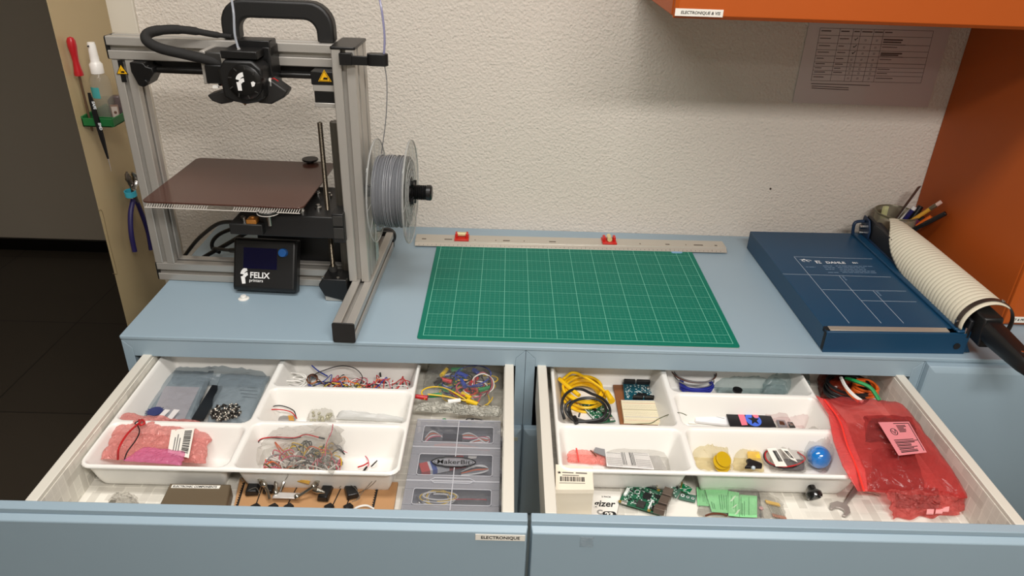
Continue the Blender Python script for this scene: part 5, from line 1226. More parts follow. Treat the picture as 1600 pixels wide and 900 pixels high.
# contents of the box
def inbox(x, y, z=.006): return Vector((BX0+x, BY0+y+.008, bz+z*.6+.0105))
for i, k in enumerate(('pink', 'white', 'grey', 'orange', 'grey', 'white')):
    lead('box_wire', [inbox(.018, .160+i*.003, .012), inbox(.030, .176+i*.003, .014), inbox(.060, .180-i*.002, .012), inbox(.092, .172+i*.003, .016), inbox(.122, .180-i*.003, .012), inbox(.126, .168+i*.003, .010), inbox(.095, .164, .010+i*.001)], .0013, WIRE[k], '%s wire coiled in the rear section of the divided box' % k, 'wire', 'wires in the rear section of the divided box')
lead('orange_ribbon', [inbox(.035, .155, .010), inbox(.060, .156, .014), inbox(.100, .152, .012), inbox(.130, .146, .008)], .0028, WIRE['orange'], 'thick orange wire in the rear section of the divided box')
sheet('black_module', [inbox(.048, .166, .016), inbox(.082, .164, .016), inbox(.082, .178, .016), inbox(.048, .180, .016)], .004, mat('module_dark', (50, 48, 58), .4), 'dark rectangular module in the rear section of the divided box', 'module')
o = empty('glue_tube', inbox(.022, .083, .006), .33, 'red, white and blue striped packet in the middle section of the divided box', 'packet')
for a, c, mm in ((0, .014, mat('pk_red', (206, 60, 46), .4)), (.014, .018, MW), (.018, .026, mat('pk_blue', (50, 84, 170), .4)), (.026, .046, MW), (.046, .074, MATS['pk_red'])):
    MB().bx(a, c, 0, .022, 0, .009).build('packet_band', mm, o)
for i, k in enumerate(('white', 'grey', 'orange', 'black', 'white')):
    lead('box_wire', [inbox(.085, .084+i*.002, .012), inbox(.105, .088+i*.0045, .012), inbox(.122, .092+i*.003, .014), inbox(.128, .100, .012), inbox(.118, .110-i*.002, .010), inbox(.095, .106, .010)], .0013, WIRE[k], '%s wire looped in the middle section of the divided box' % k, 'wire', 'wires in the middle section of the divided box')
sheet('white_tag', [inbox(.094, .118, .020), inbox(.108, .120, .020), inbox(.109, .127, .020), inbox(.095, .126, .020)], .0008, LABEL_W, 'small white tag at the back of the middle section of the divided box', 'tag')
rnd = random.Random(3)
for i in range(12):
    k = ['white', 'grey', 'white', 'yellow'][i % 4]; P_ = coil((BX0+.052, BY0+.040), .016+rnd.random()*.016, .008+rnd.random()*.010, bz+.015+rnd.random()*.005, 1.1, .1, .003, i, tilt=i)
    lead('front_wire', P_, .0010, WIRE[k], '%s wire wound in the front section of the divided box' % k, 'wire', 'pale wires in the front section of the divided box', k=2)
for i in range(6):
    o = empty('small_bolt', inbox(.018+i*.004, .018+.004*(i % 3), .008), i*1.1, 'small steel bolt in the left of the front section of the divided box', 'bolt', 'small bolts in the divided box'); MB().cyl((0, 0, 0), (.012, 0, .002), .0012, n=6).build('shank', STEEL, o); MB().cyl((-.003, 0, 0), (0, 0, 0), .0028, n=6).build('head', STEEL, o)
bag('mini_bag', [inbox(.078, .012, .006), inbox(.128, .012, .006), inbox(.128, .046, .008), inbox(.080, .046, .008)], .010, CLEAR2, 'mini clear zip bag in the front section of the divided box', wr=.005, seed=44)
lead('mini_bag_zip', [inbox(.078, .026, .019), inbox(.10, .027, .0195), inbox(.128, .027, .019)], .0010, WIRE['red'], 'red zip line of the mini bag in the divided box', k=1)
# ------------------------------------------------------------------ left drawer, front row
bb = empty('tin_box', (0, 0, 0), 0, 'flat olive brown box labelled electronic components, standing in the left drawer', 'box')
zt = DFL+.026; cs = Q(zt, (252.5, 789.5), (351, 794), (361, 756.5), (265.5, 755)); bb.location = cs[0].copy(); bb.location.z = DFL+.0005
cs = Q(zt, (243, 801), (349, 806), (361, 756.5), (265.5, 755)); L0 = Vector((cs[0].x, cs[0].y, DFL+.0005)); bb.location = L0
BRN = mat('tin_brown', (112, 98, 78), .38, metal=.25)
b = MB(); lo_ = [Vector((c.x, c.y, DFL+.0005))-L0 for c in cs]; hi_ = [c-L0-Vector((0, 0, .006)) for c in cs]; b.hexa(lo_, hi_); b.build('base', BRN, bb, bevel=.002)
b = MB(); b.hexa([p_+Vector((0, 0, .0005)) for p_ in hi_], [p_+Vector((0, 0, .006)) for p_ in hi_]); b.build('lid', BRN, bb, bevel=.002)
ex_ = (cs[2]-cs[3]).normalized(); lb0 = PZ(267, 762.5, zt+.0002)
b = MB(); b.M = basis(lb0-L0, ex_, (0, 0, 1)); b.bx(0, .0735, 0, .0065, 0, .0006); b.build('name_label', LABEL_W, bb)
writing('label_text', 'ELECTRONIC COMPONENTS', .0056, basis(lb0-L0, ex_, (0, 0, 1)) @ Matrix.Translation((.002, .0012, .0006)), INK, bb, bold=.0002, sx=.92)
# corrugated card with taped leads
CARD = mat('cardboard', (182, 138, 94), .7, bump=(200, .2, .0005))
cc = [PZ(350, 801, DFL+.006), PZ(615, 800, DFL+.006), PZ(622, 753, DFL+.006), PZ(375, 746, DFL+.006)]
cc[0] = PZ(362, 806, DFL+.006); cc[1] = PZ(612, 812, DFL+.006)
cd_ = empty('cardboard_sheet', (cc[0].x, cc[0].y, DFL+.0005), 0, 'brown corrugated cardboard sheet with taped electronic parts, front of the left drawer', 'cardboard')
CL0 = cd_.location.copy()
b = MB(); b.hexa([Vector((c.x, c.y, DFL+.0005))-CL0 for c in cc], [c-CL0-Vector((0, 0, .0004)) for c in cc]); b.build('sheet', CARD, cd_)
for x0_, x1_ in ((382, 366), (412, 394), (468, 440), (537, 512), (556, 535), (592, 580)):
    A, B_ = PZ(x0_, 754, DFL+.0062)-CL0, PZ(x1_, 806, DFL+.0062)-CL0; q = MB(); n_ = Vector((.0008, 0, 0)) if x0_ not in (382, 592) else Vector((.0014, 0, 0))
    q.hexa([A-n_, B_-n_, B_+n_, A+n_], [x+Vector((0, 0, .0004)) for x in (A-n_, B_-n_, B_+n_, A+n_)])
    if x0_ in (382, 592):
        for t in range(14):
            c = A+(B_-A)*(t+.5)/14; q.bx(c.x-.0028, c.x+.0002, c.y-.0008, c.y+.0008, c.z, c.z+.0005)
    q.build('ink_line', INK, cd_)
TAPE = mat('black_tape', (20, 20, 21), .35)
def taped(x0, y0, x1, y1, w_, label, h=.010, legs=True):
    A, B_ = PZ(x0, y0, DFL+.008), PZ(x1, y1, DFL+.008); d = (B_-A); n_ = Vector((-d.y, d.x, 0)).normalized()*w_/2
    o = empty('taped_part', A, 0, label, 'component'); b = MB(); up_ = Vector((0, 0, h))
    b.hexa([-n_, d-n_, d+n_, n_], [-n_*.8+up_, d-n_*.8+up_*.7, d+n_*.8+up_*.7, n_*.8+up_]); b.build('tape_wrap', TAPE, o, bevel=.0015)
    if legs:
        for s_ in (-.5, .1, .6):
            MB().tube([d+n_*s_+up_*.4, d*1.2+n_*s_*2+up_*1.2, d*1.5+n_*s_*3+up_*.6], .0004, 4).build('leg', STEEL, o)
taped(393, 775, 400, 751, .020, 'black taped part at the left end of the cardboard sheet')
taped(418, 772, 424, 752, .016, 'second black taped part from the left on the cardboard sheet', .007)
taped(458, 756, 468, 746, .019, 'black taped part at the back centre of the cardboard sheet')
taped(504, 784, 515, 757, .018, 'long black taped part right of the clip tool on the cardboard')
taped(552, 780, 546, 756, .020, 'black taped part at the right of the cardboard, crossed by clear thread')
for i, x_ in enumerate((400, 428, 452, 515, 545)):
    taped(x_-6, 797, x_+5, 790, .012, ['low black part peeping over the drawer front, leftmost one', 'second low black part from the left by the drawer front', 'third low black part from the left by the drawer front', 'fourth low black part from the left by the drawer front', 'low black part by the drawer front, rightmost one'][i], .006, False)
# helping hand tool with clips
hh_ = empty('helping_hand_tool', PZ(447, 778, DFL+.007), 0, 'shiny metal helping hand tool with crocodile clips lying on the cardboard', 'tool'); H0 = hh_.location.copy()
def HP(x, y, z): return PZ(x, y, DFL+z)-H0
BR_ = mat('worn_chrome', (190, 186, 176), .16, metal=1)
q = MB(); q.hexa([HP(424, 780, .010), HP(464, 781, .010), HP(470, 770, .010), HP(428, 768, .010)], [HP(426, 778, .016), HP(462, 779, .016), HP(468, 771, .016), HP(430, 769, .016)]); q.build('base_plate', mat('plate_white', (214, 210, 206), .25, metal=.4), hh_, bevel=.001)
for ps in ([(421, 780), (418, 768), (413, 757)], [(431, 770), (431, 755), (430, 745)], [(462, 778), (478, 768), (490, 760)], [(438, 768), (443, 755), (446, 745)]):
    n_ = len(ps); MB().tube([HP(x, y, .014+.014*i/(n_-1)) for i, (x, y) in enumerate(ps)], .0024, 8).build('arm', BR_, hh_)
for x, y, z in ((413, 757, .028), (490, 760, .026), (431, 770, .016), (464, 776, .016), (430, 745, .028)):
    q = MB(); q.sphere(HP(x, y, z), .0048, n=10); q.build('ball_joint', BR_, hh_)
for (x, y), (x2, y2) in (((490, 760), (497, 752)), ((413, 757), (406, 750)), ((491, 765), (502, 768))):
    q = MB(); A, B_ = HP(x, y, .026), HP(x2, y2, .028); q.cyl(A, A+(B_-A)*.6, .004, .0048, 8); q.cyl(A+(B_-A)*.6, B_+(B_-A)*.5, .0045, .0012, 8); q.build('clip', BR_, hh_)
lead('yellow_sleeve', [PZ(466, 750, DFL+.026), PZ(476, 752, DFL+.027), PZ(484, 754, DFL+.025)], .0034, mat('handle_yellow', (206, 160, 70), .4), 'yellow sleeve between the black parts on the cardboard', 'sleeve')
for i, ps in enumerate(([(556, 782, .012), (570, 765, .022), (585, 748, .034), (592, 738, .045), (590, 748, .036), (576, 762, .022), (560, 770, .01)], [(505, 748, .03), (515, 742, .04), (530, 745, .036), (536, 755, .02), (530, 762, .012)], [(440, 742, .04), (444, 736, .05), (450, 742, .044), (446, 750, .032)], [(380, 752, .02), (375, 744, .03), (384, 742, .034), (395, 750, .026)], [(545, 756, .018), (556, 764, .018), (562, 778, .014), (550, 784, .016)], [(388, 766, .018), (400, 762, .02), (406, 772, .016)])):
    lead('bare_wire', [PZ(x, y, DFL+z) for x, y, z in ps], .0005, mat('bare_steel', (150, 146, 138), .3, metal=.8), 'thin springy steel wire curling up from the cardboard sheet', 'wire', 'thin steel wires over the cardboard sheet')
lead('white_cable', [PZ(548, 799, DFL+.012), PZ(560, 792, DFL+.020), PZ(573, 790, DFL+.018), PZ(584, 795, DFL+.010)], .0016, WIRE['white'], 'short cream cable arching at the right front of the cardboard')
bag('tiny_clear_bag', [PZ(168, 792, DFL+.002), PZ(225, 795, DFL+.002), PZ(208, 774, DFL+.004), PZ(180, 776, DFL+.004)], .010, CLEAR2, 'tiny clear bag lying alone on the drawer liner near the front left', wr=.008, seed=51)
sheet('steel_chip', Q(DFL+.012, (168, 789), (178, 789), (182, 783), (174, 782)), .002, STEEL, 'small shiny metal chip inside the tiny clear bag', 'part')
print('SECTION left drawer ok')

# ================================================================== RIGHT DRAWER
# back left compartment: yellow and black cables, boards
def cable(name, pts, r_, k, label, cat='cable', group=None, kk=2, plug=None):
    return lead(name, pts, r_, WIRE[k], label, cat, group, k=kk, n=8, ends=plug)
c0 = PZ(910, 612, Z+.015)
YP = coil((c0.x+.002, c0.y-.004), .036, .040, Z+.004, 7.5, .10, .020, 77, tilt=.3)
yc = lead('network_cable', YP, .0026, mat('cable_yellow', (240, 192, 20), .4), 'coiled bright yellow network cable in the back left compartment', 'cable', k=2, n=8)
def yoff(x, y, z): return PZ(x, y, z)-yc.location
MB().tube([yoff(874, 592, Z+.03), yoff(890, 606, Z+.034), yoff(905, 618, Z+.034)], .0040, 8).build('plug_boot', MATS['cable_yellow'], yc)
q = MB(); A, B_ = yoff(948, 612, Z+.03), yoff(956, 627, Z+.028); q.cyl(A, B_, .0045, .0068, 8); q.build('plug_boot', MATS['cable_yellow'], yc)
MB().tube([yoff(880, 592, Z+.034), yoff(895, 582, Z+.038), yoff(915, 590, Z+.038), yoff(935, 603, Z+.036), yoff(945, 612, Z+.034)], .0026, 8).build('cable_end', MATS['cable_yellow'], yc)
c1 = PZ(915, 640, Z+.022)
ps = [(882, 655, .006), (878, 640, .020), (880, 622, .030), (892, 610, .034), (908, 608, .034), (924, 615, .032), (940, 622, .028), (950, 632, .026), (953, 645, .022), (945, 656, .012), (925, 660, .010), (905, 656, .010), (892, 650, .014), (889, 640, .022), (894, 629, .030), (908, 623, .032), (925, 622, .032), (940, 628, .030), (947, 640, .026), (942, 652, .02), (928, 657, .014), (900, 658, .010), (886, 646, .014), (884, 634, .024), (892, 626, .03)]
bk = lead('usb_cable', [PZ(x, y, Z+z+.003) for x, y, z in ps], .0027, WIRE['black'], 'looped black cable with a small plug hanging over the compartment rim', 'cable', k=4, n=8)
def boff(x, y, z): return PZ(x, y, z)-bk.location
MB().tube([boff(890, 640, Z+.02), boff(893, 650, Z+.03), boff(899, 656, -.052)], .0027, 8).build('cable_end', WIRE['black'], bk)
q = MB(); q.cyl(boff(897, 652, -.050), boff(901, 661, -.051), .0046, .0040, 10); q.build('plug', BLACK, bk); MB().cyl(boff(904, 652, -.046), boff(906, 645, -.040), .0016).build('pin', DARK, bk)
def board(name, c, th, mt, label, cat='circuit board', chips=(), group=None):
    """c: 4 corners near-left, near-right, far-right, far-left (world); chips: (u0,u1,v0,v1,h,material,part name)"""
    c = [Vector(p_) for p_ in c]; o0 = c[0].copy(); o = empty(name, o0, 0, label, cat, group)
    def at(u, v_, z=0): return (c[0]*(1-u)+c[1]*u)*(1-v_)+(c[3]*(1-u)+c[2]*u)*v_-o0+Vector((0, 0, z))
    MB().hexa([at(0, 0), at(1, 0), at(1, 1), at(0, 1)], [at(0, 0, th), at(1, 0, th), at(1, 1, th), at(0, 1, th)]).build('board', mt, o, bevel=.0003)
    for u0, u1, v0, v1, h, m_, nm in chips:
        q = MB(); q.hexa([at(u0, v0, th), at(u1, v0, th), at(u1, v1, th), at(u0, v1, th)], [at(u0, v0, th+h), at(u1, v0, th+h), at(u1, v1, th+h), at(u0, v1, th+h)]); q.build(nm, m_, o, bevel=min(.0005, h*.2))
    return o, at
def specks(o, at, n, seed, th, mt, nm='solder_pads', box=(.05, .95, .05, .95), s=.0007):
    rnd = random.Random(seed); q = MB()
    for i in range(n):
        p_ = at(rnd.uniform(box[0], box[1]), rnd.uniform(box[2], box[3]), th); w_ = s*rnd.uniform(.6, 2.2); h_ = s*rnd.uniform(.6, 1.5); q.bx(p_.x-w_, p_.x+w_, p_.y-h_, p_.y+h_, p_.z, p_.z+.0004)
    x = q.build(nm, mt, o); x['kind'] = 'stuff'; return x
MET = mat('shell_metal', (206, 204, 200), .25, metal=.9); PORT = mat('port_metal', (112, 98, 88), .4, metal=.5); SILK = mat('silk_white', (226, 232, 228), .5)
o, at = board('green_circuit_board', [PZ(933, 662, Z+.003), PZ(962, 659, Z+.003), PZ(938, 622, Z+.008), PZ(905, 632, Z+.008)], .0016, GREEN_PCB, 'green circuit board half hidden under the looped black cable',
              chips=((.30, .45, .5, .62, .002, BLACK, 'chip'), (.6, .72, .25, .4, .002, BLACK, 'chip'), (.0, .03, .1, .95, .0012, SILK, 'edge_strip'), (.7, .95, .02, .12, .004, MET, 'socket')))
specks(o, at, 60, 1, .0016, SILK)
sheet('blank_card', Q(Z+.001, (888, 655), (935, 657), (930, 628), (893, 628)), .001, mat('card_plain', (236, 232, 226), .5), 'plain white card under the looped black cable', 'card')
# wooden base with dev board and breadboard
WOODB = mat('hardboard_brown', (140, 88, 52), .6, var=.12)
cs = Q(Z+.004, (969, 662), (1048, 665), (1032, 601), (958, 601))
wb = empty('wooden_base', cs[0], 0, 'brown hardboard plate carrying the breadboard and the teal board', 'board')
MB().hexa([c-cs[0]-Vector((0, 0, .004)) for c in cs], [c-cs[0] for c in cs]).build('plate', WOODB, wb, bevel=.0005)
z_b = Z+.0045
BBM = mat('breadboard_cream', (238, 228, 196), .45)
c = [PZ(975, 659, z_b+.004), PZ(1047, 662, z_b+.004), PZ(1037, 628, z_b+.004), PZ(970, 627, z_b+.004)]
o, at = board('breadboard', [p_-Vector((0, 0, .004)) for p_ in c], .0075, BBM, 'cream solderless breadboard at the front of the brown hardboard plate', 'breadboard')
q = MB()
for r_, v_ in enumerate([.07, .13]+[.24+.045*i for i in range(5)]+[.56+.045*i for i in range(5)]+[.88, .94]):
    for i in range(50):
        p_ = at(.03+.94*i/49, v_, .0075); q.bx(p_.x-.0003, p_.x+.0003, p_.y-.0003, p_.y+.0003, p_.z, p_.z+.0001)
x = q.build('contact_holes', mat('hole_grey', (130, 122, 104), .7), o); x['kind'] = 'stuff'
for v_, m_ in ((.02, WIRE['red']), (.175, WIRE['blue']), (.83, WIRE['red']), (.985, WIRE['blue'])):
    q = MB(); A, B_ = at(.02, v_, .0075), at(.98, v_, .0075); q.hexa([A, B_, B_+Vector((0, .0005, 0)), A+Vector((0, .0005, 0))], [t+Vector((0, 0, .0001)) for t in (A, B_, B_+Vector((0, .0005, 0)), A+Vector((0, .0005, 0)))]); q.build('rail_line', m_, o)
q = MB(); A, B_ = at(.01, .50, .0075), at(.99, .50, .0075); q.hexa([A, B_, B_+Vector((0, .0022, 0)), A+Vector((0, .0022, 0))], [t+Vector((0, 0, .00015)) for t in (A, B_, B_+Vector((0, .0022, 0)), A+Vector((0, .0022, 0)))]); q.build('centre_groove', mat('groove', (190, 180, 150), .6), o)
c = [PZ(976, 626, z_b+.004), PZ(1033, 627, z_b+.004), PZ(1028, 600, z_b+.004), PZ(973, 598, z_b+.004)]
o, at = board('teal_controller_board', c, .0016, TEAL_PCB, 'teal controller board with black headers, behind the breadboard on the brown plate',
    chips=((.02, .34, .88, .99, .0085, BLACK, 'pin_header'), (.38, .76, .88, .99, .0085, BLACK, 'pin_header'), (.22, .50, .02, .09, .0085, BLACK, 'pin_header'), (.54, .80, .02, .09, .0085, BLACK, 'pin_header'),
           (.82, 1.04, .30, .58, .0105, MET, 'usb_socket'), (.82, .98, .78, .98, .010, BLACK, 'power_socket'), (.35, .62, .22, .34, .003, BLACK, 'chip'), (.66, .74, .62, .76, .002, MET, 'crystal'), (.86, .96, .05, .2, .006, MET, 'capacitor')))
specks(o, at, 90, 2, .0016, SILK, 'printed_marks', (.05, .8, .12, .85)); specks(o, at, 40, 3, .0018, MET, 'components', (.5, .95, .1, .6), .0008)
lead('sprig_wire', [PZ(985, 663, Z+.012), PZ(1005, 662, Z+.014), PZ(1018, 661, Z+.016), PZ(1030, 654, Z+.026), PZ(1050, 646, Z+.045), PZ(1063, 645, Z+.058), PZ(1073, 649, Z+.060)], .0007, WIRE['olive'], 'thin olive wire rising off the breadboard over the tray divider')
# front left compartment of the right tray
bag('pink_bag', [PZ(886, 722, Z+.002), PZ(950, 727, Z+.002), PZ(948, 693, Z+.012), PZ(886, 692, Z+.014)], .006, PINK, 'pink film bag at the left of the front left compartment', wr=.003, seed=61)
sheet('red_fold', [PZ(903, 722, Z+.010), PZ(905.5, 722, Z+.010), PZ(900, 692, Z+.020), PZ(898, 692, Z+.020)], .0006, film('fold_red', (226, 90, 84), .7, bump=None), 'darker red folded edge of the pink film bag', 'fold')
PERF = mat('perfboard_white', (230, 228, 226), .45); HOLE = mat('hole_dark_grey', (70, 70, 74), .6)
c = [PZ(948, 729, Z+.006), PZ(1022, 734, Z+.006), PZ(1010, 701, Z+.012), PZ(944, 696, Z+.012)]
o, at = board('perforated_board', c, .0016, PERF, 'white perforated prototype board with a barcode sticker, front left compartment')
q = MB()
for i in range(30):
    for j in range(12):
        if .32 < i/30 < .66 and j < 10: continue
        if j in (5, 6) and i/30 < .32: continue
        if j in (5, 6) and i/30 > .66: continue
        p_ = at(.04+.92*i/29, .05+.9*j/11, .0016); q.bx(p_.x-.0006, p_.x+.0006, p_.y-.0006, p_.y+.0006, p_.z, p_.z+.0002)
x = q.build('drilled_holes', HOLE, o); x['kind'] = 'stuff'
q = MB(); rnd = random.Random(5)
for u0 in (.36, .39, .43, .54, .56, .59, .62):
    A, B_ = at(u0, .10, .002), at(u0+.012, .10, .002); C_, D_ = at(u0+.012, .80, .002), at(u0, .80, .002); q.hexa([A, B_, C_, D_], [t+Vector((0, 0, .0002)) for t in (A, B_, C_, D_)])
q.build('barcode', INK, o)
c = [PZ(1016, 733, Z+.003), PZ(1042, 735, Z+.003), PZ(1024, 702, Z+.008), PZ(1006, 700, Z+.008)]
o, at = board('second_perforated_board', c, .0016, film('perf_bagged', (226, 224, 220), .5, bump=None), 'paler perforated board in clear film, right of the white perforated board')
q = MB()
for i in range(9):
    for j in range(12): p_ = at(.06+.88*i/8, .05+.9*j/11, .0016); q.bx(p_.x-.0005, p_.x+.0005, p_.y-.0005, p_.y+.0005, p_.z, p_.z+.0002)
x = q.build('drilled_holes', mat('hole_mid', (150, 148, 146), .6), o); x['kind'] = 'stuff'
bag('clear_sleeve', [PZ(944, 732, Z+.002), PZ(1050, 738, Z+.002), PZ(1036, 694, Z+.010), PZ(944, 690, Z+.010)], .012, CLEAR2, 'clear sleeve round the two perforated boards', wr=.003, seed=62)
c = [PZ(927, 707, Z+.016), PZ(946, 714, Z+.012), PZ(944, 700, Z+.016), PZ(930, 700, Z+.018)]
sheet('grey_ribbon', c, .002, WIRE['grey'], 'short grey ribbon connector overlapping the pink film bag', 'connector'); lead('dark_pins', [PZ(922, 703, Z+.014), PZ(928, 709, Z+.014), PZ(932, 713, Z+.012)], .0011, WIRE['brown'], 'row of dark pins at the end of the grey ribbon connector', 'connector')
# back middle compartment: blue coil and grey blue bags
c0 = PZ(1088, 604, Z+.006)
lead('blue_wire_coil', coil((c0.x, c0.y), .030, .020, Z+.004, 9, .07, .010, 91), .0019, mat('coil_blue', (34, 44, 150), .35), 'dark blue wire wound in a flat coil in the back of the right tray', 'coil', k=2)
lead('grey_wire_ring', coil((c0.x-.004, c0.y+.014), .040, .032, Z+.018, 3.2, .03, .012, 92), .0014, WIRE['grey'], 'larger pale grey wire ring leaning over the blue coil', 'coil', k=2)
lead('brown_wire_ring', coil((c0.x-.006, c0.y+.016), .043, .034, Z+.020, 1.4, .03, .012, 93), .0012, WIRE['brown'], 'thin brown wire ring around the blue coil', 'coil', k=2)
AQ = film('aqua_film', (176, 196, 198), .24, rough=.14, bump=(40, .9, .006))
bag('blue_grey_bag', [PZ(1120, 614, Z+.002), PZ(1230, 616, Z+.002), PZ(1236, 584, Z+.004), PZ(1108, 580, Z+.004)], .022, AQ, 'crinkled blue grey zip bag at the back of the right tray', wr=.009, seed=71, nu=36, nv=26)
bag('blue_grey_bag', [PZ(1190, 614, Z+.008), PZ(1268, 616, Z+.008), PZ(1262, 586, Z+.012), PZ(1196, 582, Z+.014)], .018, AQ, 'second blue grey bag, at the right end of the back compartment', wr=.009, seed=72)
o = MB().cyl((0, 0, 0), (0, 0, .004), .009, n=20).build('black_disc', BLACK); o.location = PZ(1152, 611, Z+.028); tag(o, 'small black disc on the blue grey bag', 'disc')
# middle compartment: papers, card with star, translucent bags
sheet('white_slip', Q(Z+.004, (1076, 662), (1090, 663), (1084, 641), (1077, 641)), .0012, LABEL_W, 'narrow white paper slip at the left of the middle compartment', 'paper')
wbx = [PZ(1086, 661, Z+.006), PZ(1140, 667, Z+.004), PZ(1132, 646, Z+.014), PZ(1084, 638, Z+.014)]
sheet('white_envelope', wbx, .006, mat('envelope_white', (236, 236, 238), .4), 'flat white packet with one grey rule beside the black star card', 'packet', bevel=.001)
lead('packet_rule', [PZ(1090, 647, Z+.0165), PZ(1112, 650, Z+.0155), PZ(1132, 654, Z+.0145)], .0004, WIRE['grey'], 'grey rule across the flat white packet', 'line', k=1)
c = [PZ(1141, 668, Z+.014), PZ(1213, 668, Z+.014), PZ(1203, 647, Z+.020), PZ(1132, 640, Z+.022)]
o, at = board('star_card', c, .0012, mat('card_black', (30, 32, 36), .3), 'black card printed with a pink and blue star emblem in the middle compartment', 'card')
PKc, BLc = mat('emblem_pink', (236, 120, 140), .4), mat('emblem_blue', (70, 110, 220), .4)
def onc(pts, mt, nm, z):
    q = MB(); lo = [at(u, v_, z) for u, v_ in pts]; n = len(lo); q.add(lo+[t+Vector((0, 0, .0002)) for t in lo], [tuple(reversed(range(n))), tuple(range(n, 2*n))]+[(i, (i+1) % n, n+(i+1) % n, n+i) for i in range(n)]); return q.build(nm, mt, o)
onc([(.26, .10), (.39, .12), (.40, .80), (.26, .80)], PKc, 'emblem_bar', .0012)
onc([(.56+.17*math.cos(2*PI*i/24), .46+.42*math.sin(2*PI*i/24)) for i in range(24)], BLc, 'emblem_ring', .0012)
onc([(.64+.07*math.cos(2*PI*i/12), .72+.14*math.sin(2*PI*i/12)) for i in range(12)], PKc, 'emblem_dot', .0015)
onc([(.57+(.13 if i % 2 == 0 else .055)*math.cos(PI/2+2*PI*i/10), .44+(.34 if i % 2 == 0 else .14)*math.sin(PI/2+2*PI*i/10)) for i in range(10)], MATS['card_black'], 'star', .0018)
PT = film('pale_pink_film', (236, 218, 218), .16, rough=.15, bump=(50, .8, .005))
bag('pale_bag', [PZ(1150, 641, Z+.016), PZ(1240, 668, Z+.010), PZ(1226, 640, Z+.024), PZ(1162, 617, Z+.050)], .006, PT, 'pale pinkish clear bag rising behind the star card', wr=.004, seed=81)
bag('pale_bag', [PZ(1228, 668, Z+.003), PZ(1292, 670, Z+.003), PZ(1272, 641, Z+.008), PZ(1232, 641, Z+.010)], .020, PT, 'crumpled pale pink bag at the right end of the middle compartment', wr=.008, seed=82)
o, at = board('grey_module', [PZ(1216, 668, Z+.010), PZ(1230, 668, Z+.010), PZ(1226, 658, Z+.014), PZ(1213, 657, Z+.014)], .002, mat('module_grey', (120, 116, 120), .4), 'small grey square module just right of the star card', 'module', ((.2, .8, .2, .8, .0008, STEEL, 'cover'),))
o, at = board('dark_module', [PZ(1234, 669, Z+.010), PZ(1243, 669, Z+.010), PZ(1238, 661, Z+.013), PZ(1230, 660, Z+.013)], .002, DARK, 'small dark module behind the grey square one', 'module', ((.2, .8, .3, .7, .0008, MET, 'cover'),))
# front right compartment of the right tray
YF = film('yellow_film', (240, 228, 186), .18, rough=.15, bump=(60, .8, .006))
bag('yellowish_bag', [PZ(1086, 733, Z+.002), PZ(1142, 735, Z+.002), PZ(1134, 690, Z+.010), PZ(1080, 684, Z+.012)], .020, YF, 'yellowish clear bag with ochre discs at the left of the front right compartment', wr=.008, seed=91, nu=34, nv=28)
OCH = mat('ochre', (214, 176, 24), .3, trans=.2)
for i, (x, y, z) in enumerate(((1128, 727, .010), (1126, 722, .016), (1130, 718, .020))):
    o = empty('ochre_disc', PZ(x, y, Z+z), 0, 'translucent ochre disc stacked in the yellowish bag', 'disc', 'ochre discs in the yellowish bag', rot=(.5, .15*i, 0)); MB().cyl((0, 0, 0), (0, 0, .0022), .0135, n=28).build('disc', OCH, o, bevel=.0005)
bag('clear_packet', [PZ(1144, 735, Z+.002), PZ(1194, 737, Z+.002), PZ(1186, 695, Z+.010), PZ(1150, 694, Z+.012)], .014, YF, 'clear yellowish packet holding a yellow block, beside the ochre discs', wr=.006, seed=92)
sheet('yellow_block', Q(Z+.012, (1168, 719), (1188, 720), (1184, 705), (1166, 704)), .006, mat('block_yellow', (236, 196, 50), .4), 'bright yellow block inside the yellowish packet', 'block', bevel=.001)
o = empty('black_connector', PZ(1172, 731, Z+.020), 0, 'angular black connector in front of the yellow block', 'connector')
def CO_(x, y, z=.020): return PZ(x, y, Z+z)-o.location
q = MB(); lo = [CO_(1163, 733), CO_(1190, 733), CO_(1190, 728), CO_(1180, 724), CO_(1174, 722), CO_(1170, 720), CO_(1165, 722), CO_(1168, 727)]; n = len(lo); q.add(lo+[t+Vector((0, 0, .006)) for t in lo], [tuple(reversed(range(n))), tuple(range(n, 2*n))]+[(i, (i+1) % n, n+(i+1) % n, n+i) for i in range(n)]); q.build('housing', BLACK, o, bevel=.0008)
MB().sphere(CO_(1177, 731, .026), .0035, n=10).build('lens', mat('lens_pale', (180, 196, 204), .1), o)
barcode('barcode_tag', [PZ(1212, 729, Z+.024), PZ(1230, 729, Z+.024), PZ(1212, 700, Z+.030), PZ(1198, 701, Z+.030)], LABEL_W, 'white barcode tag tilted in the front right compartment, nearest the black connector', seed=7, rows=(.25, .85), bars=8, span=(.45, .85))
barcode('barcode_tag', [PZ(1236, 718, Z+.024), PZ(1246, 722, Z+.022), PZ(1230, 702, Z+.028), PZ(1219, 701, Z+.028)], LABEL_W, 'small white barcode tag behind the tilted one', seed=8, rows=(.2, .8), span=(.2, .8))
lead('red_black_lead', [PZ(1206, 701, Z+.026), PZ(1196, 708, Z+.018), PZ(1199, 720, Z+.014), PZ(1214, 728, Z+.014), PZ(1232, 729, Z+.014), PZ(1250, 724, Z+.014), PZ(1258, 716, Z+.016), PZ(1246, 706, Z+.020)], .0012, WIRE['red'], 'red lead looping round the barcode tags')
lead('black_lead', [PZ(1204, 700, Z+.024), PZ(1194, 709, Z+.016), PZ(1197, 721, Z+.012), PZ(1214, 730, Z+.012), PZ(1236, 731, Z+.012), PZ(1254, 725, Z+.012)], .0012, WIRE['black'], 'black lead running beside the red one round the barcode tags')
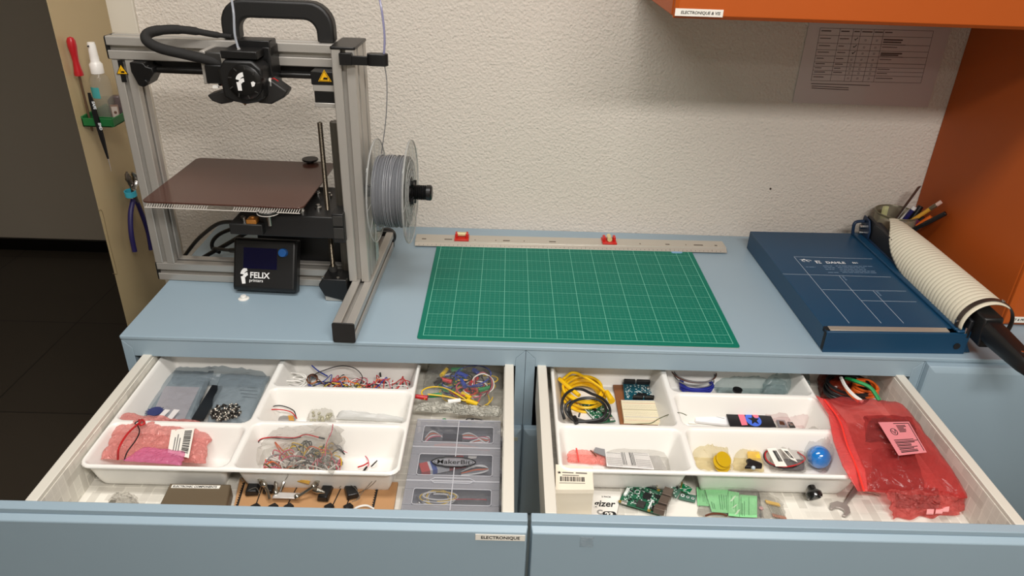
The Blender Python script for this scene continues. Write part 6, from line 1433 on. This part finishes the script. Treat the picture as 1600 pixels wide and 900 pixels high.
bag('grey_part_bag', [PZ(1204, 736, Z+.002), PZ(1258, 738, Z+.002), PZ(1258, 706, Z+.010), PZ(1200, 700, Z+.010)], .016, CLEAR2, 'clear bag with leads and barcode tags in the front right compartment', wr=.006, seed=93)
sheet('speaker_block', Q(Z+.006, (1222, 735), (1256, 736), (1256, 722), (1224, 720)), .006, mat('grey_block', (90, 86, 88), .4), 'dark grey block beneath the barcode tags', 'block', bevel=.002)
bm_ = empty('blue_ball', PZ(1278, 719, Z+.012), 0, 'shiny bright blue ball in clear wrapping', 'ball'); q = MB(); q.sphere((0, 0, .007), .0195, n=24); q.build('ball', mat('ball_blue', (20, 116, 196), .12, coat=1, spec=.8), bm_)
bag('ball_wrap', [PZ(1252, 734, Z+.002), PZ(1318, 738, Z+.002), PZ(1296, 684, Z+.010), PZ(1252, 684, Z+.010)], .034, CLEAR2, 'clear crinkled wrapping round the blue ball', wr=.010, seed=94, nu=34, nv=28)
# right side of the drawer: black, orange and green cable coils
c0 = PZ(1312, 612, DFL+.02)
lead('black_cable_coil', coil((c0.x+.012, c0.y-.002), .040, .034, DFL+.020, 9, .03, .018, 95), .0026, WIRE['black'], 'thick black cable coiled behind the red zip bag', 'coil', k=2, n=8)
c0 = PZ(1345, 610, DFL+.03)
lead('orange_cable_coil', coil((c0.x+.006, c0.y-.002), .022, .020, DFL+.030, 6, .05, .012, 96), .0024, WIRE['orange'], 'bright orange wire coil at the back right of the right drawer', 'coil', k=2, n=8)
lead('green_cable', [PZ(1322, 591, DFL+.05), PZ(1338, 596, DFL+.06), PZ(1360, 606, DFL+.06), PZ(1374, 626, DFL+.05)], .0036, mat('green_bright', (30, 150, 80), .4), 'green cable running along the right side of the coils', 'cable')
lead('cream_strap', [PZ(1314, 590, DFL+.055), PZ(1322, 605, DFL+.060), PZ(1334, 618, DFL+.060), PZ(1348, 628, DFL+.055)], .0034, WIRE['white'], 'cream strap lying across the orange and black coils', 'strap')
lead('light_orange_cable', [PZ(1318, 600, DFL+.055), PZ(1326, 614, DFL+.058), PZ(1342, 628, DFL+.055)], .0028, WIRE['orange'], 'orange cable beside the cream strap')
bag('dark_red_bag', [PZ(1282, 622, DFL+.002), PZ(1340, 624, DFL+.002), PZ(1336, 592, DFL+.004), PZ(1276, 588, DFL+.004)], .030, film('rust_film', (130, 44, 26), .75, bump=(50, .6, .004)), 'rust coloured bag at the very back right behind the black coil', wr=.004, seed=97)
# red zip bag with contents
zr = -.058
rb = [PZ(1352, 768, DFL+.030), PZ(1516, 778, DFL+.030), PZ(1410, 632, -.052), PZ(1284, 622, -.050)]
bag('red_zip_bag', rb, .022, RED_F, 'big translucent red zip bag lying across the right tray and drawer', wr=.008, seed=101, nu=46, nv=40, edge=.5)
fold = [PZ(1340, 766, -.046), PZ(1354, 768, -.046), PZ(1300, 622, -.044), PZ(1274, 618, -.044)]
q = MB()
LB = [(1274, 618), (1294, 648), (1302, 690), (1316, 728), (1340, 768)]; RB = [(1296, 628), (1322, 660), (1336, 700), (1352, 735), (1356, 768)]
def zb(t, tab):
    t *= len(tab)-1; i = min(int(t), len(tab)-2); f = t-i; return (tab[i][0]*(1-f)+tab[i+1][0]*f, tab[i][1]*(1-f)+tab[i+1][1]*f)
zo = PZ(1310, 690, -.045)
def zf(u, v_):
    a, b2 = zb(v_, LB), zb(v_, RB); p_ = PZ(a[0]*(1-u)+b2[0]*u, a[1]*(1-u)+b2[1]*u, -.047+.003*math.sin(v_*9+u*3)-max(0, v_-.75)*.06); return p_-zo
q.grid(zf, 8, 40); o = q.build('zip_edge_strip', film('zip_strip', (238, 100, 98), .45, bump=(60, .3, .003)), None, fix=False); o.location = zo; md = o.modifiers.new('s', 'SOLIDIFY'); md.thickness = .0012; tag(o, 'bright red zip strip along the left edge of the red zip bag', 'zip strip')
zpts = [PZ(*zb(t/10, [((a[0]*.35+b2[0]*.65), (a[1]*.35+b2[1]*.65)) for a, b2 in zip(LB, RB)]), -.042-max(0, t/10-.75)*.06) for t in range(11)]
lead('zip_track', zpts, .0016, mat('zip_red', (250, 60, 50), .3), 'raised red zip track of the red zip bag', 'zip', k=3)
bag('black_pouch', [PZ(1362, 764, DFL+.006), PZ(1446, 770, DFL+.006), PZ(1426, 712, DFL+.012), PZ(1362, 708, DFL+.012)], .026, mat('pouch_black', (26, 16, 18), .5), 'dark oval pouch in the lower part of the red zip bag', wr=.004, seed=103)
bag('black_cloth', [PZ(1352, 690, -.066), PZ(1440, 694, -.066), PZ(1424, 652, -.066), PZ(1350, 650, -.064)], .008, mat('cloth_dark', (40, 20, 22), .7), 'dark cloth bundle in the upper part of the red zip bag', wr=.004, seed=104)
lp = [PZ(1404, 712, -.034), PZ(1448, 707, -.034), PZ(1420, 659, -.032), PZ(1372, 660, -.032)]
o, at = board('printed_sachet', lp, .0006, mat('sachet_pink', (228, 140, 146), .35), 'pink sachet with black barcode print on the red zip bag', 'sachet')
q = MB(); rnd = random.Random(11)
def onb(u0, u1, v0, v1):
    P4 = [at(u0, v0, .0008), at(u1, v0, .0008), at(u1, v1, .0008), at(u0, v1, .0008)]; q.hexa(P4, [t+Vector((0, 0, .0002)) for t in P4])
for i in range(9): onb(.15, .15+rnd.uniform(.45, .78), .06+i*.045, .06+i*.045+rnd.choice((.018, .026)))
for i in range(6): onb(.50, .50+rnd.uniform(.2, .42), .66+i*.04, .66+i*.04+.02)
onb(.93, .95, .05, .95); onb(.45, .95, .93, .95); q.build('printed_block', INK, o)
q = MB(); q.tube([at(.32+.10*math.cos(2*PI*i/20), .68+.10*math.sin(2*PI*i/20), .001) for i in range(20)], .0006, 4, 0, closed=True); q.tube([at(.26, .72, .001), at(.33, .62, .001), at(.38, .74, .001)], .0006, 4, 0); q.build('round_mark', INK, o)
bag('crumpled_plastic', [PZ(1396, 812, DFL+.004), PZ(1500, 804, DFL+.004), PZ(1516, 776, DFL+.026), PZ(1386, 768, DFL+.030)], .012, film('red_thin', (240, 130, 124), .28, bump=(60, 1., .006)), 'crumpled lower end of the red zip bag on the drawer floor', wr=.009, seed=105, nu=34, nv=24)
sheet('black_box', [PZ(1398, 793, DFL+.004), PZ(1466, 796, DFL+.004), PZ(1462, 772, DFL+.004), PZ(1398, 770, DFL+.004)], .014, mat('boxy_dark', (48, 36, 38), .4), 'black box end showing under the lower edge of the red zip bag', 'box', bevel=.002)
for i, (x, y) in enumerate(((1452, 800), (1466, 799), (1476, 796))):
    sheet('pink_clip', Q(DFL+.018, (x-5, y+4), (x+6, y+4), (x+7, y-3), (x-4, y-3)), .002, mat('clip_pink', (246, 170, 170), .4), ('small pink square at the bottom of the red zip bag, leftmost', 'small pink square at the bottom of the red zip bag, middle one', 'small pink square at the bottom of the red zip bag, rightmost')[i], 'square')
print('SECTION right tray ok')
# front row of the right drawer
wx = [PZ(868, 766, -.060), PZ(928, 766, -.060), PZ(926, 729, -.058), PZ(868, 725, -.058)]
BXw = mat('carton_white', (236, 226, 206), .5); BXf = mat('carton_cream', (232, 214, 192), .5)
o = empty('white_carton', (wx[0].x, wx[0].y, DFL+.001), 0, 'small white carton with a barcode sticker at the front left corner of the right drawer', 'carton'); W0 = o.location.copy()
lo = [Vector((p_.x, p_.y, DFL+.001))-W0 for p_ in wx]; lo[2].y = lo[1].y+.030; lo[3].y = lo[0].y+.030; lo[2].x = lo[1].x; 
MB().hexa(lo, [p_-W0 for p_ in wx]).build('carton', BXw, o, bevel=.0008)
q = MB(); a_ = wx[0]-W0; b2_ = wx[1]-W0; q.hexa([a_+Vector((0, -.0008, -.006)), b2_+Vector((0, -.0008, -.006)), b2_+Vector((0, .0003, .0008)), a_+Vector((0, .0003, .0008))], [a_+Vector((0, 0, -.006)), b2_+Vector((0, 0, -.006)), b2_+Vector((0, .006, .0010)), a_+Vector((0, .006, .0010))]); q.build('flap', BXw, o)
q = MB(); rnd = random.Random(6)
def onw(u0, u1, v0, v1):
    f_ = lambda u, v_: (wx[0]*(1-u)+wx[1]*u)*(1-v_)+(wx[3]*(1-u)+wx[2]*u)*v_-W0+Vector((0, 0, .0001)); P4 = [f_(u0, v0), f_(u1, v0), f_(u1, v1), f_(u0, v1)]; q.hexa(P4, [t+Vector((0, 0, .0003)) for t in P4])
u = .12
while u < .76: w_ = rnd.choice((.012, .02, .03)); onw(u, u+w_, .34, .52); u += w_+rnd.choice((.01, .018))
q.build('barcode', INK, o); q = MB(); onw(.18, .48, .66, .70); onw(.54, .84, .66, .71); onw(.18, .62, .56, .59); onw(.10, .78, .26, .28); q.build('small_print', mat('print_mid', (110, 106, 100), .6), o)
q = MB(); f0 = (wx[0]*.90+wx[1]*.10)*.33+(wx[3]*.90+wx[2]*.10)*.67-W0
q.prism([(f0.x+(.0034 if i % 2 == 0 else .0015)*math.cos(PI/2+2*PI*i/10), f0.y+(.0034 if i % 2 == 0 else .0015)*math.sin(PI/2+2*PI*i/10)) for i in range(10)], f0.z+.0001, f0.z+.0004); q.build('star_mark', INK, o)
# battery pack card with big lettering
c = [PZ(920, 806, DFL+.004), PZ(962, 808, DFL+.004), PZ(972, 768, DFL+.004), PZ(926, 766, DFL+.004)]
o, at = board('battery_card', [p_-Vector((0, 0, .002)) for p_ in c], .002, mat('pack_white', (236, 232, 224), .35), 'white battery pack card with big black lettering, beside the white carton', 'battery pack')
ex_ = (c[1]-c[0]).normalized()
writing('pack_text', 'gizer', .0185, basis(PZ(928, 790.5, DFL+.0042)-o.location, ex_, (0, 0, 1)), INK, o, bold=.0004, shear=.25, sx=.9)
writing('pack_text', '2 PACK', .0045, basis(PZ(940, 777, DFL+.0042)-o.location, ex_, (0, 0, 1)), INK, o, bold=.0001)
q = MB(); p_ = PZ(944, 805, DFL+.0042)-o.location; q.prism([(p_.x+x, p_.y+y) for x, y in rrect(-.002, .019, -.006, .008, .005)], p_.z, p_.z+.0003); q.build('black_patch', INK, o)
writing('pack_text', '23', .0125, basis(p_+Vector((.0015, -.003, .0004)), ex_, (0, 0, 1)), MATS['pack_white'], o, bold=.0006)
writing('pack_text', 'C', .0125, basis(PZ(933, 803, DFL+.0042)-o.location, ex_, (0, 0, 1)), mat('pack_grey', (150, 148, 144), .5), o, bold=.0008)
# green single board computer
c = [PZ(966, 786, DFL+.008), PZ(1034, 806, DFL+.008), PZ(1049, 771, DFL+.008), PZ(984, 752, DFL+.008)]
o, at = board('green_computer_board', c, .0016, GREEN_PCB, 'green single-board computer with pin row and silver ports, front of the right drawer',
    chips=((.44, .62, .44, .70, .0015, BLACK, 'chip'), (.40, .58, .02, .22, .006, DARK, 'hdmi_socket'), (.84, 1.05, .60, .92, .013, PORT, 'usb_socket'), (.84, 1.05, .22, .54, .013, PORT, 'usb_socket'), (.80, 1.04, -.02, .17, .011, PORT, 'network_socket'),
           (.70, .80, .60, .74, .0015, BLACK, 'chip'), (.66, .70, .06, .42, .004, SILK, 'camera_connector'), (.03, .10, .30, .62, .004, SILK, 'display_connector'), (.74, .82, .04, .20, .005, BLACK, 'audio_socket'), (.06, .20, -.02, .08, .003, MET, 'power_socket')))
q = MB()
for i in range(20):
    for j in range(2):
        p_ = at(.10+.56*i/19, .93+.045*j, .0016); q.bx(p_.x-.0009, p_.x+.0009, p_.y-.0009, p_.y+.0009, p_.z, p_.z+.0022)
q.build('pin_base', BLACK, o)
q = MB()
for i in range(20):
    for j in range(2):
        p_ = at(.10+.56*i/19, .93+.045*j, .0016); q.bx(p_.x-.0003, p_.x+.0003, p_.y-.0003, p_.y+.0003, p_.z+.0022, p_.z+.0085)
q.build('pins', STEEL, o)
for u, v_ in ((.03, .05), (.03, .95), (.70, .95), (.70, .03)): MB().cyl(at(u, v_, .0016), at(u, v_, .0019), .003, n=14).build('mount_ring', GOLD, o)
specks(o, at, 120, 6, .0016, SILK, 'printed_marks', (.06, .78, .08, .88)); specks(o, at, 60, 7, .0017, BLACK, 'components', (.1, .78, .1, .85), .0009)
q = MB(); q.tube([at(.28+.055*math.cos(2*PI*i/16), .62+.085*math.sin(2*PI*i/16), .0018) for i in range(16)], .0006, 4, 0, closed=True); q.build('round_mark', SILK, o)
# small green boards beside it
o, at = board('small_green_board', [PZ(1030, 759, DFL+.006), PZ(1046, 763, DFL+.006), PZ(1047, 755, DFL+.006), PZ(1031, 752, DFL+.006)], .0016, GREEN_PCB, 'smallest green board, at the back end of the computer board pins', chips=((.3, .6, .3, .7, .003, GOLD, 'terminal'),)); specks(o, at, 10, 8, .0016, GOLD)
o, at = board('green_adapter_board', [PZ(1046, 765, DFL+.010), PZ(1056, 780, DFL+.010), PZ(1064, 768, DFL+.012), PZ(1052, 752, DFL+.012)], .0016, mat('pcb_grey_green', (70, 110, 92), .4), 'grey green adapter board standing between the computer board and the rounded one', chips=((.1, .3, .7, .9, .002, BLACK, 'hole_ring'), (.5, .7, .7, .9, .002, BLACK, 'hole_ring'))); specks(o, at, 14, 9, .0016, SILK)
o, at = board('rounded_green_board', [PZ(1062, 766, DFL+.012), PZ(1076, 773, DFL+.012), PZ(1082, 764, DFL+.012), PZ(1064, 755, DFL+.012)], .0016, mat('pcb_bright', (8, 120, 74), .35), 'bright green rounded board with dark parts near the tray bottom', chips=((.02, .14, .2, .9, .004, GOLD, 'terminal'),)); specks(o, at, 14, 10, .0016, SILK)
o, at = board('pad_board', [PZ(1060, 780, DFL+.006), PZ(1086, 786, DFL+.006), PZ(1088, 775, DFL+.006), PZ(1064, 771, DFL+.006)], .0016, MATS['pcb_grey_green'], 'grey green board with four large white ringed holes')
for i, (u, v_) in enumerate(((.16, .6), (.50, .5), (.82, .45))):
    x = MB(); x.cyl(at(u, v_, .0016), at(u, v_, .0020), .0033 if i == 0 else .0024, n=16); x.build('pad_ring', SILK, o); x = MB(); x.cyl(at(u, v_, .0020), at(u, v_, .0022), .0014, n=12); x.build('pad_hole', BLACK, o)
sheet('white_paper', Q(DFL+.0015, (1040, 809), (1092, 811), (1086, 772), (1046, 772)), .0006, LABEL_W, 'blank white paper under the small green boards', 'paper')
# green component cards in a clear bag
GC = mat('card_mint', (146, 222, 156), .5); GT = mat('card_mint_dark', (70, 140, 86), .6)
def mint(cn, label, lines, seed, z=.004):
    c = [PZ(x, y, DFL+z) for x, y in cn]; o, at = board('mint_card', c, .0005, GC, label, 'card', group=None); rnd = random.Random(seed); q = MB()
    for u, v0, v1 in lines:
        P4 = [at(u, v0, .0006), at(u+.035, v0, .0006), at(u+.035, v1, .0006), at(u, v1, .0006)]; q.hexa(P4, [t+Vector((0, 0, .0002)) for t in P4])
    q.build('printed_text', GT, o); return o, at
o, at = mint(((1090, 790), (1108, 791), (1106, 762), (1088, 761)), 'mint green card peeping out at the left of the green card packs', [(.5, .2, .6), (.65, .2, .7), (.8, .1, .5)], 1, .003)
o, at = mint(((1112, 800), (1138, 802), (1138, 757), (1099, 757)), 'mint green card with a barcode strip, largest of the green cards', [(.55, .1, .6), (.66, .1, .62), (.77, .15, .6), (.88, .1, .6), (.12, .1, .35), (.22, .1, .3)], 2, .006)
c = [PZ(1104, 764.5, DFL+.0072), PZ(1135, 765, DFL+.0072), PZ(1135, 759, DFL+.0072), PZ(1102, 758.5, DFL+.0072)]
barcode('barcode_strip', c, LABEL_W, 'white barcode strip at the top of the largest green card', seed=12, rows=(.15, .85), span=(.05, .9))
o, at = mint(((1138, 806), (1157, 808), (1155, 770), (1138, 767)), 'mint green card with drawings, second from the right of the green cards', [(.25, .5, .8), (.45, .3, .7), (.62, .1, .5), (.9, .0, .9)], 3, .008)
q = MB()
for u0, v0, u1, v1 in ((.1, .55, .5, .85), (.3, .3, .6, .5), (.5, .05, .8, .3)):
    P4 = [at(u0, v0, .0007), at(u0+.25, v0+.05, .0007), at(u1+.2, v1, .0007), at(u1, v1-.05, .0007)]; q.hexa(P4, [t+Vector((0, 0, .0002)) for t in P4])
q.build('printed_drawing', mat('drawing_pale', (214, 236, 208), .5), o)
o, at = mint(((1156, 808), (1183, 809), (1183, 775), (1156, 773)), 'mint green card at the right end of the green cards', [(.12, .05, .6), (.24, .05, .7), (.5, .1, .9), (.05, .1, .9)], 4, .007)
bag('card_bag', [PZ(1090, 806, DFL+.002), PZ(1190, 812, DFL+.002), PZ(1184, 756, DFL+.004), PZ(1092, 752, DFL+.004)], .012, CLEAR2, 'clear bag covering the mint green cards', wr=.005, seed=111, nu=34, nv=26)
lead('dark_red_lead', [PZ(1102, 806, DFL+.006), PZ(1112, 803, DFL+.010), PZ(1126, 803, DFL+.010), PZ(1136, 806, DFL+.006)], .0016, WIRE['brown'], 'dark red wire hoop at the drawer front below the largest green card')
# resistors on a yellow tape
o = empty('resistor_tape', PZ(1197, 786, DFL+.004), 0, 'short yellow tape strip holding a row of resistor legs', 'resistor strip')
A, B_ = PZ(1197, 786.5, DFL+.004)-o.location, PZ(1219, 792, DFL+.004)-o.location; n_ = Vector((0, .006, 0)); q = MB(); q.hexa([A, B_, B_+n_, A+n_], [t+Vector((0, 0, .002)) for t in (A, B_, B_+n_, A+n_)]); q.build('tape', mat('tape_yellow', (228, 184, 84), .5), o)
for i in range(8):
    p_ = A+(B_-A)*(i+.5)/8; q = MB(); q.tube([p_, p_+Vector((.001, -.014, 0)), p_+Vector((.002, -.03, 0))], .0004, 4, 0); q.build('resistor_leg', STEEL, o)
    q = MB(); q.cyl(p_+Vector((.0018, -.022, .0005)), p_+Vector((.002, -.028, .0005)), .0012, n=8); q.build('resistor_body', mat('resistor_tan', (176, 130, 110), .5), o)
bag('resistor_bag', [PZ(1188, 810, DFL+.001), PZ(1228, 811, DFL+.001), PZ(1223, 786, DFL+.003), PZ(1184, 762, DFL+.003)], .006, CLEAR2, 'small clear bag over the resistor strip', wr=.004, seed=112)
o = MB().lathe([(.0001, 0), (.0035, 0), (.0035, .002), (.0001, .003)], (0, 0, 0), (0, 0, 1), 12).build('pink_bead', mat('bead_pink', (206, 160, 160), .4)); o.location = PZ(1189, 795, DFL+.001); tag(o, 'small dull pink bead left of the resistor strip', 'bead')
# black knob
kk = PZ(1269, 776, DFL+.010)
o = empty('black_knob', (kk.x+.0, kk.y, DFL+.012), 0, 'glossy black knob with round rim lying on the drawer liner', 'black_knob'); kd = Vector((-.06, .45, .0)).normalized()
ax_ = Vector((-.10, .9, -.15)).normalized()
MB().lathe([(.0001, .0), (.0118, .0), (.0128, .003), (.0125, .009), (.0095, .012), (.0062, .014), (.0058, .020), (.0062, .024), (.0074, .030), (.0066, .033), (.0001, .034)], -ax_*.008+Vector((0, 0, .001)), Vector((-.12, .62, .42)), 28).build('knob_body', mat('knob_black', (18, 18, 19), .18, coat=.6), o)
MB().lathe([(.0045, -.0008), (.0052, -.0012), (.0085, -.0012), (.0090, -.0004)], -ax_*.008+Vector((0, 0, .001)), Vector((-.12, .62, .42)), 28).build('rim_ring', BLACK_M, o)
# open-ended wrench
ws = [(1352, 750), (1336, 758), (1323, 778), (1318, 786), (1308, 783), (1298, 786), (1296, 794), (1300, 796), (1306, 793), (1312, 794), (1318, 797), (1320, 801), (1316, 806), (1322, 807), (1329, 801), (1327, 793), (1323, 788), (1332, 778), (1345, 763), (1358, 756)]
P_ = [PZ(x, y, DFL+.004) for x, y in ws]; o0 = P_[0].copy(); o0.z = DFL+.001
o = empty('wrench', o0, 0, 'steel open-ended wrench sticking out from under the red zip bag', 'wrench')
MB().prism([(p_.x-o0.x, p_.y-o0.y) for p_ in P_], 0, .004).build('wrench_body', mat('wrench_steel', (168, 160, 154), .4, metal=.45), o, bevel=.0008)
# clear beads beside the red bag and a fly of wire
lead('beaded_wire', [PZ(1348, 762, DFL+.008), PZ(1356, 768, DFL+.010), PZ(1366, 770, DFL+.006), PZ(1376, 774, DFL+.004)], .0016, mat('beads_clear', (200, 190, 176), .2, trans=.3), 'string of small clear beads beside the wrench under the red bag', 'beads')
# faint translucent folder corner at the right of the liner
bag('clear_film_piece', [PZ(1184, 808, DFL+.0006), PZ(1194, 809, DFL+.0006), PZ(1184, 762, DFL+.0008), PZ(1142, 757, DFL+.0008)], .001, CLEAR2, 'flat clear film corner right of the green cards', wr=.001, seed=113)
print('SECTION all ok')
